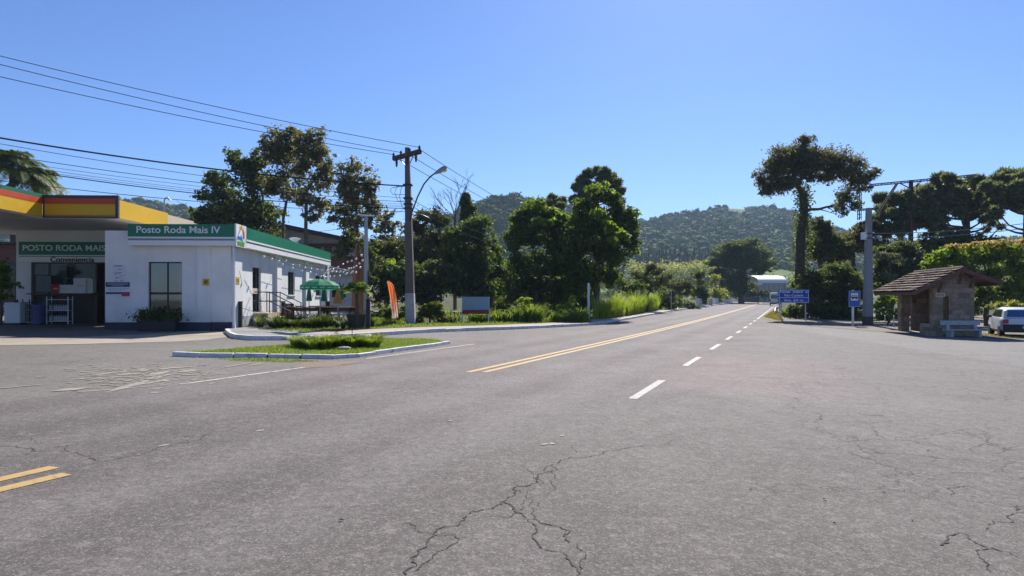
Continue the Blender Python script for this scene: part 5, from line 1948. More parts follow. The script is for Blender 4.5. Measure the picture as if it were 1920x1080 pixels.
m.build('beam', pm('pale_rail', (0.66, 0.64, 0.62), 0.5), gr)
for k in (1, 4, 7):
    MB().box((pts[k][0] + 0.08, pts[k][1], 0.35), (0.1, 0.1, 0.7)).build('post', GALV, gr)

# bus stop sign
b = at(1600, 612)
bs = thing('bus_stop_sign', 'blue bus stop sign with a bus pictogram on a white post', 'bus stop sign', b)
D_ = b.y
zA, zB = P(0, 575.5, D_).z - b.z, P(0, 545.5, D_).z - b.z
wd = 21.5 * D_ / FPX
MB().tube([(0.0, 0.06, -0.1), (0.0, 0.06, zB + 0.06)], 0.07, 10).build('post', WHITE, bs, smooth=True)
pan = MB().span((-wd / 2 + 0.06, -0.03, zA), (wd / 2 + 0.06, -0.01, zB)).build('panel', pm('sign_blue_bus', (0.012, 0.12, 0.45), 0.35, 0.05, 2), bs)
bo = MB()
for a_, b_, c_, d_ in ((-wd / 2 + .06, wd / 2 + .06, zB - .03, zB), (-wd / 2 + .06, wd / 2 + .06, zA, zA + .03), (-wd / 2 + .06, -wd / 2 + .09, zA + .03, zB - .03), (wd / 2 + .03, wd / 2 + .06, zA + .03, zB - .03)):
    bo.span((a_, -0.036, c_), (b_, -0.031, d_))
bo.build('border', pm('pale_blue_rim', (0.35, 0.45, 0.62), 0.5), pan)
hq = (zB - zA)
q0, q1 = zA + hq * 0.40, zB - hq * 0.13
MB().span((-wd * 0.31 + .06, -0.036, q0), (wd * 0.31 + .06, -0.031, q1)).build('white_square', SIGNW, pan)
zc_ = (q0 + q1) / 2
m = MB()
m.prism([(-0.21 + .06, -0.042, zc_ - 0.10), (0.21 + .06, -0.042, zc_ - 0.10), (0.21 + .06, -0.042, zc_ + 0.02), (0.17 + .06, -0.042, zc_ + 0.10), (-0.19 + .06, -0.042, zc_ + 0.10), (-0.21 + .06, -0.042, zc_ + 0.02)], (0, 0.005, 0))
for sx in (-0.12, 0.12):
    m.prism([(sx + .06 + 0.05 * math.cos(2 * math.pi * k / 12), -0.042, zc_ - 0.115 + 0.05 * math.sin(2 * math.pi * k / 12)) for k in range(12)], (0, 0.0045, 0))
bus = m.build('bus_pictogram', DARKMETAL, pan)
m = MB()
for k in range(4):
    m.span((-0.17 + .06 + k * 0.09, -0.046, zc_ - 0.0), (-0.10 + .06 + k * 0.09, -0.0425, zc_ + 0.07))
m.build('bus_windows', SIGNW, bus)

# concrete pole on the right
b = at(1627, 609.5)
D_ = b.y
cp = thing('utility_pole', 'pale concrete pole carrying two service wires right of the bus stop sign', 'utility pole', b)
zt_ = P(1629, 390, D_).z - b.z
PALEC = pm('pale_pole_concrete', (0.25, 0.25, 0.26), 0.85, 0.15, 2.0, bump=0.3, bscale=20, dirt=0.35, dirtcol=(0.18, 0.17, 0.17))
MB().tube([(0, 0, 0.6), (0.03, 0, 3), (0.07, 0, zt_)], [0.36, 0.31, 0.21], 4).build('shaft', PALEC, cp)
MB().tube([(0, 0, -0.3), (0, 0, 0.6)], [0.37, 0.362], 4).build('foot', pm('dark_foot_concrete', (0.08, 0.075, 0.07), 0.9), cp)  # lowest stretch of the pole in a darker concrete colour
zq = P(0, 441, D_).z - b.z
MB().box((-0.28, -0.02, zq - 0.05), (0.3, 0.3, 0.5)).build('meter_box', WHITEPLAST, cp)
for py in (438, 447):
    z_ = P(0, py, D_).z - b.z
    MB().box((0.05, 0, z_), (0.5, 0.5, 0.06)).build('clamp_band', DARKMETAL, cp)
    MB().lathe([(0.05, z_), (0.08, z_ + 0.04), (0.05, z_ + 0.1)], 8, (0.3, -0.2, 0)).build('insulator', WHITEPLAST, cp)
for y0_, y1_, lab in ((437.5, 412.5, 'upper service wire running right from the concrete pole'), (447, 421.5, 'lower service wire running right from the concrete pole')):
    a_, b_ = P(1632, y0_, D_ - 0.2), P(1990, y1_ - 3, 41)
    o = wire(lab, a_, b_, 0.022, 0.25, 'service wires right of the concrete pole')
    o.children[0].data.materials[0] = pm('grey_cable', (0.22, 0.22, 0.24), 0.5)

# power gantry with lattice beam
D_ = 72.0
b = G(1708, D_)
gt = thing('power_gantry', 'timber mast with a long steel lattice beam above the araucarias', 'mast', b)
rel = lambda px, py, D=D_: P(px, py, D) - b
z_ = rel(1708, 338).z
MASTW = pm('mast_timber', (0.12, 0.085, 0.065), 0.9, 0.3, 2, bump=0.4)
MB().tube([(0, 0, 0), (-0.02, 0, z_ / 2), (0, 0, z_)], [0.32, 0.26, 0.22], 8).build('mast', MASTW, gt)


def lattice(name, a, b2, w_, n, vertical=False):
    a, b2 = Vector(a), Vector(b2)
    up = Vector((0, 0, w_)) if not vertical else Vector((w_, 0, 0))
    m = MB()
    dep = Vector((0, 0.35, 0))
    for dd in (Vector(), dep):
        m.bar(a + dd, b2 + dd, 0.06)
        m.bar(a + up + dd, b2 + up + dd, 0.06)
        for k in range(n):
            p, q = a.lerp(b2, k / n) + dd, a.lerp(b2, (k + 1) / n) + dd
            m.bar(p + (up if k % 2 else Vector()), q + (Vector() if k % 2 else up), 0.04)
    return m.build(name, DARKMETAL, gt)


lattice('lattice_beam', rel(1632, 348.5), rel(1836, 329.5, 70.0), 0.18, 22)
lattice('hanging_lattice', rel(1611, 412), rel(1611, 350), 0.22, 9, True)
lattice('hanging_lattice', rel(1829, 370, 70), rel(1829, 334, 70), 0.12, 5, True)
lattice('stub_beam', rel(1611, 394.5), rel(1645, 392), 0.14, 4)
m = MB()
for x_, y_ in ((1686, 343), (1729, 339)):
    m.bar(rel(1704 if x_ < 1708 else 1712, 352), rel(x_, y_), 0.09)
m.bar(rel(1680, 345), rel(1643, 402), 0.12).bar(rel(1683, 345), rel(1646, 404), 0.1)
m.bar(rel(1816, 331, 70), rel(1829, 340, 70), 0.08)
m.bar(rel(1705, 410), rel(1690, 432), 0.2)
m.build('brace', MASTW, gt)

# ---- bus shelter of rough stone with a tiled roof
SO = G(1808, 33)
SRZ = -0.20
sh = thing('bus_shelter', 'small stone bus shelter with mossy tiled gable roof', 'bus shelter', SO, SRZ)


def sy_(px, py, y):
    return onplane(px, py, SO, SRZ, 1, y)


def sx_(px, py, x):
    return onplane(px, py, SO, SRZ, 0, x)


LRF = sy_(1805, 503, 0).z            # ridge height
rx_ = sy_(1806, 503, 0).x
Le = sy_(1714, 546, 0)
Re = sy_(1881, 528, 0)
RL = sx_(1708, 512, rx_).y + 0.0      # ridge length
RL = sx_(1638, 547, Le.x).y
STONE = None
t = NT('rough_stone_blocks')
po_ = t.obj()
sp = t.n('ShaderNodeSeparateXYZ')
t.link(po_, sp.inputs[0])
br = t.n('ShaderNodeTexBrick')
cx_ = t.n('ShaderNodeCombineXYZ')
wob = t.m('MULTIPLY', t.m('SUBTRACT', t.noise(po_, 2.5, 3), 0.5), 0.16)
t.link(t.m('ADD', t.m('ADD', sp.outputs[0], sp.outputs[1]), wob), cx_.inputs[0])
t.link(t.m('ADD', sp.outputs[2], wob), cx_.inputs[1])
t.link(cx_.outputs[0], br.inputs['Vector'])
br.inputs['Scale'].default_value = 1.0
br.inputs['Brick Width'].default_value = 0.52
br.inputs['Row Height'].default_value = 0.27
br.inputs['Mortar Size'].default_value = 0.015
br.inputs['Color1'].default_value = (0.47, 0.345, 0.245, 1)
br.inputs['Color2'].default_value = (0.22, 0.165, 0.12, 1)
br.inputs['Mortar'].default_value = (0.30, 0.255, 0.205, 1)
c = t.mix(t.rng(t.noise(po_, 6, 4, 0.7), 0.35, 0.7, 0, 0.6), br.outputs['Color'], (0.13, 0.10, 0.075, 1))
h = t.m('ADD', t.noise(po_, 8, 4, 0.7), t.m('MULTIPLY', br.outputs['Fac'], -0.6))
STONE = t.done(t.bsdf(c, 0.92, 0, 0.15, t.bump(h, 0.8, 0.06)))
gy = 0.55                                   # gable wall plane
wx0, wx1 = sy_(1779, 580, gy).x, sy_(1827, 580, gy).x
pxa, pxb = sy_(1750, 580, gy).x, sy_(1768, 580, gy).x


def zunder(x):
    """underside of the roof at local x"""
    if x < rx_:
        return LRF - 0.18 - (LRF - Le.z) * (rx_ - x) / (rx_ - Le.x)
    return LRF - 0.18 - (LRF - Re.z) * (x - rx_) / (Re.x - rx_)


gb = -0.3
xw0, xw1 = pxa + 0.12, wx1
lint = sy_(1765, 555, gy).z
# gable walls (near with a doorway gap), side wall on the right, pillars
for y_ in (gy, RL - 0.9):
    m = MB()
    m.prism([(wx0, y_, gb), (xw1, y_, gb), (xw1, y_, zunder(xw1) - 0.01), (rx_, y_, zunder(rx_) - 0.01), (wx0, y_, min(zunder(wx0), LRF) - 0.01)], (0, 0.35, 0))
    if True:
        m.prism([(xw0, y_ + 0.01, lint), (wx0, y_ + 0.01, lint), (wx0, y_ + 0.01, zunder(wx0) - 0.01), (xw0, y_ + 0.01, zunder(xw0) - 0.01)], (0, 0.33, 0))
    m.build('gable_wall', STONE, sh)
MB().span((xw1 - 0.35, gy + 0.35, gb), (xw1, RL - 0.9, zunder(xw1) - 0.02)).build('side_wall', STONE, sh)
yfp = min(RL - 1.1, sx_(1697, 590, pxa + 0.2).y)
for y_ in (gy - 0.06, yfp):
    MB().span((pxa, y_, gb), (pxb, y_ + 0.55, zunder(pxa + .2) - 0.06)).build('pillar', STONE, sh, bevel=0.03)
# low stone plinth at the near pillar and inner bench
MB().span((pxa - 0.32, gy - 0.2, gb), (pxb - 0.05, gy + 0.9, 0.42)).build('plinth', STONE, sh, bevel=0.04)
MB().span((xw1 - 0.85, gy + 0.6, gb), (xw1 - 0.37, RL - 1.1, 0.5)).build('inner_bench', CONC, sh)
MB().span((pxa + 0.1, gy + 0.4, -0.2), (xw1 - 0.4, RL - 1.0, 0.05)).build('floor', CONC, sh)
# roof: rows of overlapping tiles with an uneven edge, timber below
t = NT('mossy_roof_tiles')
po_ = t.obj()
n1 = t.noise(po_, 3.5, 4, 0.7)
n2 = t.noise(po_, 16, 3, 0.7)
g_ = t.n('ShaderNodeNewGeometry')
c = t.mix(g_.outputs['Random Per Island'], (0.075, 0.046, 0.035, 1), (0.17, 0.115, 0.09, 1))
c = t.mix(t.rng(n1, 0.5, 0.7, 0, 0.7), c, (0.17, 0.155, 0.13, 1))
c = t.mix(t.rng(n2, 0.55, 0.75, 0, 0.7), c, (0.04, 0.035, 0.03, 1))
TILE = t.done(t.bsdf(c, 0.9, 0, 0.2, t.bump(n2, 0.6, 0.02)))
rt = random.Random(3)
rf = MB()
for side_, E in ((-1, Le), (1, Re)):
    A0 = Vector((rx_, 0, LRF))
    A1 = Vector((E.x, 0, E.z))
    dv = A1 - A0
    nrow = int(dv.length / 0.30)
    nrm = Vector((-dv.z, 0, dv.x)).normalized()
    if nrm.z < 0:
        nrm = -nrm
    for r_i in range(nrow):
        a0 = A0 + dv * (r_i / nrow)
        a1 = A0 + dv * ((r_i + 1.25) / nrow)
        y = -0.05 + (0.12 if r_i % 2 else 0)
        while y < RL:
            w_ = 0.24
            j = rt.uniform(-0.02, 0.02)
            lo_, hi_ = nrm * 0.008, nrm * (0.075 + rt.uniform(0, 0.035))
            p = [a0 + Vector((0, y, 0)) + lo_, a0 + Vector((0, y + w_, 0)) + lo_, a1 + Vector((0, y + w_, 0)) + hi_ + dv * j * 0.1, a1 + Vector((0, y, 0)) + hi_ + dv * j * 0.1]
            rf.prism(p, nrm * 0.02)
            y += w_ + 0.008
roof = rf.build('roof', TILE, sh)
rd = MB()
for k in range(20):
    y = -0.05 + k * RL / 20
    rd.tube([(rx_, y, LRF + 0.02 + 0.01 * (k % 2)), (rx_, y + RL / 20 + 0.05, LRF + 0.03)], [0.09, 0.10], 8)
rd.build('ridge_tiles', TILE, roof)
TIM = pm('shelter_timber', (0.13, 0.065, 0.045), 0.8, 0.3, 3, bump=0.3)
for E in (Le, Re):
    a, b_ = Vector((rx_, 0, LRF - 0.09)), Vector((E.x, 0, E.z - 0.09))
    for y_ in (0.0, RL - 0.06):
        MB().bar(a + Vector((0, y_, 0)), b_ + Vector((0, y_, 0)), 0.05, 0.2).build('bargeboard', TIM, sh)
m = MB()
for x_, z_ in ((rx_, LRF - 0.22), (xw0 + 0.1, zunder(xw0 + .1) - 0.05), (xw1 - 0.2, zunder(xw1 - .2) - 0.05), (Le.x + 0.12, Le.z - 0.12), (Re.x - 0.12, Re.z - 0.12)):
    m.box((x_, RL / 2, z_), (0.12, RL - 0.1, 0.14))
m.build('purlin', TIM, sh)
m = MB()
for E in (Le, Re):
    m.prism([(rx_, 0.05, LRF - 0.06), (E.x, 0.05, E.z - 0.06), (E.x, 0.05, E.z - 0.03), (rx_, 0.05, LRF - 0.03)], (0, RL - 0.1, 0))
m.build('roof_boards', TIM, sh)
m = MB()
m.bar((rx_, 0.08, LRF - 0.25), (rx_ + 0.05, gy, LRF - 0.75), 0.09).bar((xw0 + .1, 0.08, zunder(xw0 + .1) - 0.08), (xw0 + 0.1, gy, zunder(xw0) - 0.5), 0.09).bar((xw1 - .2, 0.08, zunder(xw1 - .2) - 0.08), (xw1 - 0.2, gy, zunder(xw1) - 0.5), 0.09)
m.build('brace', TIM, sh)
# number plate
pp_ = sy_(1763, 553, gy - 0.08)
npx = thing('number_plate', 'small cream plate with three digits on the shelter pillar', 'number plate', Matrix.Translation(SO) @ (Matrix.Rotation(SRZ, 4, 'Z') @ Vector((pp_.x, gy - 0.085, pp_.z))), SRZ)
MB().box((0, 0, 0), (0.42, 0.02, 0.2)).build('plate', pm('cream_plate', (0.62, 0.52, 0.42), 0.6), npx)
fit_text('032', pm('brown_digits', (0.12, 0.07, 0.045), 0.6), 'digits', npx, (-0.0, -0.012, 0), FRONT, 0.33, 0.14, 0.02, 0.002)

# bench in front of the shelter
b = at(1806, 632)
bn = thing('park_bench', 'pale concrete bench in front of the stone shelter', 'bench', b, -0.08)
D_ = b.y
sc_ = D_ / FPX
BEN = pm('pale_bench_concrete', (0.42, 0.44, 0.45), 0.8, 0.15, 3, bump=0.2, dirt=0.3)
zb0, zb1 = P(0, 609.5, D_).z - b.z, P(0, 602, D_).z - b.z
zsx = P(0, 618.5, D_).z - b.z
MB().box((0.0, 0.27, (zb0 + zb1) / 2), (1.86, 0.07, zb1 - zb0 + 0.03), rx=-0.12).build('backrest', BEN, bn, bevel=0.012)
MB().box((0.06, -0.06, zsx), (1.95, 0.42, 0.055)).build('seat', BEN, bn, bevel=0.012)
for x_ in (-0.62, 0.68):
    m = MB()
    m.prism([(x_ - 0.05, -0.2, 0), (x_ - 0.05, 0.0, 0), (x_ - 0.05, 0.26, 0), (x_ - 0.05, 0.22, zsx), (x_ - 0.05, 0.32, zb1 - 0.05), (x_ - 0.05, 0.22, zb1 - 0.05), (x_ - 0.05, 0.12, zsx - 0.03), (x_ - 0.05, -0.2, zsx - 0.03)], (0.12, 0, 0))
    m.build('leg', BEN, bn)

# small low wire fence posts left of the shelter
for i, (px, lab) in enumerate(((1659.5, 'thin grey stake left of the two beside the shelter'), (1676, 'thin grey stake nearer to the shelter'))):
    o = put('fence_stake', lab, 'stake', px, 613 if i == 0 else 614)
    MB().tube([(0, 0, -0.1), (0, 0, 0.72)], 0.035, 8).build('shaft', GALV, o)
    MB().lathe([(0.05, 0.72), (0.05, 0.75), (0.01, 0.78)], 8).build('cap', GALV, o)

# white hatchback parked at the right edge
cb_ = G(1905, 34.6)
car = thing('parked_car', 'white hatchback, sky blue put into its paint, with dark bumper parked behind the bench', 'car', cb_, -0.46)
car.scale = (1.12, 1.0, 1.0)
CARP = pm('car_white', (0.58, 0.64, 0.74), 0.25, 0.03, spec=0.6)  # blue of the reflected sky is mixed into the white paint colour
DKPL = pm('dark_bumper', (0.025, 0.025, 0.03), 0.6, 0.1)


def loft(mb, secs):
    """secs: list of (y, [(x,z)...]) half profiles, mirrored"""
    vs, fs = [], []
    n = None
    for y, half in secs:
        pts = [(x, y, z) for x, z in half] + [(-x, y, z) for x, z in reversed(half)]
        n = len(pts)
        vs += pts
    for i in range(len(secs) - 1):
        for k in range(n):
            k2 = (k + 1) % n
            fs.append((i * n + k, i * n + k2, (i + 1) * n + k2, (i + 1) * n + k))
    fs.append(tuple(reversed(range(n))))
    fs.append(tuple(range((len(secs) - 1) * n, len(secs) * n)))
    mb.add(vs, fs)


def half(w, zl_, zs_, zt2, wr):
    return [(w * 0.86, zl_), (w, zl_ + 0.12), (w * 1.01, zs_ - 0.14), (w * 0.97, zs_), (wr, zt2)]


m = MB()
loft(m, [(-2.0, half(0.78, 0.42, 0.88, 0.93, 0.72)), (-1.9, half(0.83, 0.30, 0.95, 1.0, 0.72)), (-1.2, half(0.85, 0.25, 0.98, 1.02, 0.72)), (0.3, half(0.85, 0.25, 0.97, 1.0, 0.72)),
         (1.0, half(0.84, 0.25, 0.95, 0.98, 0.7)), (1.75, half(0.80, 0.28, 0.80, 0.86, 0.62)), (2.0, half(0.70, 0.36, 0.66, 0.72, 0.5))])
body = m.build('body', CARP, car, smooth=True, bevel=0.0)
m = MB()
loft(m, [(-1.92, [(0.78, 0.96), (0.77, 1.0), (0.74, 1.02)]), (-1.72, [(0.79, 0.97), (0.72, 1.32), (0.60, 1.40)]), (-1.4, [(0.80, 0.97), (0.71, 1.40), (0.58, 1.47)]),
         (-0.2, [(0.80, 0.97), (0.70, 1.43), (0.57, 1.50)]), (0.4, [(0.79, 0.97), (0.69, 1.38), (0.56, 1.45)]), (1.05, [(0.76, 0.95), (0.72, 0.99), (0.6, 1.01)])])
m.build('cabin', CARP, car, smooth=True)
# windows
gl = pm('car_glass', (0.035, 0.10, 0.26), 0.06, 0.05, spec=0.7)
MB().prism([(-0.66, -1.955, 1.03), (0.66, -1.955, 1.03), (0.58, -1.80, 1.36), (-0.58, -1.80, 1.36)], (0, 0.06, 0.01)).build('rear_window', gl, car)
for sx in (-1, 1):
    MB().prism([(sx * 0.805, -1.45, 1.02), (sx * 0.805, 0.75, 1.02), (sx * 0.725, 0.25, 1.36), (sx * 0.725, -1.3, 1.37)], (sx * 0.004, 0, 0)).build('side_window', pm('car_side_glass', (0.02, 0.025, 0.035), 0.06, 0.05, spec=0.7), car)
    MB().box((sx * 0.70, -1.97, 0.80), (0.20, 0.10, 0.22)).build('tail_light', pm('red_lens', (0.4, 0.02, 0.02), 0.2), car, bevel=0.03)
    for sy in (-1.25, 1.25):
        w_ = MB()
        w_.lathe([(0.18, -0.10), (0.29, -0.10), (0.31, -0.06), (0.31, 0.06), (0.29, 0.10), (0.18, 0.10)], 22)
        wo = w_.build('wheel', DKPL, car, smooth=True)
        wo.location = (sx * 0.76, sy, 0.31)
        wo.rotation_euler = (0, math.pi / 2, 0)
        MB().lathe([(0.185, -0.085), (0.1, -0.07), (0.1, 0.07), (0.185, 0.085)], 14).build('rim', STEEL, wo, smooth=True)
    MB().box((sx * 0.93, 0.62, 1.0), (0.2, 0.08, 0.13)).build('mirror', DKPL, car, bevel=0.02)
MB().box((0, -2.0, 0.46), (1.62, 0.16, 0.40)).build('bumper', DKPL, car, bevel=0.05)
MB().box((0.08, -2.088, 0.52), (0.40, 0.02, 0.12)).build('number_plate', pm('plate_grey', (0.5, 0.52, 0.56), 0.5), car)
MB().box((-0.3, -1.99, 0.82), (0.22, 0.012, 0.12)).box((0.0, -2.0, 0.76), (0.1, 0.02, 0.03)).build('badge', pm('badge_grey', (0.4, 0.42, 0.45), 0.4), car)
# ------------------------------------------------------------------ VEGETATION
def frames(n, rng, up=0.0):
    """random orthonormal pairs; up pushes the leaf normals upward"""
    a = rng.normal(size=(n, 3))
    a /= np.linalg.norm(a, axis=1, keepdims=True)
    nrm = rng.normal(size=(n, 3))
    nrm[:, 2] += up
    nrm -= a * np.sum(nrm * a, 1, keepdims=True)
    nrm /= np.linalg.norm(nrm, axis=1, keepdims=True) + 1e-9
    b = np.cross(nrm, a)
    return a, b, nrm


def leaf_mesh(name, C, size, rng, elong=1.8, up=0.6, axis=None, spread=0.5):
    n = len(C)
    a, b, nr = frames(n, rng, up)
    if axis is not None:
        a = axis + rng.normal(size=(n, 3)) * spread
        a /= np.linalg.norm(a, axis=1, keepdims=True)
        nr = rng.normal(size=(n, 3))
        nr -= a * np.sum(nr * a, 1, keepdims=True)
        nr /= np.linalg.norm(nr, axis=1, keepdims=True) + 1e-9
        b = np.cross(nr, a)
    s = size * rng.uniform(0.6, 1.35, (n, 1))
    L = a * s * 0.5 * elong ** 0.5
    W = b * s * 0.5 / elong ** 0.5
    cup = nr * s * 0.10
    V = np.stack([C - L, C + W * 1.0 + cup, C + L, C - W * 1.0 + cup], 1).reshape(-1, 3)
    F_ = np.arange(n * 4).reshape(n, 4)
    return np_mesh(name, V, F_)


def lobe_points(c, r, n, rng, per=34, tight=0.17, shell=0.5, flat=1.0, sub=15):
    """leaf positions of one limb's foliage: boughs of uneven size hang about the lobe, each bough of twig clusters, with gaps between"""
    c, r = np.asarray(c, float), np.asarray(r, float)
    d = rng.normal(size=(sub, 3))
    d /= np.linalg.norm(d, axis=1, keepdims=True)
    u = rng.uniform(0.1, 1.05, (sub, 1)) ** 0.6
    bc = c + d * u * r * 0.84
    br = rng.uniform(0.26, 0.56, sub)
    w = br ** 2
    K = max(sub * 3, n // per)
    kb = rng.choice(sub, K, p=w / w.sum())
    kd = rng.normal(size=(K, 3))
    kd /= np.linalg.norm(kd, axis=1, keepdims=True)
    ku = rng.uniform(0, 1, (K, 1)) ** shell
    kc = bc[kb] + kd * ku * (br[kb][:, None] * r) * np.array([1.1, 1.1, 0.75])
    m = rng.integers(0, K, n)
    cs = rng.uniform(0.5, 1.5, (K, 1)) * tight * 0.6 * r.mean()
    off = rng.normal(size=(n, 3)) * cs[m]
    off[:, 2] *= 0.7 * flat
    return kc[m] + off


def limb(mb, p0, p1, r0, r1, rng, bow=0.12, seg=5, n=6):
    p0, p1 = Vector(p0), Vector(p1)
    L = (p1 - p0).length
    pts, rad = [], []
    side = Vector(rng.normal(size=3))
    side.z = abs(side.z) * 0.3
    for k in range(seg + 1):
        t = k / seg
        q = p0.lerp(p1, t) + side * (bow * L * t * (1 - t))
        q += Vector(rng.normal(size=3)) * (0.012 * L if 0 < k < seg else 0)
        pts.append(q)
        rad.append(r0 + (r1 - r0) * t)
    mb.tube(pts, rad, n)
    return pts


def tree(name, label, cat, px, D, lobes, leaves, size, leafm, barkm=None, r0=0.25, fork=None, base_dz=0.1, group=None, seed=1,
         per=34, tight=0.17, shell=0.5, elong=1.8, up=1.0, cover=4.2, twigs=True, flat=1.0):
    rng = np.random.default_rng(seed)
    size *= 0.78
    leaves = int(min(60000, cover * sum(l[2] * l[3] * math.pi for l in lobes) * (D / FPX) ** 2 / (size * size * 0.5)))
    b = G(px, D, base_dz)
    o = thing(name, label, cat, b, group=group)
    bl = np.array(b)
    pts = []
    areas = [l[2] * l[3] for l in lobes]
    tot = sum(areas)
    wm = MB()
    fk = P(fork[0], fork[1], D) - b if fork else None
    if fk is None:
        cx = sum(l[0] * a for l, a in zip(lobes, areas)) / tot
        low = max(l[1] + l[3] * 0.3 for l in lobes)
        fk = P(px + (cx - px) * 0.5, low, D) - b
    if fk.z < 0.4:
        fk.z = 0.4
    trunk_pts = limb(wm, (0, 0, -0.25), fk, r0, r0 * 0.72, rng, 0.05, 6, 9)
    spine = list(trunk_pts[3:])
    order = []
    for l, a in zip(lobes, areas):
        dd = l[4] if len(l) > 4 else rng.uniform(-0.3, 0.3) * l[2] * D / FPX
        c = P(l[0], l[1], D + dd) - b
        order.append(((Vector(c) - fk).length, l, a, dd, c))
    order.sort(key=lambda q: q[0])
    for i_l, (_, l, a, dd, c) in enumerate(order):
        sc = (D + dd) / FPX
        r = np.array([l[2] * sc, (l[2] + l[3]) / 2 * sc, l[3] * sc]) * 0.92
        n = int(leaves * a / tot)
        pts.append(lobe_points(c, r, n, rng, per, tight, shell, flat))
        # a limb into the lobe, growing from the nearest wood below it
        e = Vector(c) + Vector((0, 0, r[2] * 0.2))
        s_from = min(spine, key=lambda q: (q - e).length + 0.5 * max(0, q.z - e.z))
        ln_ = (s_from - e).length
        rr0 = r0 * (0.62 if i_l < 3 else 0.36)
        lp_ = limb(wm, s_from, e, rr0, r0 * 0.10, rng, 0.14, 5, 6)
        spine += lp_[1:]
        if twigs:
            for k in range(6):
                q = lp_[2 + k % 4]
                dv = rng.normal(size=3)
                dv /= np.linalg.norm(dv)
                ee = Vector(c) + Vector(dv * r * 0.85)
                limb(wm, q, ee, r0 * 0.13, r0 * 0.025, rng, 0.1, 3, 4)
    C = np.concatenate(pts)
    gzl = gz(C[:, 0] + bl[0], C[:, 1] + bl[1]) - bl[2]
    C = C[C[:, 2] > gzl + 0.05]
    wm.build('trunk', barkm or BARK, o, smooth=True)
    mesh_obj('crown', leaf_mesh('crown', C, size, rng, elong, up), leafm, o)
    return o


L_DARK = leafmat('dark_green_leaf', (0.042, 0.066, 0.020), (0.100, 0.138, 0.038), (0.15, 0.18, 0.075), 0.40, rough=0.6, spec=0.25)
L_OLIVE = leafmat('olive_leaf', (0.055, 0.072, 0.022), (0.115, 0.135, 0.042), (0.17, 0.18, 0.085), 0.36, rough=0.6, spec=0.25)
L_RUST = leafmat('bronze_green_leaf', (0.068, 0.076, 0.034), (0.15, 0.152, 0.070), (0.20, 0.17, 0.095), 0.42, rough=0.6, spec=0.25)
L_MID = leafmat('mid_green_leaf', (0.040, 0.072, 0.015), (0.105, 0.160, 0.032), (0.18, 0.22, 0.08), 0.40, rough=0.6, spec=0.25)
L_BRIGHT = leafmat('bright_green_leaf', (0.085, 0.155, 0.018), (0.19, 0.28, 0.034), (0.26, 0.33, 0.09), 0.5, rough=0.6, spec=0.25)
L_YELL = leafmat('yellow_green_leaf', (0.13, 0.16, 0.022), (0.24, 0.27, 0.04), (0.30, 0.30, 0.08), 0.48)
L_HEDGE = leafmat('hedge_leaf', (0.075, 0.135, 0.024), (0.16, 0.23, 0.045), (0.23, 0.28, 0.09), 0.45, rough=0.6, spec=0.25)
L_ORANGE = leafmat('orange_new_leaf', (0.17, 0.17, 0.05), (0.34, 0.25, 0.12), (0.18, 0.24, 0.05), 0.5)
L_ARAU = leafmat('araucaria_leaf', (0.070, 0.096, 0.050), (0.155, 0.190, 0.105), (0.25, 0.27, 0.18), 0.36, rough=0.5, spec=0.35)
L_GREY = leafmat('grey_green_leaf', (0.09, 0.105, 0.07), (0.16, 0.175, 0.12), None, 0.4)
L_PALM = leafmat('palm_leaf', (0.06, 0.10, 0.02), (0.13, 0.18, 0.045), (0.2, 0.21, 0.09), 0.4, rough=0.55, spec=0.3)
L_GRASS = leafmat('grass_blade', (0.08, 0.15, 0.016), (0.19, 0.26, 0.037), (0.27, 0.27, 0.09), 0.45)
L_TALL = leafmat('tall_grass_blade', (0.12, 0.21, 0.015), (0.25, 0.34, 0.037), (0.33, 0.34, 0.08), 0.5)
L_LILY = leafmat('lily_blade', (0.030, 0.055, 0.012), (0.085, 0.125, 0.026), None, 0.34, rough=0.5, spec=0.3)

# ---- left group behind the shop
LG = dict(per=12, tight=0.27, shell=0.6, cover=3.1)
tree('broadleaf_tree', 'wide dark low-branched tree behind the shop, leftmost of the tall group', 'tree', 470, 64,
     [(455, 395, 62, 42), (410, 410, 48, 36), (425, 372, 45, 30), (480, 345, 42, 42), (455, 312, 34, 30), (408, 332, 34, 24), (495, 400, 40, 45), (385, 425, 38, 26), (470, 430, 60, 30), (437, 292, 18, 16), (400, 360, 30, 24), (490, 300, 24, 26), (372, 405, 24, 22)],
     33000, 0.34, L_DARK, r0=0.35, fork=(472, 420), seed=21, per=16, tight=0.22, cover=4.6)
tree('slender_tree', 'slim tall tree with a forked pale trunk and airy bronze crown', 'tree', 537, 62,
     [(522, 260, 32, 24), (508, 295, 26, 32), (540, 295, 32, 34), (532, 338, 36, 28), (550, 253, 26, 18), (548, 365, 34, 20), (510, 345, 28, 26), (528, 280, 30, 26), (500, 270, 14, 16)],
     17500, 0.30, L_RUST, BARK, r0=0.17, fork=(537, 378), seed=22, **LG)
tree('slender_tree', 'tallest slim tree with a straight trunk right of the forked one', 'tree', 571, 60,
     [(585, 256, 38, 22), (572, 285, 34, 30), (600, 300, 30, 36), (590, 340, 36, 32), (612, 325, 18, 34), (575, 375, 30, 22), (603, 385, 34, 20), (565, 320, 26, 28), (590, 405, 26, 14), (560, 262, 16, 20)],
     21000, 0.30, L_RUST, BARK, r0=0.2, fork=(574, 360), seed=23, **LG)
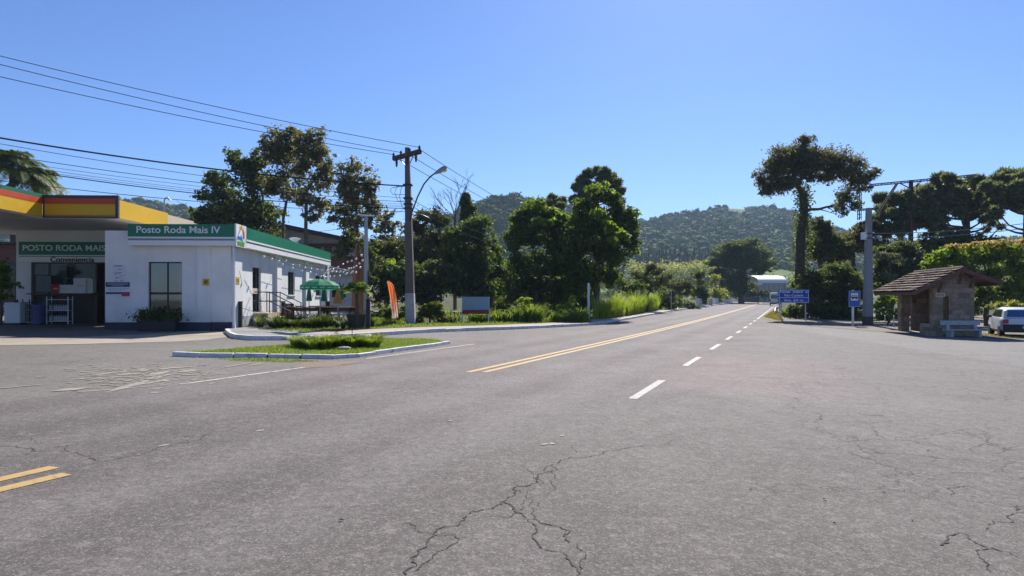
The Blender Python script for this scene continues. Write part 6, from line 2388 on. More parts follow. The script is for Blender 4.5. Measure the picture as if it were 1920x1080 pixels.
tree('slender_tree', 'tree with bronze crown left of the utility pole', 'tree', 668, 58,
     [(662, 310, 32, 20), (648, 338, 28, 26), (682, 342, 28, 28), (662, 365, 38, 26), (692, 370, 20, 24), (640, 392, 32, 20), (668, 400, 38, 28), (704, 395, 20, 24), (648, 418, 26, 14), (622, 410, 20, 11), (668, 440, 24, 24), (692, 420, 24, 18), (655, 350, 30, 30)],
     23000, 0.27, L_RUST, BARK, r0=0.26, fork=(668, 420), seed=24, **LG)
tree('ivy_tree', 'dark leafy lower tree around the brown trunk behind the white outbuilding', 'tree', 662, 53,
     [(650, 455, 26, 20), (690, 460, 22, 26), (640, 478, 22, 18), (700, 490, 24, 30), (655, 440, 22, 14), (690, 530, 26, 30)],
     6500, 0.24, L_DARK, r0=0.2, fork=(664, 490), seed=25)
o = thing('dead_trunk', 'thick rust-brown dead trunk standing behind the potted palm', 'tree', G(671, 50, 0.1))
mm = MB()
for k in range(14):
    a_ = random.uniform(0, 6.3)
    r_q = random.uniform(0.05, 0.42)
    x_, y_ = r_q * math.cos(a_), r_q * math.sin(a_)
    top = random.uniform(3.2, 5.6)
    mm.tube([(x_, y_, 0), (x_ * 1.1, y_, top * 0.5), (x_ * 1.25 + random.uniform(-.15, .15), y_, top)], [0.22, 0.17, 0.06], 6)
mm.build('trunk', pm('rust_bark', (0.22, 0.105, 0.05), 0.95, 0.5, 3, bump=0.9, bscale=10), o)
tree('sparse_tree', 'thin grey-green sparse tree just left of the utility pole', 'tree', 724, 70,
     [(724, 405, 20, 18), (735, 425, 18, 18), (712, 430, 18, 16), (728, 450, 24, 18)], 2200, 0.28, L_GREY, BARKG, r0=0.14, seed=26, shell=0.4)

# ---- dense stand behind the verge, middle left
stand = (
    (728, 60, [(725, 500, 34, 34), (712, 470, 26, 28), (745, 470, 26, 26), (730, 540, 38, 34), (705, 520, 24, 32)], 9000, 0.26, L_OLIVE, 'olive bushy tree behind the feather flag'),
    (795, 66, [(800, 405, 34, 20), (825, 415, 26, 18), (778, 425, 28, 18), (800, 445, 50, 24), (770, 470, 36, 30), (800, 490, 44, 36), (835, 450, 24, 24)], 14000, 0.27, L_OLIVE, 'olive-topped tree just right of the utility pole'),
    (800, 56, [(775, 510, 34, 34), (810, 520, 40, 36), (790, 550, 50, 34), (840, 530, 36, 40), (755, 540, 28, 30)], 11000, 0.25, L_DARK, 'dark tree whose shaded foliage stands behind the clipped bush'),
    (885, 60, [(890, 425, 32, 26), (905, 452, 26, 26), (868, 450, 32, 28), (850, 440, 22, 20), (885, 485, 42, 30), (850, 485, 34, 34), (905, 500, 24, 30), (865, 520, 44, 34), (890, 545, 40, 30)], 17000, 0.26, L_MID, 'leafy round tree with light-flecked crown below the ivy column'),
    (932, 63, [(930, 480, 18, 26), (940, 505, 22, 24), (920, 520, 24, 26), (945, 540, 30, 30), (915, 560, 30, 24)], 7000, 0.24, L_MID, 'small bright tree between the two dark masses'),
    (1005, 54, [(1000, 395, 32, 22), (975, 420, 28, 26), (1025, 412, 32, 24), (1050, 425, 26, 24), (965, 455, 22, 28), (995, 450, 40, 32), (1040, 460, 38, 34), (980, 500, 36, 34), (1020, 510, 46, 36), (1000, 555, 50, 34), (1050, 550, 40, 36), (1062, 455, 30, 34), (1060, 500, 34, 34), (970, 540, 34, 34)], 27000, 0.25, L_MID, 'big broad tree at the centre with sunlit yellow-green top'),
    (1118, 52, [(1122, 362, 30, 20), (1150, 375, 26, 20), (1105, 385, 30, 22), (1160, 400, 32, 24), (1180, 412, 20, 22), (1120, 415, 42, 28), (1090, 430, 30, 28), (1155, 440, 42, 32), (1185, 455, 18, 24), (1110, 465, 44, 32), (1150, 485, 40, 26), (1080, 490, 34, 34), (1110, 515, 40, 30), (1078, 455, 30, 34), (1130, 455, 36, 30), (1090, 535, 40, 30), (1140, 520, 26, 24), (1170, 425, 24, 24), (1085, 415, 24, 22)], 30000, 0.25, L_MID, 'tallest broad tree right of centre with sunlit crown'),
    (1075, 58, [(1070, 560, 44, 36), (1040, 575, 36, 26), (1095, 565, 30, 30), (1020, 560, 40, 36), (1080, 530, 40, 30)], 6500, 0.25, L_DARK, 'low dark tree in the gap under the two broad trees'),
    (960, 58, [(955, 575, 40, 28), (920, 582, 30, 22), (985, 585, 30, 22)], 5500, 0.24, L_DARK, 'low dark tree behind the grey-blue board'),
)
for i, (px, D, lobes, n, sz, lm, lab) in enumerate(stand):
    tree('broadleaf_tree', lab, 'tree', px, D, lobes, n, sz, lm, r0=0.3 if n > 9000 else 0.16, fork=(px, max(l[1] for l in lobes) - 6), seed=40 + i, group='trees in the dense roadside stand', per=16, tight=0.22, cover=6.5)
# young shoots and sunlit tops of both broad trees, painted by brighter leaf colour
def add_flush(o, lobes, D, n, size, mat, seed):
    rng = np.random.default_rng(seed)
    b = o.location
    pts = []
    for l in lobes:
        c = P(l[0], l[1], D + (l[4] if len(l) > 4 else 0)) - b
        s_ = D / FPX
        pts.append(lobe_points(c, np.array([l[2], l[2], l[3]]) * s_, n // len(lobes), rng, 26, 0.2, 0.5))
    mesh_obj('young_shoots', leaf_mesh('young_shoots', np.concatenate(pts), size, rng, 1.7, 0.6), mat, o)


bt = [o for o in bpy.data.objects if o.get('label', '').startswith('big broad tree')][0]
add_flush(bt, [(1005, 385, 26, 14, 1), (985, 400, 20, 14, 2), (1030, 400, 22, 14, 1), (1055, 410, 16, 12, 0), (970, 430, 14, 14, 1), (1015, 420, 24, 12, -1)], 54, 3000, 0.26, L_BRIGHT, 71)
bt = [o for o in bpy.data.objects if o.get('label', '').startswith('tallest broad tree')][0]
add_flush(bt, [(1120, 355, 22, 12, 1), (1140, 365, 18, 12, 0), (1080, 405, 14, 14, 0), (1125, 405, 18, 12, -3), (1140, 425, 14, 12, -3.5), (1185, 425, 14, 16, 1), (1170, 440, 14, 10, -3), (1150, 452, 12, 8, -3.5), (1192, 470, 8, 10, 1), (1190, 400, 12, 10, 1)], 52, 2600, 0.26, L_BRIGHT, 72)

# ivy column and dead tree above the stand
b = G(873, 66, 0.1)
o = thing('ivy_column', 'dark ivy-wrapped dead trunk rising above the treetops', 'tree', b)
rng = np.random.default_rng(81)
ztp = P(873, 362, 66).z - b.z
MB().tube([(0, 0, 0), (0.1, 0, ztp * 0.6), (0, 0, ztp)], [0.35, 0.28, 0.1], 8).build('trunk', BARK, o)
hh_ = rng.uniform(P(873, 420, 66).z - b.z, ztp, 2600)
rad = 0.25 + 0.55 * (1 - ((hh_ - hh_.min()) / (ztp - hh_.min())) ** 2)
th_ = rng.uniform(0, 6.3, 2600)
q = rad * rng.uniform(0.5, 1.15, 2600)
C = np.stack([q * np.cos(th_) + 0.25 * np.maximum(0, (hh_ - ztp + 4) / 4 - 0.9) + 0.3 * (hh_ < ztp - 1.2), q * np.sin(th_), hh_], 1)
mesh_obj('ivy', leaf_mesh('ivy', C, 0.24, rng, 1.4, 0.2), L_DARK, o)
b = G(853, 67, 0.1)
o = thing('bare_tree', 'leafless grey dead tree left of the ivy column', 'tree', b)
m = MB()
rr_ = random.Random(8)
root = P(853, 410, 67) - b
m.tube([(0, 0, 0), root * 0.6, root], [0.2, 0.15, 0.10], 6)


def twig(p, d, L, r, depth):
    e = p + d * L
    m.tube([p, p.lerp(e, 0.5) + Vector((rr_.uniform(-.1, .1), rr_.uniform(-.1, .1), rr_.uniform(0, .1))) * L * 0.5, e], [r, r * 0.8, r * 0.5], 4)
    if depth:
        for _ in range(3):
            dd = (d + Vector((rr_.uniform(-.8, .8), rr_.uniform(-.6, .6), rr_.uniform(-.15, .5)))).normalized()
            twig(p.lerp(e, rr_.uniform(0.4, 1)), dd, L * rr_.uniform(0.5, 0.75), r * 0.55, depth - 1)


for dx_, dz_, L_ in ((0.05, 1, 2.3), (-0.7, 0.7, 2.2), (0.35, 1, 2.4), (-0.95, 0.4, 2.0), (-0.3, 1, 1.9)):
    twig(root, Vector((dx_, rr_.uniform(-.3, .3), dz_)).normalized(), L_, 0.06, 3)
m.build('trunk', pm('grey_dead_wood', (0.17, 0.145, 0.13), 0.9, 0.2), o)


# ---- palms
def palm(name, label, px, D, crown_px, nfr, flen, leafm, base_dz=0.1, r=0.16, seed=1, droop=1.0, parent=None, base=None, height=None, leaflets=26, lw=0.05, el0=-0.15, el1=1.25):
    rng = np.random.default_rng(seed)
    if parent is None:
        b = G(px, D, base_dz)
        o = thing(name, label, 'palm', b)
        top = P(crown_px[0], crown_px[1], D) - b
    else:
        o, top = parent, Vector((0, 0, height))
    z0 = base or 0.0
    MB().tube([(0, 0, z0), top * 0.5 + Vector((0.03, 0, z0 * 0.5)), top], [r * 1.2, r, r * 0.9], 9).build('trunk', BARK, o, smooth=True)
    V, Fc = [], []
    sm = MB()
    for k in range(nfr):
        az = k * 2.39996 + rng.uniform(-.2, .2)
        el = rng.uniform(el0, el1)
        L = flen * rng.uniform(0.8, 1.1)
        d = np.array([math.cos(az) * math.cos(el), math.sin(az) * math.cos(el), math.sin(el)])
        pts = []
        for s_ in np.linspace(0, 1, 9):
            p = np.array(top) + d * L * s_ + np.array([0, 0, -droop * L * 0.55 * s_ ** 2.2])
            pts.append(p)
        sm.tube([Vector(p) for p in pts], [0.025 - 0.02 * i / 8 for i in range(9)], 4)
        for j in range(leaflets):
            s_ = 0.15 + 0.85 * j / leaflets
            i = min(7, int(s_ * 8))
            f_ = s_ * 8 - i
            p = pts[i] * (1 - f_) + pts[i + 1] * f_
            tdir = pts[i + 1] - pts[i]
            tdir /= np.linalg.norm(tdir)
            side = np.cross(tdir, [0, 0, 1])
            side /= np.linalg.norm(side) + 1e-6
            ll = flen * 0.30 * math.sin(math.pi * min(1, s_ * 0.85 + 0.12)) * rng.uniform(0.8, 1.15)
            for sg_ in (-1, 1):
                e = p + side * sg_ * ll * 0.8 + tdir * ll * 0.5 + np.array([0, 0, -0.25 * ll * droop + rng.uniform(-.1, .1) * ll])
                wv = tdir * lw
                n0 = len(V)
                V += [p - wv, (p + e) / 2 - wv * 0.9 + np.array([0, 0, 0.05 * ll]), e, (p + e) / 2 + wv * 0.9 + np.array([0, 0, 0.05 * ll])]
                Fc.append([n0, n0 + 1, n0 + 2, n0 + 3])
    sm.build('frond_stems', L_PALM, o)
    mesh_obj('fronds', np_mesh('fronds', np.array(V), np.array(Fc)), leafm, o)
    return o


palm('palm_tree', 'tall feathery palm above the canopy at the left edge', 25, 52, (22, 312), 44, 3.3, L_PALM, r=0.2, seed=91, lw=0.05, leaflets=48, droop=1.25)
palm('palm_tree', 'drooping palm right of the tall one above the canopy', 68, 54, (68, 335), 36, 2.9, L_PALM, r=0.18, seed=92, lw=0.05, leaflets=46, droop=1.4)
palm('palm_tree', 'small bright palm in shade left of the utility pole', 738, 56, (738, 500), 20, 1.7, L_BRIGHT, r=0.12, seed=93, lw=0.05)
palm('potted_palm', '', 0, 0, None, 34, 1.0, L_BRIGHT, parent=POTPALM, base=0.58, height=1.6, r=0.08, seed=94, lw=0.016, droop=0.9, leaflets=36, el0=0.35, el1=1.4)

# green bush at the left edge, under the canopy
tree('shrub', 'bright green leafy shrub at the left edge beside the white post', 'shrub', 2, 31,
     [(5, 500, 22, 20), (12, 530, 20, 22), (-10, 520, 24, 30), (0, 555, 22, 16)], 3600, 0.16, L_BRIGHT, r0=0.07, base_dz=0, seed=95, fork=(4, 575), elong=1.5)

# clipped bush beside the pole
b = at(806, 606, 0.14)
o = thing('clipped_bush', 'round clipped conifer bush with lime tips right of the utility pole', 'shrub', b)
rng = np.random.default_rng(96)
R_ = 27 * b.y / FPX
MB().tube([(0, 0, 0), (0, 0, R_ * 0.9)], 0.06, 6).build('trunk', BARK, o)
pts = []
for cx_p, cz_p, rx_p in ((-12, 22, 13), (8, 28, 16), (0, 18, 20), (17, 18, 11), (-4, 30, 12)):
    s_ = b.y / FPX
    pts.append(lobe_points((cx_p * s_, rng.uniform(-.2, .2), cz_p * s_), np.array([rx_p, rx_p, rx_p * 0.75]) * s_, 2300, rng, 30, 0.14, 0.25))
mesh_obj('foliage', leaf_mesh('foliage', np.concatenate(pts), 0.10, rng, 3.0, 1.0), leafmat('lime_conifer', (0.05, 0.075, 0.012), (0.13, 0.16, 0.03), None, 0.35), o)

# undergrowth along the left verge: each shrub a thing
under = (
    (715, 590, 26, 26, 0.22, L_MID, 'broad-leaved shrub left of the feather flag', 1700), (757, 590, 18, 26, 0.22, L_MID, 'broad-leaved shrub between the flag and the utility pole', 1300),
    (787, 597, 10, 20, 0.20, L_MID, 'white-flecked leafy shrub right at the utility pole foot', 800), (835, 600, 22, 12, 0.16, L_OLIVE, 'low olive shrub right of the clipped bush', 1100),
    (905, 597, 26, 9, 0.13, L_BRIGHT, 'low bright weeds under the board', 1300), (945, 592, 28, 15, 0.15, L_MID, 'leafy shrub right of the board', 1700),
    (982, 580, 22, 24, 0.14, L_BRIGHT, 'bright upright shrub in front of the broad tree', 2300), (1052, 586, 12, 26, 0.14, L_BRIGHT, 'tall sunlit weed clump left of the marker post', 1500),
    (1075, 580, 12, 28, 0.14, L_BRIGHT, 'tall sunlit weed clump close to the marker post', 1500), (1025, 594, 20, 10, 0.13, L_MID, 'low green weeds between the two sunlit clumps', 900),
)
for i, (px, pyc, rx, ry, sz, lm, lab, n) in enumerate(under):
    py_b = 607.5 - (px - 700) * 0.012
    D = at(px, py_b, 0.14).y + 1.0
    tree('shrub', lab, 'shrub', px, D, [(px, pyc, rx, ry), (px - rx * 0.4, pyc + ry * 0.35, rx * 0.6, ry * 0.6), (px + rx * 0.45, pyc + ry * 0.3, rx * 0.55, ry * 0.65)], n, sz, lm, r0=0.04, seed=120 + i,
         fork=(px, pyc + ry * 0.6), group='shrubs along the left verge', elong=1.6, per=20)

# further along the verge towards the bridge
far = (
    ('broadleaf_tree', 1207, 72, [(1225, 503, 28, 14), (1205, 515, 22, 18), (1243, 520, 22, 18), (1222, 535, 26, 16)], 4200, 0.24, L_OLIVE, 'small tree with a leaning dark trunk on the verge', 0.16, (1212, 558)),
    ('shrub', 1247, 82, [(1247, 556, 24, 22), (1235, 570, 18, 16), (1262, 568, 18, 18)], 3000, 0.24, L_DARK, 'dark rounded shrub behind the round road sign', 0.08, None),
    ('shrub', 1283, 92, [(1283, 572, 18, 14), (1300, 575, 14, 10)], 1500, 0.22, L_MID, 'low green shrub right of the round road sign', 0.06, None),
    ('broadleaf_tree', 1275, 100, [(1275, 548, 22, 18), (1262, 535, 18, 16), (1285, 532, 18, 16)], 2600, 0.30, L_OLIVE, 'olive tree beyond the round road sign', 0.1, None),
    ('broadleaf_tree', 1313, 112, [(1313, 520, 18, 18), (1308, 545, 22, 22), (1322, 555, 14, 18)], 3200, 0.32, L_DARK, 'dark upright tree where the bridge begins', 0.14, None),
    ('bamboo_clump', 1338, 140, [(1338, 525, 12, 16), (1345, 548, 18, 18), (1352, 555, 14, 14)], 2600, 0.36, L_YELL, 'yellow-green bamboo clump behind the bridge railing', 0.1, None),
    ('broadleaf_tree', 1390, 165, [(1390, 462, 42, 14), (1360, 475, 34, 14), (1420, 476, 32, 14), (1338, 492, 22, 12), (1442, 495, 18, 12), (1390, 490, 44, 18), (1350, 510, 22, 12), (1426, 508, 22, 11), (1385, 520, 30, 18), (1390, 545, 24, 16), (1365, 530, 26, 18), (1398, 532, 20, 18), (1370, 488, 34, 16), (1412, 495, 34, 16), (1400, 455, 30, 10), (1370, 462, 28, 10)], 17000, 0.42, L_DARK, 'huge dark spreading tree beyond the bridge', 0.8, (1390, 530)),
    ('shrub', 1420, 150, [(1418, 550, 18, 11), (1434, 553, 16, 10), (1446, 557, 10, 8)], 1400, 0.36, L_OLIVE, 'olive bush below the hall with the shining roof', 0.08, None),
    ('shrub', 1200, 66, [(1195, 535, 20, 14), (1180, 545, 18, 16), (1165, 535, 16, 14)], 2600, 0.22, L_MID, 'green shrub between the tallest broad tree and the leaning small tree', 0.07, None),
)
for i, (nm, px, D, lobes, n, sz, lm, lab, r0, fork) in enumerate(far):
    tree(nm, lab, 'tree' if 'tree' in nm else ('bamboo' if 'bamboo' in nm else 'shrub'), px, D, lobes, n, sz, lm, r0=r0, fork=fork, seed=150 + i, tight=0.2, per=16, cover=6.0 if 'spreading' in lab else 4.2)


# ---- araucarias
def araucaria(label, px, D, crown, ntop, seed, r0=0.4, rx=60, span=(0.0, 1.0), up=0.35, tuft=0.55, group=None, fill=1.0):
    """crown: list of tuft centres in photo pixels with radius; branches sweep from the trunk out and up to each tuft"""
    rng = np.random.default_rng(seed)
    b = G(px, D, 0.1)
    o = thing('araucaria', label, 'araucaria', b, group=group)
    wm = MB()
    top = P(ntop[0], ntop[1], D) - b
    wm.tube([(0, 0, -0.3), top * 0.5, top], [r0, r0 * 0.75, r0 * 0.4], 9)
    C, AX = [], []
    for (tx, ty, tr) in crown:
        dd = rng.uniform(-1, 1) * rx * 0.5 * D / FPX
        c = P(tx, ty, D + dd) - b
        s_ = (D + dd) / FPX
        hz = max(top.z * 0.35, min(top.z, c.z - abs(c.x - top.x) * up - 0.5))
        t_ = hz / top.z
        st_ = top * t_
        mid = st_.lerp(c, 0.6) + Vector((0, 0, -abs(c.x - st_.x) * 0.16))
        wm.tube([st_, st_.lerp(mid, 0.5) + Vector((0, 0, -0.1)), mid, c], [r0 * 0.26, r0 * 0.2, r0 * 0.15, r0 * 0.1], 5)
        n = int(fill * 15 * tr ** 1.55)
        d = rng.normal(size=(n, 3))
        d /= np.linalg.norm(d, axis=1, keepdims=True)
        u = rng.uniform(0, 1, (n, 1)) ** 0.4
        # spiky sub-clusters
        K = 16
        k_d = rng.normal(size=(K, 3))
        k_d /= np.linalg.norm(k_d, axis=1, keepdims=True)
        m_ = rng.integers(0, K, n)
        rr3 = np.array([tr * s_ * 1.1, tr * s_ * 1.1, tr * s_ * 0.8])
        p = np.array(c) + k_d[m_] * rr3 * 0.72 + d * u * rr3 * 0.34
        C.append(p)
        ax = d + np.array([0, 0, 0.5])
        AX.append(ax / np.linalg.norm(ax, axis=1, keepdims=True))
    wm.build('trunk', BARK, o, smooth=True)
    C = np.concatenate(C)
    AX = np.concatenate(AX)
    mesh_obj('crown', leaf_mesh('crown', C, tuft * 0.8, rng, 4.0, 0, AX, 0.45), L_ARAU, o)
    return o


araucaria('dark araucaria whose dome shows above the tallest broad tree', 1120, 80, [(1082, 352, 10), (1078, 375, 10), (1090, 338, 10), (1105, 326, 11), (1118, 322, 10), (1133, 324, 11), (1145, 332, 11), (1155, 343, 10), (1162, 358, 9), (1100, 350, 14), (1125, 345, 16), (1145, 355, 13), (1092, 365, 10), (1110, 370, 14), (1140, 372, 14), (1085, 392, 10), (1160, 378, 10)],
          (1120, 335), 201, fill=1.6, tuft=0.45)
araucaria('small far araucaria peeping over the centre tree', 1040, 85, [(1035, 372, 8), (1046, 378, 8), (1056, 376, 8), (1028, 382, 8), (1050, 388, 9)], (1045, 375), 202, r0=0.3, fill=1.6, tuft=0.45)
araucaria('big araucaria with upswept dark branches in the middle of the right side', 1812, 70,
          [(1755, 350, 14), (1745, 372, 14), (1770, 365, 16), (1790, 350, 17), (1810, 343, 16), (1800, 365, 18), (1825, 360, 15), (1845, 352, 13), (1780, 385, 16), (1820, 380, 18), (1850, 372, 14), (1728, 392, 13), (1745, 398, 14), (1735, 408, 12), (1760, 400, 13), (1765, 410, 11), (1845, 390, 14), (1862, 385, 12), (1800, 400, 9), (1822, 402, 9), (1745, 422, 8), (1765, 425, 5), (1752, 433, 5), (1735, 360, 12), (1760, 335, 11), (1780, 335, 11), (1835, 338, 11), (1860, 365, 13), (1715, 378, 12), (1770, 436, 4), (1845, 412, 5), (1858, 418, 5), (1868, 405, 6), (1875, 425, 4), (1850, 430, 4), (1730, 418, 10), (1712, 402, 11)],
          (1812, 352), 203, r0=0.55, rx=90)
araucaria('araucaria at the right edge with its crown reaching past the frame', 1925, 66,
          [(1875, 340, 16), (1890, 328, 16), (1905, 332, 17), (1925, 338, 18), (1868, 358, 15), (1885, 352, 17), (1910, 355, 18), (1940, 352, 18), (1875, 375, 14), (1895, 378, 15), (1920, 380, 16), (1950, 380, 16), (1868, 395, 9), (1860, 405, 8), (1955, 400, 14), (1850, 350, 9), (1975, 365, 16), (1990, 385, 16)],
          (1925, 345), 204, r0=0.5, rx=90)
araucaria('araucaria behind the timber mast with rounded dark tufts', 1690, 74,
          [(1650, 372, 11), (1668, 380, 13), (1685, 370, 12), (1700, 382, 12), (1655, 395, 13), (1640, 410, 12), (1672, 405, 15), (1698, 405, 14), (1655, 425, 13), (1685, 430, 15), (1710, 420, 12), (1705, 365, 11), (1720, 375, 12), (1722, 358, 10)],
          (1688, 378), 205, r0=0.4, rx=70)

# ---- right side trees
tree('ivy_tree', 'tall lone tree with ivy-clad trunk and spreading mushroom crown on the right', 'tree', 1502, 64,
     [(1505, 275, 36, 24), (1475, 295, 36, 24), (1540, 292, 42, 24), (1445, 308, 28, 22), (1580, 302, 38, 24), (1450, 332, 34, 20), (1497, 312, 42, 26), (1608, 318, 30, 24), (1600, 340, 32, 18), (1435, 350, 20, 18), (1470, 350, 26, 16), (1590, 365, 28, 20), (1577, 388, 18, 20), (1622, 345, 20, 22), (1558, 325, 28, 16), (1515, 260, 24, 13), (1490, 335, 26, 20), (1515, 330, 22, 16), (1605, 385, 16, 16), (1480, 322, 30, 22), (1525, 308, 34, 22), (1560, 312, 28, 18), (1460, 312, 26, 22), (1595, 325, 28, 20), (1505, 290, 36, 26), (1437, 360, 20, 14), (1458, 348, 22, 16), (1422, 335, 16, 18), (1635, 325, 14, 18), (1545, 335, 18, 14)],
     31000, 0.23, leafmat('dusty_leaf', (0.066, 0.074, 0.034), (0.150, 0.155, 0.078), (0.22, 0.20, 0.12), 0.42, rough=0.6, spec=0.25), r0=0.5, fork=(1506, 362), seed=211, per=12, tight=0.27, cover=3.3)
lt_ = [o for o in bpy.data.objects if o.get('label', '').startswith('tall lone tree')][0]
rng = np.random.default_rng(212)
n = 2600
b = lt_.location
zlo, zhi = 3.0, P(1504, 350, 64).z - b.z
hh_ = rng.uniform(zlo, zhi, n)
top_x = P(1506, 362, 64).x - b.x
q = 0.55 + 0.28 * rng.normal(size=n)
q[hh_ < P(0, 500, 64).z - b.z] *= 0.8
th_ = rng.uniform(0, 6.3, n)
C = np.stack([q * np.cos(th_) + top_x * hh_ / zhi, q * np.sin(th_), hh_], 1)
mesh_obj('ivy', leaf_mesh('ivy', C, 0.2, rng, 1.5, 0.3), L_DARK, lt_)
right = (
    (1540, 70, [(1535, 425, 22, 22), (1555, 445, 28, 24), (1525, 460, 22, 26), (1550, 480, 34, 28), (1580, 470, 26, 26)], 7500, 0.28, L_OLIVE, 'olive tree right behind the tall ivy-clad trunk'),
    (1600, 72, [(1605, 440, 26, 20), (1625, 425, 24, 18), (1645, 432, 26, 20), (1620, 455, 34, 24), (1590, 470, 26, 26), (1650, 460, 26, 24)], 9000, 0.28, L_RUST, 'bronze-tinted tree behind the pale concrete pole'),
    (1570, 60, [(1560, 510, 38, 26), (1590, 520, 34, 26), (1540, 535, 34, 26), (1575, 550, 44, 26), (1610, 545, 28, 28), (1530, 560, 26, 20), (1555, 580, 40, 22), (1600, 580, 34, 22), (1520, 530, 26, 26)], 11000, 0.26, L_DARK, 'dark tree mass between the blue sign and the bus stop sign'),
    (1670, 62, [(1660, 475, 26, 20), (1690, 470, 26, 20), (1660, 500, 30, 20), (1690, 505, 34, 22), (1650, 530, 24, 22), (1690, 535, 30, 22), (1720, 490, 24, 28)], 10000, 0.26, L_DARK, 'dark tree behind the shelter roof left of the mast'),
    (1775, 66, [(1760, 450, 34, 18), (1800, 445, 34, 16), (1840, 450, 34, 14), (1780, 470, 40, 20), (1735, 470, 24, 24), (1830, 475, 40, 20)], 8500, 0.28, L_DARK, 'dark tree below the big araucaria behind the hedge'),
    (1515, 58, [(1515, 575, 26, 18), (1545, 585, 34, 16), (1490, 585, 22, 16), (1580, 588, 30, 14)], 6500, 0.2, L_DARK, 'low dark bush beneath the blue road sign'),
    (1478, 61, [(1474, 588, 10, 12), (1482, 592, 10, 8)], 900, 0.18, L_BRIGHT, 'small bright bush at the left post of the blue sign'),
    (1510, 66, [(1520, 530, 12, 14), (1515, 555, 14, 12), (1490, 535, 8, 12)], 1600, 0.22, L_BRIGHT, 'sunlit yellow-green shrub behind the top of the blue sign'),
)
for i, (px, D, lobes, n, sz, lm, lab) in enumerate(right):
    tree('broadleaf_tree' if n > 7000 else 'shrub', lab, 'tree' if n > 7000 else 'shrub', px, D, lobes, n, sz, lm, r0=0.28 if n > 7000 else 0.06, fork=(px, max(l[1] for l in lobes) - 4), seed=220 + i, per=16, tight=0.22, cover=7.5)
tree('shrub', 'sunlit large-leaved green shrub between the concrete pole and the shelter', 'shrub', 1665, 47,
     [(1660, 562, 22, 14), (1680, 566, 18, 14), (1648, 572, 18, 14), (1670, 585, 26, 14), (1690, 580, 12, 16), (1655, 595, 22, 9)], 3800, 0.24, L_BRIGHT, r0=0.06, seed=240, base_dz=0, fork=(1665, 592), elong=1.4, per=18)
# clipped round tufts over the shelter roof
tree('shrub', 'rounded grey-green clipped shrub just over the shelter roof', 'shrub', 1667, 52, [(1667, 520, 14, 11)], 1600, 0.13, L_GREY, r0=0.08, seed=241, base_dz=0, fork=(1667, 528), shell=0.3)
tree('shrub', 'upper rounded grey-green shrub beside the mast', 'shrub', 1668, 58, [(1655, 478, 16, 11), (1680, 482, 15, 10)], 2000, 0.16, L_GREY, r0=0.1, seed=242, base_dz=0, fork=(1668, 492), shell=0.3)
# hedge with orange young leaves
hd_ = tree('hedge', 'tall flowering hedge with orange young leaves behind the shelter and the car', 'hedge', 1850, 47,
           [(1755, 490, 24, 22), (1780, 478, 26, 20), (1745, 505, 18, 14), (1810, 485, 30, 26), (1840, 480, 30, 24), (1870, 478, 32, 26), (1905, 480, 34, 28), (1800, 510, 34, 22), (1850, 515, 40, 26), (1900, 520, 40, 30), (1950, 490, 40, 40), (1880, 550, 50, 26), (1830, 550, 34, 26), (1930, 560, 40, 30), (1780, 545, 36, 28), (1750, 550, 24, 24), (1815, 575, 40, 20)],
           24000, 0.22, L_HEDGE, r0=0.2, base_dz=0, seed=243, fork=(1850, 565), per=16, tight=0.22, cover=6.0)
add_flush(hd_, [(1790, 463, 14, 6), (1820, 460, 18, 8), (1850, 457, 20, 8), (1885, 454, 22, 9), (1915, 456, 22, 10), (1950, 458, 24, 12), (1868, 463, 20, 9), (1900, 466, 18, 9)], 46, 1300, 0.16, L_ORANGE, 244)
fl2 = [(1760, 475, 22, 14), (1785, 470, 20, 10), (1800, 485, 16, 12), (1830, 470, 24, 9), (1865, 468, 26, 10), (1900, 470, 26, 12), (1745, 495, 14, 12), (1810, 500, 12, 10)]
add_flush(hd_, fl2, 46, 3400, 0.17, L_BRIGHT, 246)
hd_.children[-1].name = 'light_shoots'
tree('shrub', 'lime-green low shrub right behind the parked car', 'shrub', 1890, 40.5, [(1885, 570, 24, 10), (1905, 572, 22, 9), (1862, 575, 14, 7), (1925, 575, 22, 10)], 2600, 0.16, L_YELL, r0=0.05, seed=245, base_dz=0, fork=(1890, 582), per=20)

# ---- grasses
def blades(n, xy, h, w, lean, rng, zoff=0.0):
    """bent grass blades, two faces each"""
    x, y = xy[:, 0], xy[:, 1]
    z = gz(x, y) + zoff
    h = h * rng.uniform(0.35, 1.25, n) * (0.78 + 0.34 * np.sin(x * 1.9 + 0.7 * np.sin(y * 2.3)) * np.sin(y * 1.6))
    az = rng.uniform(0, 2 * np.pi, n)
    ln = lean * rng.uniform(0.3, 1.4, n) * h
    dx, dy = np.cos(az), np.sin(az)
    px_, py_ = -dy * w, dx * w
    B = np.stack([x, y, z], 1)
    side = np.stack([px_, py_, np.zeros(n)], 1)
    mid = B + np.stack([dx * ln * 0.3, dy * ln * 0.3, h * 0.62], 1)
    tip = B + np.stack([dx * ln, dy * ln, h * np.where(lean > 0.9, 0.8, 1.0)], 1)
    V = np.stack([B - side, B + side, mid + side * 0.8, mid - side * 0.8, tip + side * 0.08, tip - side * 0.08], 1).reshape(-1, 3)
    i = np.arange(n) * 6
    F_ = np.concatenate([np.stack([i, i + 1, i + 2, i + 3], 1), np.stack([i + 3, i + 2, i + 4, i + 5], 1)])
    return V, F_


def stuff_blades(name, label, cat, xy, h, w, lean, mat, seed, zoff=0.0):
    rng = np.random.default_rng(seed)
    V, F_ = blades(len(xy), xy, h, w, lean, rng, zoff)
    o = mesh_obj(name, np_mesh(name, V, F_), mat)
    return tag(o, label, cat, kind='stuff')


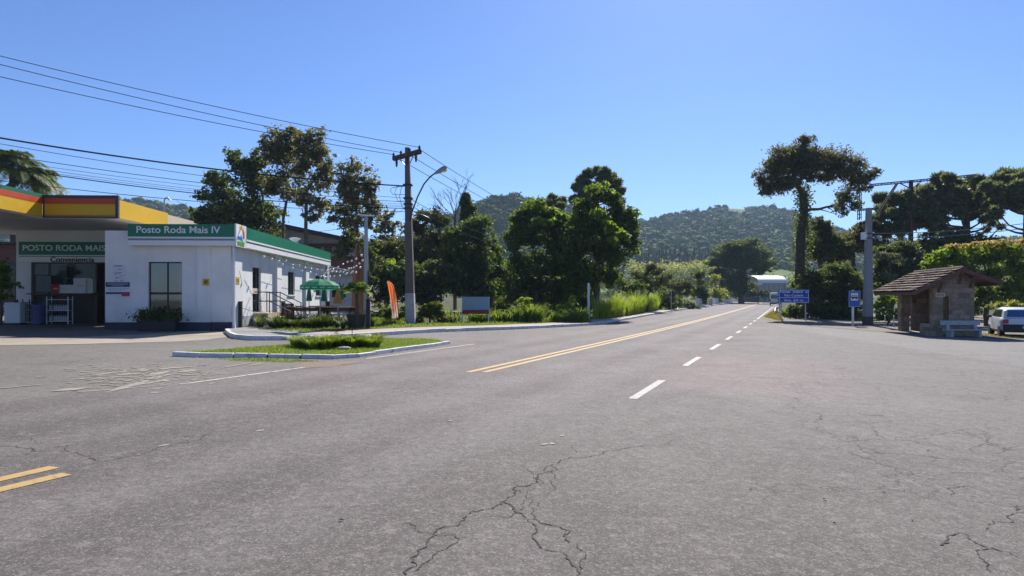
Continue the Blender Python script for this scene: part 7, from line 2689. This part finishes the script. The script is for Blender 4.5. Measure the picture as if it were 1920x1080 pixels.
def in_poly(pts, poly):
    x, y = pts[:, 0], pts[:, 1]
    ins = np.zeros(len(pts), bool)
    j = len(poly) - 1
    for i in range(len(poly)):
        xi, yi, xj, yj = poly[i][0], poly[i][1], poly[j][0], poly[j][1]
        c = ((yi > y) != (yj > y)) & (x < (xj - xi) * (y - yi) / (yj - yi + 1e-12) + xi)
        ins ^= c
        j = i
    return ins


def scatter(poly, n, rng):
    P_ = np.array([[p[0], p[1]] for p in poly])
    lo, hi = P_.min(0), P_.max(0)
    out = np.zeros((0, 2))
    while len(out) < n:
        q = rng.uniform(lo, hi, (n * 2, 2))
        out = np.concatenate([out, q[in_poly(q, P_)]])
    return out[:n]


rng = np.random.default_rng(301)
ipoly = [p for p in offset(IF, 0.18)] + [p for p in offset(IB, 0.14)][1:-1]
stuff_blades('lawn_grass', 'short sunlit grass on the traffic island', 'grass', scatter(ipoly, 15000, rng), 0.075, 0.006, 0.6, L_GRASS, 302, 0.07)
# spill of grass in front of the island kerb
sp_ = [at(x, y)[:2] for x, y in ((400, 672), (480, 673), (560, 675), (600, 677), (540, 680), (440, 677))]
stuff_blades('kerb_grass', 'dry tufts of grass along the front of the island kerb', 'grass', scatter(sp_, 1500, rng), 0.05, 0.006, 0.8, L_GRASS, 303, 0.0)
vp = [p for p in offset(KR, 1.95)][:60] + [p for p in offset(KR, 4.2)][:60][::-1]
stuff_blades('verge_grass', 'short grass on the verge behind the pavement', 'grass', scatter(vp, 22000, rng), 0.12, 0.011, 0.6, L_GRASS, 304, 0.14)
# bright tall grass bed right of the marker post
tg = [at(x, y, 0.14)[:2] for x, y in ((1112, 599), (1150, 596), (1185, 590), (1212, 583))]
tg2 = [(p[0] + 2.0, p[1] + 5.5) for p in tg]
stuff_blades('tall_grass', 'bright tall reed-like grass on the verge right of the marker post', 'tall grass', scatter(tg + tg2[::-1], 9000, rng), 1.75, 0.022, 0.5, L_TALL, 305, 0.1)
tg = [at(x, y, 0.14)[:2] for x, y in ((1215, 586), (1232, 582), (1240, 578))]
tg2 = [(p[0] + 1.0, p[1] + 4) for p in tg]
stuff_blades('tall_grass', 'smaller bright grass bed by the leaning small tree', 'tall grass', scatter(tg + tg2[::-1], 1800, rng), 1.7, 0.03, 0.5, L_TALL, 306, 0.1)
tg = [at(x, y, 0.14)[:2] for x, y in ((697, 611), (760, 610), (765, 606), (697, 605))]
stuff_blades('rough_grass', 'rough grass around the foot of the feather flag', 'grass', scatter(tg, 5000, rng), 0.32, 0.012, 0.6, L_GRASS, 307, 0.14)
rg = [at(x, y)[:2] for x, y in ((1432, 595), (1455, 601), (1468, 603), (1464, 588), (1452, 581))]
stuff_blades('rough_grass', 'dry roadside grass below the guard rail', 'grass', scatter(rg, 4500, rng), 0.16, 0.014, 0.8, leafmat('dry_blade', (0.12, 0.12, 0.03), (0.22, 0.19, 0.07), None, 0.4), 308, 0.02)
rg = [at(x, y)[:2] for x, y in ((1835, 629), (1925, 637), (2000, 640), (1990, 634), (1845, 626))]
stuff_blades('rough_grass', 'thin strip of pale grass in front of the parked car', 'grass', scatter(rg, 2600, rng), 0.07, 0.01, 0.7, leafmat('dry_blade', (0.12, 0.12, 0.03), (0.22, 0.19, 0.07), None, 0.4), 309, 0.01)


wx = np.random.default_rng(320)
wd_xy = []
for px, n_, sp in ((935, 500, 14), (960, 700, 14), (990, 1300, 12), (1005, 700, 10), (1050, 900, 8), (1076, 1100, 8), (1092, 400, 6), (905, 400, 14), (850, 250, 12)):
    for _ in range(n_):
        g_q = G(px + wx.normal() * sp, at(px, 605, 0.14).y + 0.6 + abs(wx.normal()) * 0.8)
        wd_xy.append((g_q.x, g_q.y))
stuff_blades('weeds', 'tangled sunlit weeds along the back of the verge', 'weeds', np.array(wd_xy)[::2], 0.9, 0.03, 0.9, L_HEDGE, 321, 0.12)


# strap-leaved clumps: the island bed and the beer garden bed
def clump_mesh(name, n, h, w, rad, seed, arch=1.0):
    rng = np.random.default_rng(seed)
    V, F_ = [], []
    for k in range(n):
        az = rng.uniform(0, 6.3)
        d = np.array([math.cos(az), math.sin(az), 0])
        s_ = np.array([-d[1], d[0], 0]) * w
        r_ = rad * rng.uniform(0, 1) ** 0.5
        p0 = d * r_ * 0.4
        L = h * rng.uniform(0.7, 1.25)
        out = arch * rng.uniform(0.25, 0.9) * L
        ps = []
        for t_ in (0, 0.4, 0.75, 1.0):
            ps.append(p0 + d * out * t_ ** 1.6 + np.array([0, 0, L * (t_ - 0.38 * arch * t_ ** 2.6)]))
        n0 = len(V)
        for i, p in enumerate(ps):
            k_ = (1, 1, 0.75, 0.12)[i]
            V += [p - s_ * k_, p + s_ * k_]
        for i in range(3):
            F_.append([n0 + 2 * i, n0 + 2 * i + 1, n0 + 2 * i + 3, n0 + 2 * i + 2])
    return np_mesh(name, np.array(V), np.array(F_))


cl_i = clump_mesh('leaves', 170, 0.44, 0.011, 0.28, 401, 1.0)
cl_g = clump_mesh('leaves', 90, 0.62, 0.016, 0.25, 402, 0.75)
cl_i.materials.append(L_GRASS)
cl_g.materials.append(L_LILY)


def clump(me, label, cat, p, rz, sc, group):
    o = bpy.data.objects.new('strap_leaf_plant', me)
    COL.objects.link(o)
    o.location = p
    o.rotation_euler = (0, 0, rz)
    o.scale = (sc, sc, sc * random.uniform(0.85, 1.15))
    return tag(o, label, cat, group)


for k in range(44):
    px = random.uniform(549, 710)
    f_ = (px - 549) / 161
    py = random.uniform(649, 656) - 3.0 * f_
    clump(cl_i, 'arching strap-leaved plant in the dense row on the traffic island', 'plant', at(px, py, 0.07), random.uniform(0, 6), random.uniform(0.75, 1.15), 'strap-leaved plants on the traffic island')
for k in range(60):
    px = random.uniform(486, 700)
    py = random.uniform(611.5, 617) - (2 if px < 510 else 0)
    clump(cl_g, 'dark strap-leaved plant in the row along the beer garden edge', 'plant', at(px, py, PZ), random.uniform(0, 6), random.uniform(0.7, 1.15), 'strap-leaved plants along the beer garden edge')
# small white flowers among them
fl_ = MB()
for k in range(24):
    p = at(random.uniform(560, 690), random.uniform(610, 616), PZ)
    fl_.ball((p.x, p.y, p.z + random.uniform(0.35, 0.6)), random.uniform(0.018, 0.03), 1, 0.2)
o = fl_.build('white_flowers', pm('white_petals', (0.75, 0.75, 0.72), 0.8), None)
tag(o, 'scattered small white flowers over the beer garden bed', 'flowers', kind='stuff')
o = thing('pale_stone', 'flat pale stone in front of the island plants', 'stone', at(646, 654.5, 0.09))
MB().ball((0, 0, 0.03), (0.20, 0.11, 0.05), 2, 0.08).build('stone', pm('pale_stone', (0.5, 0.46, 0.38), 0.9), o)
o = thing('thin_stake', 'thin dark stake standing in the island plants', 'stake', at(660, 648, 0.07))
MB().tube([(0, 0, 0), (0.01, 0, 0.85)], 0.012, 6).build('rod', DARKMETAL, o)
MB().lathe([(0.03, 0), (0.03, 0.04), (0.012, 0.05)], 8).build('foot', DARKMETAL, o)

# plants in the two window planters
for i, o in enumerate([q for q in bpy.data.objects if q.name.startswith('window_planter')]):
    h_ = 0.75 if i == 0 else 0.55
    p_ = thing('planter_plant', ('grassy dark plant in the left window planter', 'bushy dark plant in the right window planter')[i], 'plant', Vector(o.location) + Vector((0, 0, 0.43)))
    me = clump_mesh('leaves', 110, h_, 0.014, 0.6, 410 + i, 0.9)
    mesh_obj('leaves', me, L_DARK, p_)
    C = np.random.default_rng(i).normal(size=(500, 3)) * np.array([0.28, 0.12, 0.13]) + np.array([0, 0, 0.18])
    C = C[C[:, 2] > 0.0]
    mesh_obj('foliage', leaf_mesh('foliage', C, 0.11, np.random.default_rng(9), 1.8), L_DARK, p_)
# small plant in the terracotta pot and dry leaves on the road
rl_ = MB()
for px, py in ((1408, 918), (1546, 936), (1695, 920), (1657, 922), (1680, 891), (1565, 981), (1710, 974), (1540, 785), (1383, 777), (1326, 731), (1294, 753), (1350, 775), (640, 975), (1010, 945), (1740, 845), (1060, 1000), (700, 880)):
    c = at(px, py, 0.012)
    a_ = random.uniform(0, 6.3)
    s_ = random.uniform(0.012, 0.026)
    d = Vector((math.cos(a_), math.sin(a_), 0))
    e = Vector((-d.y, d.x, 0))
    rl_.add([c - d * s_, c + e * s_ * 0.5 + Vector((0, 0, 0.008)), c + d * s_, c - e * s_ * 0.5 + Vector((0, 0, 0.006))], [(0, 1, 2, 3)])
me = bpy.data.meshes.new('fallen_leaves')
me.from_pydata(rl_.v, [], rl_.f)
o = mesh_obj('fallen_leaves', me, pm('dry_brown_leaf', (0.09, 0.06, 0.035), 0.9))
tag(o, 'a few dry leaves scattered on the asphalt', 'leaves', kind='stuff')
# ------------------------------------------------------------------ HILLS
CREST = [(-900, 400, 750), (-200, 392, 740), (100, 376, 730), (225, 373, 720), (300, 377, 720), (370, 390, 700), (450, 420, 680), (560, 442, 660), (690, 446, 640), (780, 436, 620),
         (850, 392, 610), (890, 373, 600), (930, 364, 600), (965, 361, 600), (1005, 366, 610), (1050, 380, 640), (1100, 396, 740), (1150, 404, 860), (1210, 405, 930), (1262, 397, 950),
         (1310, 388, 960), (1350, 384, 960), (1400, 386, 960), (1450, 384, 960), (1490, 394, 950), (1540, 412, 930), (1590, 430, 900), (1650, 440, 880), (1720, 446, 860), (1850, 448, 850), (1950, 440, 850), (2300, 420, 850), (2900, 415, 850)]
cpx = np.array([c[0] for c in CREST], float)
cpy = np.array([c[1] for c in CREST], float)
cD = np.array([c[2] for c in CREST], float)
D0 = 330.0


def fbm(x, y, seed=0.0):
    return sum(np.sin(x * f + seed * 1.7 + 1.3 * np.sin(y * f * 0.8 + seed)) * np.sin(y * f * 1.1 + seed * 0.6 + np.sin(x * f * 0.7)) / (i + 1.0) for i, f in enumerate((0.012, 0.027, 0.058, 0.11)))


def hillz(x, D):
    px = 960 + x / D * FPX
    Dc = np.interp(px, cpx, cD)
    zc = CAMH + (HOR - np.interp(px, cpx, cpy)) / FPX * Dc - 5.0
    base = gz(x, np.minimum(D, 330))
    s = np.clip((D - D0) / (Dc - D0), 0, 2)
    up_ = np.minimum(s, 1)
    prof = 0.62 * up_ + 0.38 * up_ ** 2.4
    z = base + (zc - base) * prof
    z = np.where(s > 1, zc - (s - 1) * 130, z)
    z = z + fbm(x, D, 2.0) * 7.0 * np.minimum(1, up_ * 1.6) * np.where(up_ > 0.9, 0.35, 1)
    return z - np.where(s <= 0, 0.8, 0)


us = np.linspace(-700, 2700, 220)
Ds = np.concatenate([np.linspace(310, 1000, 70), np.linspace(1030, 1250, 6)])
U, DD = np.meshgrid(us, Ds, indexing='ij')
XX = (U - 960) / FPX * DD
ZZ = hillz(XX, DD)
V = np.stack([XX.ravel(), DD.ravel(), ZZ.ravel()], 1)
nx, ny = len(us), len(Ds)
idx = np.arange(nx * ny).reshape(nx, ny)
Fq = np.stack([idx[:-1, :-1].ravel(), idx[1:, :-1].ravel(), idx[1:, 1:].ravel(), idx[:-1, 1:].ravel()], 1)
t = NT('hill_meadow')
n1 = t.noise(t.pos(), 0.03, 4, 0.6)
n2 = t.noise(t.pos(), 0.4, 4, 0.7)
c = t.mix(t.rng(n1, 0.4, 0.6), (0.085, 0.145, 0.026, 1), (0.14, 0.19, 0.04, 1))
c = t.mix(t.rng(n2, 0.45, 0.7, 0, 0.6), c, (0.035, 0.05, 0.016, 1))
HILLM = t.done(t.bsdf(c, 0.95, 0, 0.1))
hl = mesh_obj('hills', np_mesh('hills', V, Fq), HILLM, smooth=True)
hl['kind'] = 'structure'

# woods on the hills: thousands of crowns, one mass
rng = np.random.default_rng(501)


def crowns(n, px0, px1, f, rmin, rmax, conifer=False, lo=0.05, hi=1.04):
    u = rng.uniform(px0, px1, n)
    Dc = np.interp(u, cpx, cD)
    # sample uniformly in area
    s = rng.uniform(0, 1, n)
    Dm = np.sqrt((D0 + lo * (Dc - D0)) ** 2 * (1 - s) + (D0 + hi * (Dc - D0)) ** 2 * s)
    x = (u - 960) / FPX * Dm
    z = hillz(x, Dm)
    keep = f(u, (Dm - D0) / (Dc - D0), x, Dm)
    return u[keep], Dm[keep], x[keep], z[keep], rmin + (rmax - rmin) * rng.uniform(0, 1, keep.sum()) ** 2.2


def meadow(u, s, x, D):
    """True where trees grow; open meadows are left out"""
    py = HOR - (hillz(x, D) - CAMH) / D * FPX
    a = (u > 1366) & (u < 1402) & (py > 386) & (py < 404)
    py = py + 2.5 * np.sin(u * 0.35)
    a |= (u > 915) & (u < 940) & (py > 412) & (py < 420)
    a |= (u > 1290) & (u < 1325) & (py > 428) & (py < 435)
    a |= (u > 1440) & (u < 1475) & (py > 430) & (py < 437)
    b = (u > 1170) & (u < 1215) & (py > 490) & (py < 506)
    lowm = (u > 1165) & (u < 1345) & (D < 400)
    c2 = lowm | (u > 1420) & (u < 1560) & (py > 506)
    return ~(a | b | c2)


ico = bmesh.new()
bmesh.ops.create_icosphere(ico, subdivisions=2, radius=1)
IV = np.array([v.co[:] for v in ico.verts])
IF_ = np.array([[v.index for v in f.verts] for f in ico.faces])
ico.free()


def crown_mass(name, label, x, y, z, r, mat, tall=0.8, jit=0.28):
    n, m = len(x), len(IV)
    k = 0.85 * rng.uniform(1 - jit, 1 + jit, (n, m, 1))
    S = np.stack([r * rng.uniform(0.85, 1.2, n), r * rng.uniform(0.85, 1.2, n), r * tall * rng.uniform(0.8, 1.35, n)], 1)
    V = IV[None] * k * S[:, None, :] + np.stack([x, y, z + r * tall * rng.uniform(0.2, 1.0, n)], 1)[:, None, :]
    F_ = IF_[None] + (np.arange(n) * m)[:, None, None]
    # leaf sprays standing off every crown break up its outline
    q = 15
    dr = rng.normal(size=(n, q, 3))
    dr[:, :, 2] = np.abs(dr[:, :, 2]) * 0.9 - 0.25
    dr /= np.linalg.norm(dr, axis=2, keepdims=True)
    ce = V.mean(1)
    Cq = (ce[:, None, :] + dr * S[:, None, :] * rng.uniform(0.85, 1.25, (n, q, 1))).reshape(-1, 3)
    a, b_, nr = frames(n * q, rng, 0.8)
    sz = np.repeat(r, q)[:, None] * rng.uniform(0.22, 0.5, (n * q, 1))
    W_ = np.stack([Cq - a * sz, Cq + b_ * sz * 0.8, Cq + a * sz], 1).reshape(-1, 3)
    FW = np.arange(n * q * 3).reshape(-1, 3) + n * m
    Vall = np.concatenate([V.reshape(-1, 3), W_])
    o = mesh_obj(name, np_mesh(name, Vall, np.concatenate([F_.reshape(-1, 3), FW])), mat)
    return tag(o, label, 'forest', kind='stuff')


def forestmat(name, c1, c2):
    t = NT(name)
    g = t.n('ShaderNodeNewGeometry')
    n2 = t.noise(t.pos(), 0.9, 4, 0.75)
    n3 = t.noise(t.pos(), 0.02, 3, 0.6)
    f = t.m('ADD', t.m('MULTIPLY', g.outputs['Random Per Island'], 0.6), t.m('MULTIPLY', t.rng(n3, 0.35, 0.65), 0.4))
    c = t.mix(f, (*c1, 1), (*c2, 1))
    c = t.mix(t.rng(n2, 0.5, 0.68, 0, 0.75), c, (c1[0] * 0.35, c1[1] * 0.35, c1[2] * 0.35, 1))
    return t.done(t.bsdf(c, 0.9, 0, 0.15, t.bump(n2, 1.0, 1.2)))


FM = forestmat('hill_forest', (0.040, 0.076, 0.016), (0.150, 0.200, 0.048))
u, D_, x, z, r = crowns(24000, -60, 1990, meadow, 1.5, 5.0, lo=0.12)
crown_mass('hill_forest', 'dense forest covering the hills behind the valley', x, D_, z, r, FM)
# nearer slope: leafy crowns as loose leaf masses
def near_wood(name, label, pxs, Dr, n, r, lm, seed, leaves=150, size=0.9, zoff=0.0, tall=1.0):
    rg = np.random.default_rng(seed)
    u = rg.uniform(pxs[0], pxs[1], n)
    d = rg.uniform(Dr[0], Dr[1], n)
    x = (u - 960) / FPX * d
    z = np.where(d > 320, hillz(x, d), gz(x, d)) + zoff
    pts = []
    for i in range(n):
        rr_ = r * rg.uniform(0.7, 1.3)
        c = (x[i], d[i], z[i] + rr_ * tall)
        pts.append(lobe_points(c, (rr_, rr_, rr_ * tall), leaves, rg, 16, 0.2, 0.45))
    C = np.concatenate(pts)
    o = mesh_obj(name, leaf_mesh(name, C, size, rg, 1.5, 0.8), lm)
    return tag(o, label, 'woodland', kind='stuff')


near_wood('woodland', 'pale sunlit grove on the lower slope behind the bridge', (1185, 1335), (425, 470), 90, 5.0, L_YELL, 601, 150, 1.2)
near_wood('woodland', 'dark belt of trees below the pale grove', (1195, 1335), (385, 412), 44, 4.6, L_DARK, 611, 150, 1.1)
near_wood('woodland', 'dark wood at the hill foot right of the bridge tree', (1420, 1620), (300, 360), 60, 5.0, L_OLIVE, 602, 150, 1.0)
near_wood('woodland', 'dark wood at the hill foot behind the left stand', (640, 1200), (280, 350), 90, 6.0, L_DARK, 603, 130, 1.1)
near_wood('woodland', 'valley scrub beyond the bridge railing', (1180, 1420), (205, 260), 34, 3.2, L_OLIVE, 604, 140, 0.7)
near_wood('woodland', 'dark wood closing the valley on the far right', (1640, 2080), (110, 160), 40, 3.6, L_DARK, 605, 220, 0.5)
near_wood('woodland', 'dark scrub closing the view left of the shop', (-160, 380), (85, 130), 40, 3.0, L_DARK, 606, 200, 0.45)
# rows of conifers on the slope
n = 64
u = rng.uniform(1192, 1338, n)
d = rng.uniform(500, 565, n)
x = (u - 960) / FPX * d
z = hillz(x, d)
V, F_ = [], []
for i in range(n):
    h = rng.uniform(6, 16)
    rr_ = rng.uniform(1.4, 2.0)
    for L in range(5):
        z0 = z[i] + 1 + h * L / 5.6
        rb = rr_ * (1 - L / 6)
        n0 = len(V)
        for k in range(7):
            a_ = 2 * math.pi * k / 7
            q = rb * rng.uniform(0.7, 1.2)
            V.append([x[i] + q * math.cos(a_), d[i] + q * math.sin(a_), z0])
        V.append([x[i], d[i], z0 + h * 0.42])
        for k in range(7):
            F_.append([n0 + k, n0 + (k + 1) % 7, n0 + 7])
o = mesh_obj('conifer_row', np_mesh('conifer_row', np.array(V), np.array(F_)), forestmat('conifer_green', (0.018, 0.03, 0.016), (0.035, 0.05, 0.025)))
tag(o, 'row of slim dark conifers across the lower hillside', 'conifers', kind='stuff')
# two pale village houses far off
for px, py, D, w_, lab in ((1272, 517, 300, 9, 'far pale farmhouse roof among the trees left of the bridge'), (1420, 497, 330, 10, 'far pale house at the hill foot right of the spreading tree'), (1478, 492, 330, 8, 'far small pale house right of the hall')):
    p = P(px, py, D)
    for D in range(int(D), 620, 5):
        p = P(px, py + 8, D)
        zg_ = float(hillz(p.x, D)) if D > 330 else gz(p.x, D)
        if D > 330 and zg_ >= p.z - 0.5:
            break
    hz = 3.2
    o = thing('farmhouse', lab, 'house', (p.x, D, zg_), 0.3)
    MB().span((-w_ / 2, 0, -1), (w_ / 2, 6, hz)).build('wall', pm('far_house_wall', (0.6, 0.58, 0.55), 0.8), o)
    MB().prism([(-w_ / 2 - 0.5, -0.6, hz), (-w_ / 2 - 0.5, 6.6, hz), (-w_ / 2 - 0.5, 3, hz + 2.0)], (w_ + 1, 0, 0)).build('roof', pm('far_house_roof', (0.45, 0.42, 0.4), 0.7), o)

# ------------------------------------------------------------------ haze, light, camera
t = NT('valley_haze')
for nnd in list(t.t.nodes):
    if nnd.bl_idname != 'ShaderNodeOutputMaterial':
        t.t.nodes.remove(nnd)
HAZE = 0.00016
vol = t.n('ShaderNodeVolumePrincipled')
vol.inputs['Color'].default_value = (0.55, 0.74, 1.0, 1)
vol.inputs['Density'].default_value = HAZE
vol.inputs['Anisotropy'].default_value = 0.15
t.link(vol.outputs[0], t.out.inputs['Volume'])
if HAZE > 0:
    hb_ = MB().span((-1650, -170, -25), (2200, 1290, 190)).build('haze', t.mat)
    hb_['kind'] = 'stuff'
    hb_['label'] = 'thin bluish haze over the valley'

EL, AZ = math.radians(40), math.radians(16)
S_ = Vector((math.sin(AZ) * math.cos(EL), math.cos(AZ) * math.cos(EL), math.sin(EL)))
sun = bpy.data.lights.new('sun', 'SUN')
sun.energy = 5.0
sun.angle = math.radians(0.53)
sun.color = (1.0, 0.95, 0.88)
so = bpy.data.objects.new('sun', sun)
COL.objects.link(so)
so.rotation_euler = S_.to_track_quat('Z', 'Y').to_euler()
so.location = (0, 0, 50)

W = bpy.data.worlds.new('World')
SC.world = W
W.use_nodes = True
nt = W.node_tree
bg = nt.nodes['Background']
sky = nt.nodes.new('ShaderNodeTexSky')
sky.sky_type = 'NISHITA'
sky.sun_disc = False
sky.sun_elevation = EL
sky.sun_rotation = AZ
sky.altitude = 600
sky.air_density = 1.0
sky.dust_density = 0.45
sky.ozone_density = 6.0
tint = nt.nodes.new('ShaderNodeMix')
tint.data_type = 'RGBA'
tint.blend_type = 'MULTIPLY'
tint.inputs[0].default_value = 1.0
tint.inputs[7].default_value = (0.94, 1.10, 1.42, 1)
nt.links.new(sky.outputs[0], tint.inputs[6])
nt.links.new(tint.outputs[2], bg.inputs[0])
bg.inputs[1].default_value = 0.057

cam = bpy.data.cameras.new('camera')
cam.sensor_width = 36
cam.lens = 36 * FPX / 1920
cam.shift_y = (HOR - 540) / 1920
cam.clip_end = 5000
cam.clip_start = 0.05
co_ = bpy.data.objects.new('camera', cam)
COL.objects.link(co_)
co_.location = (0, 0, CAMH)
co_.rotation_euler = (math.pi / 2, 0, 0)
SC.camera = co_

SC.render.engine = 'CYCLES'
cy = SC.cycles
cy.max_bounces = 6
cy.diffuse_bounces = 3
cy.glossy_bounces = 2
cy.transmission_bounces = 4
cy.transparent_max_bounces = 8
cy.volume_bounces = 1
cy.use_denoising = True
cy.caustics_reflective = False
cy.caustics_refractive = False
SC.view_settings.view_transform = 'Standard'
SC.view_settings.look = 'None'
SC.view_settings.exposure = 0.76
SC.view_settings.gamma = 1.0
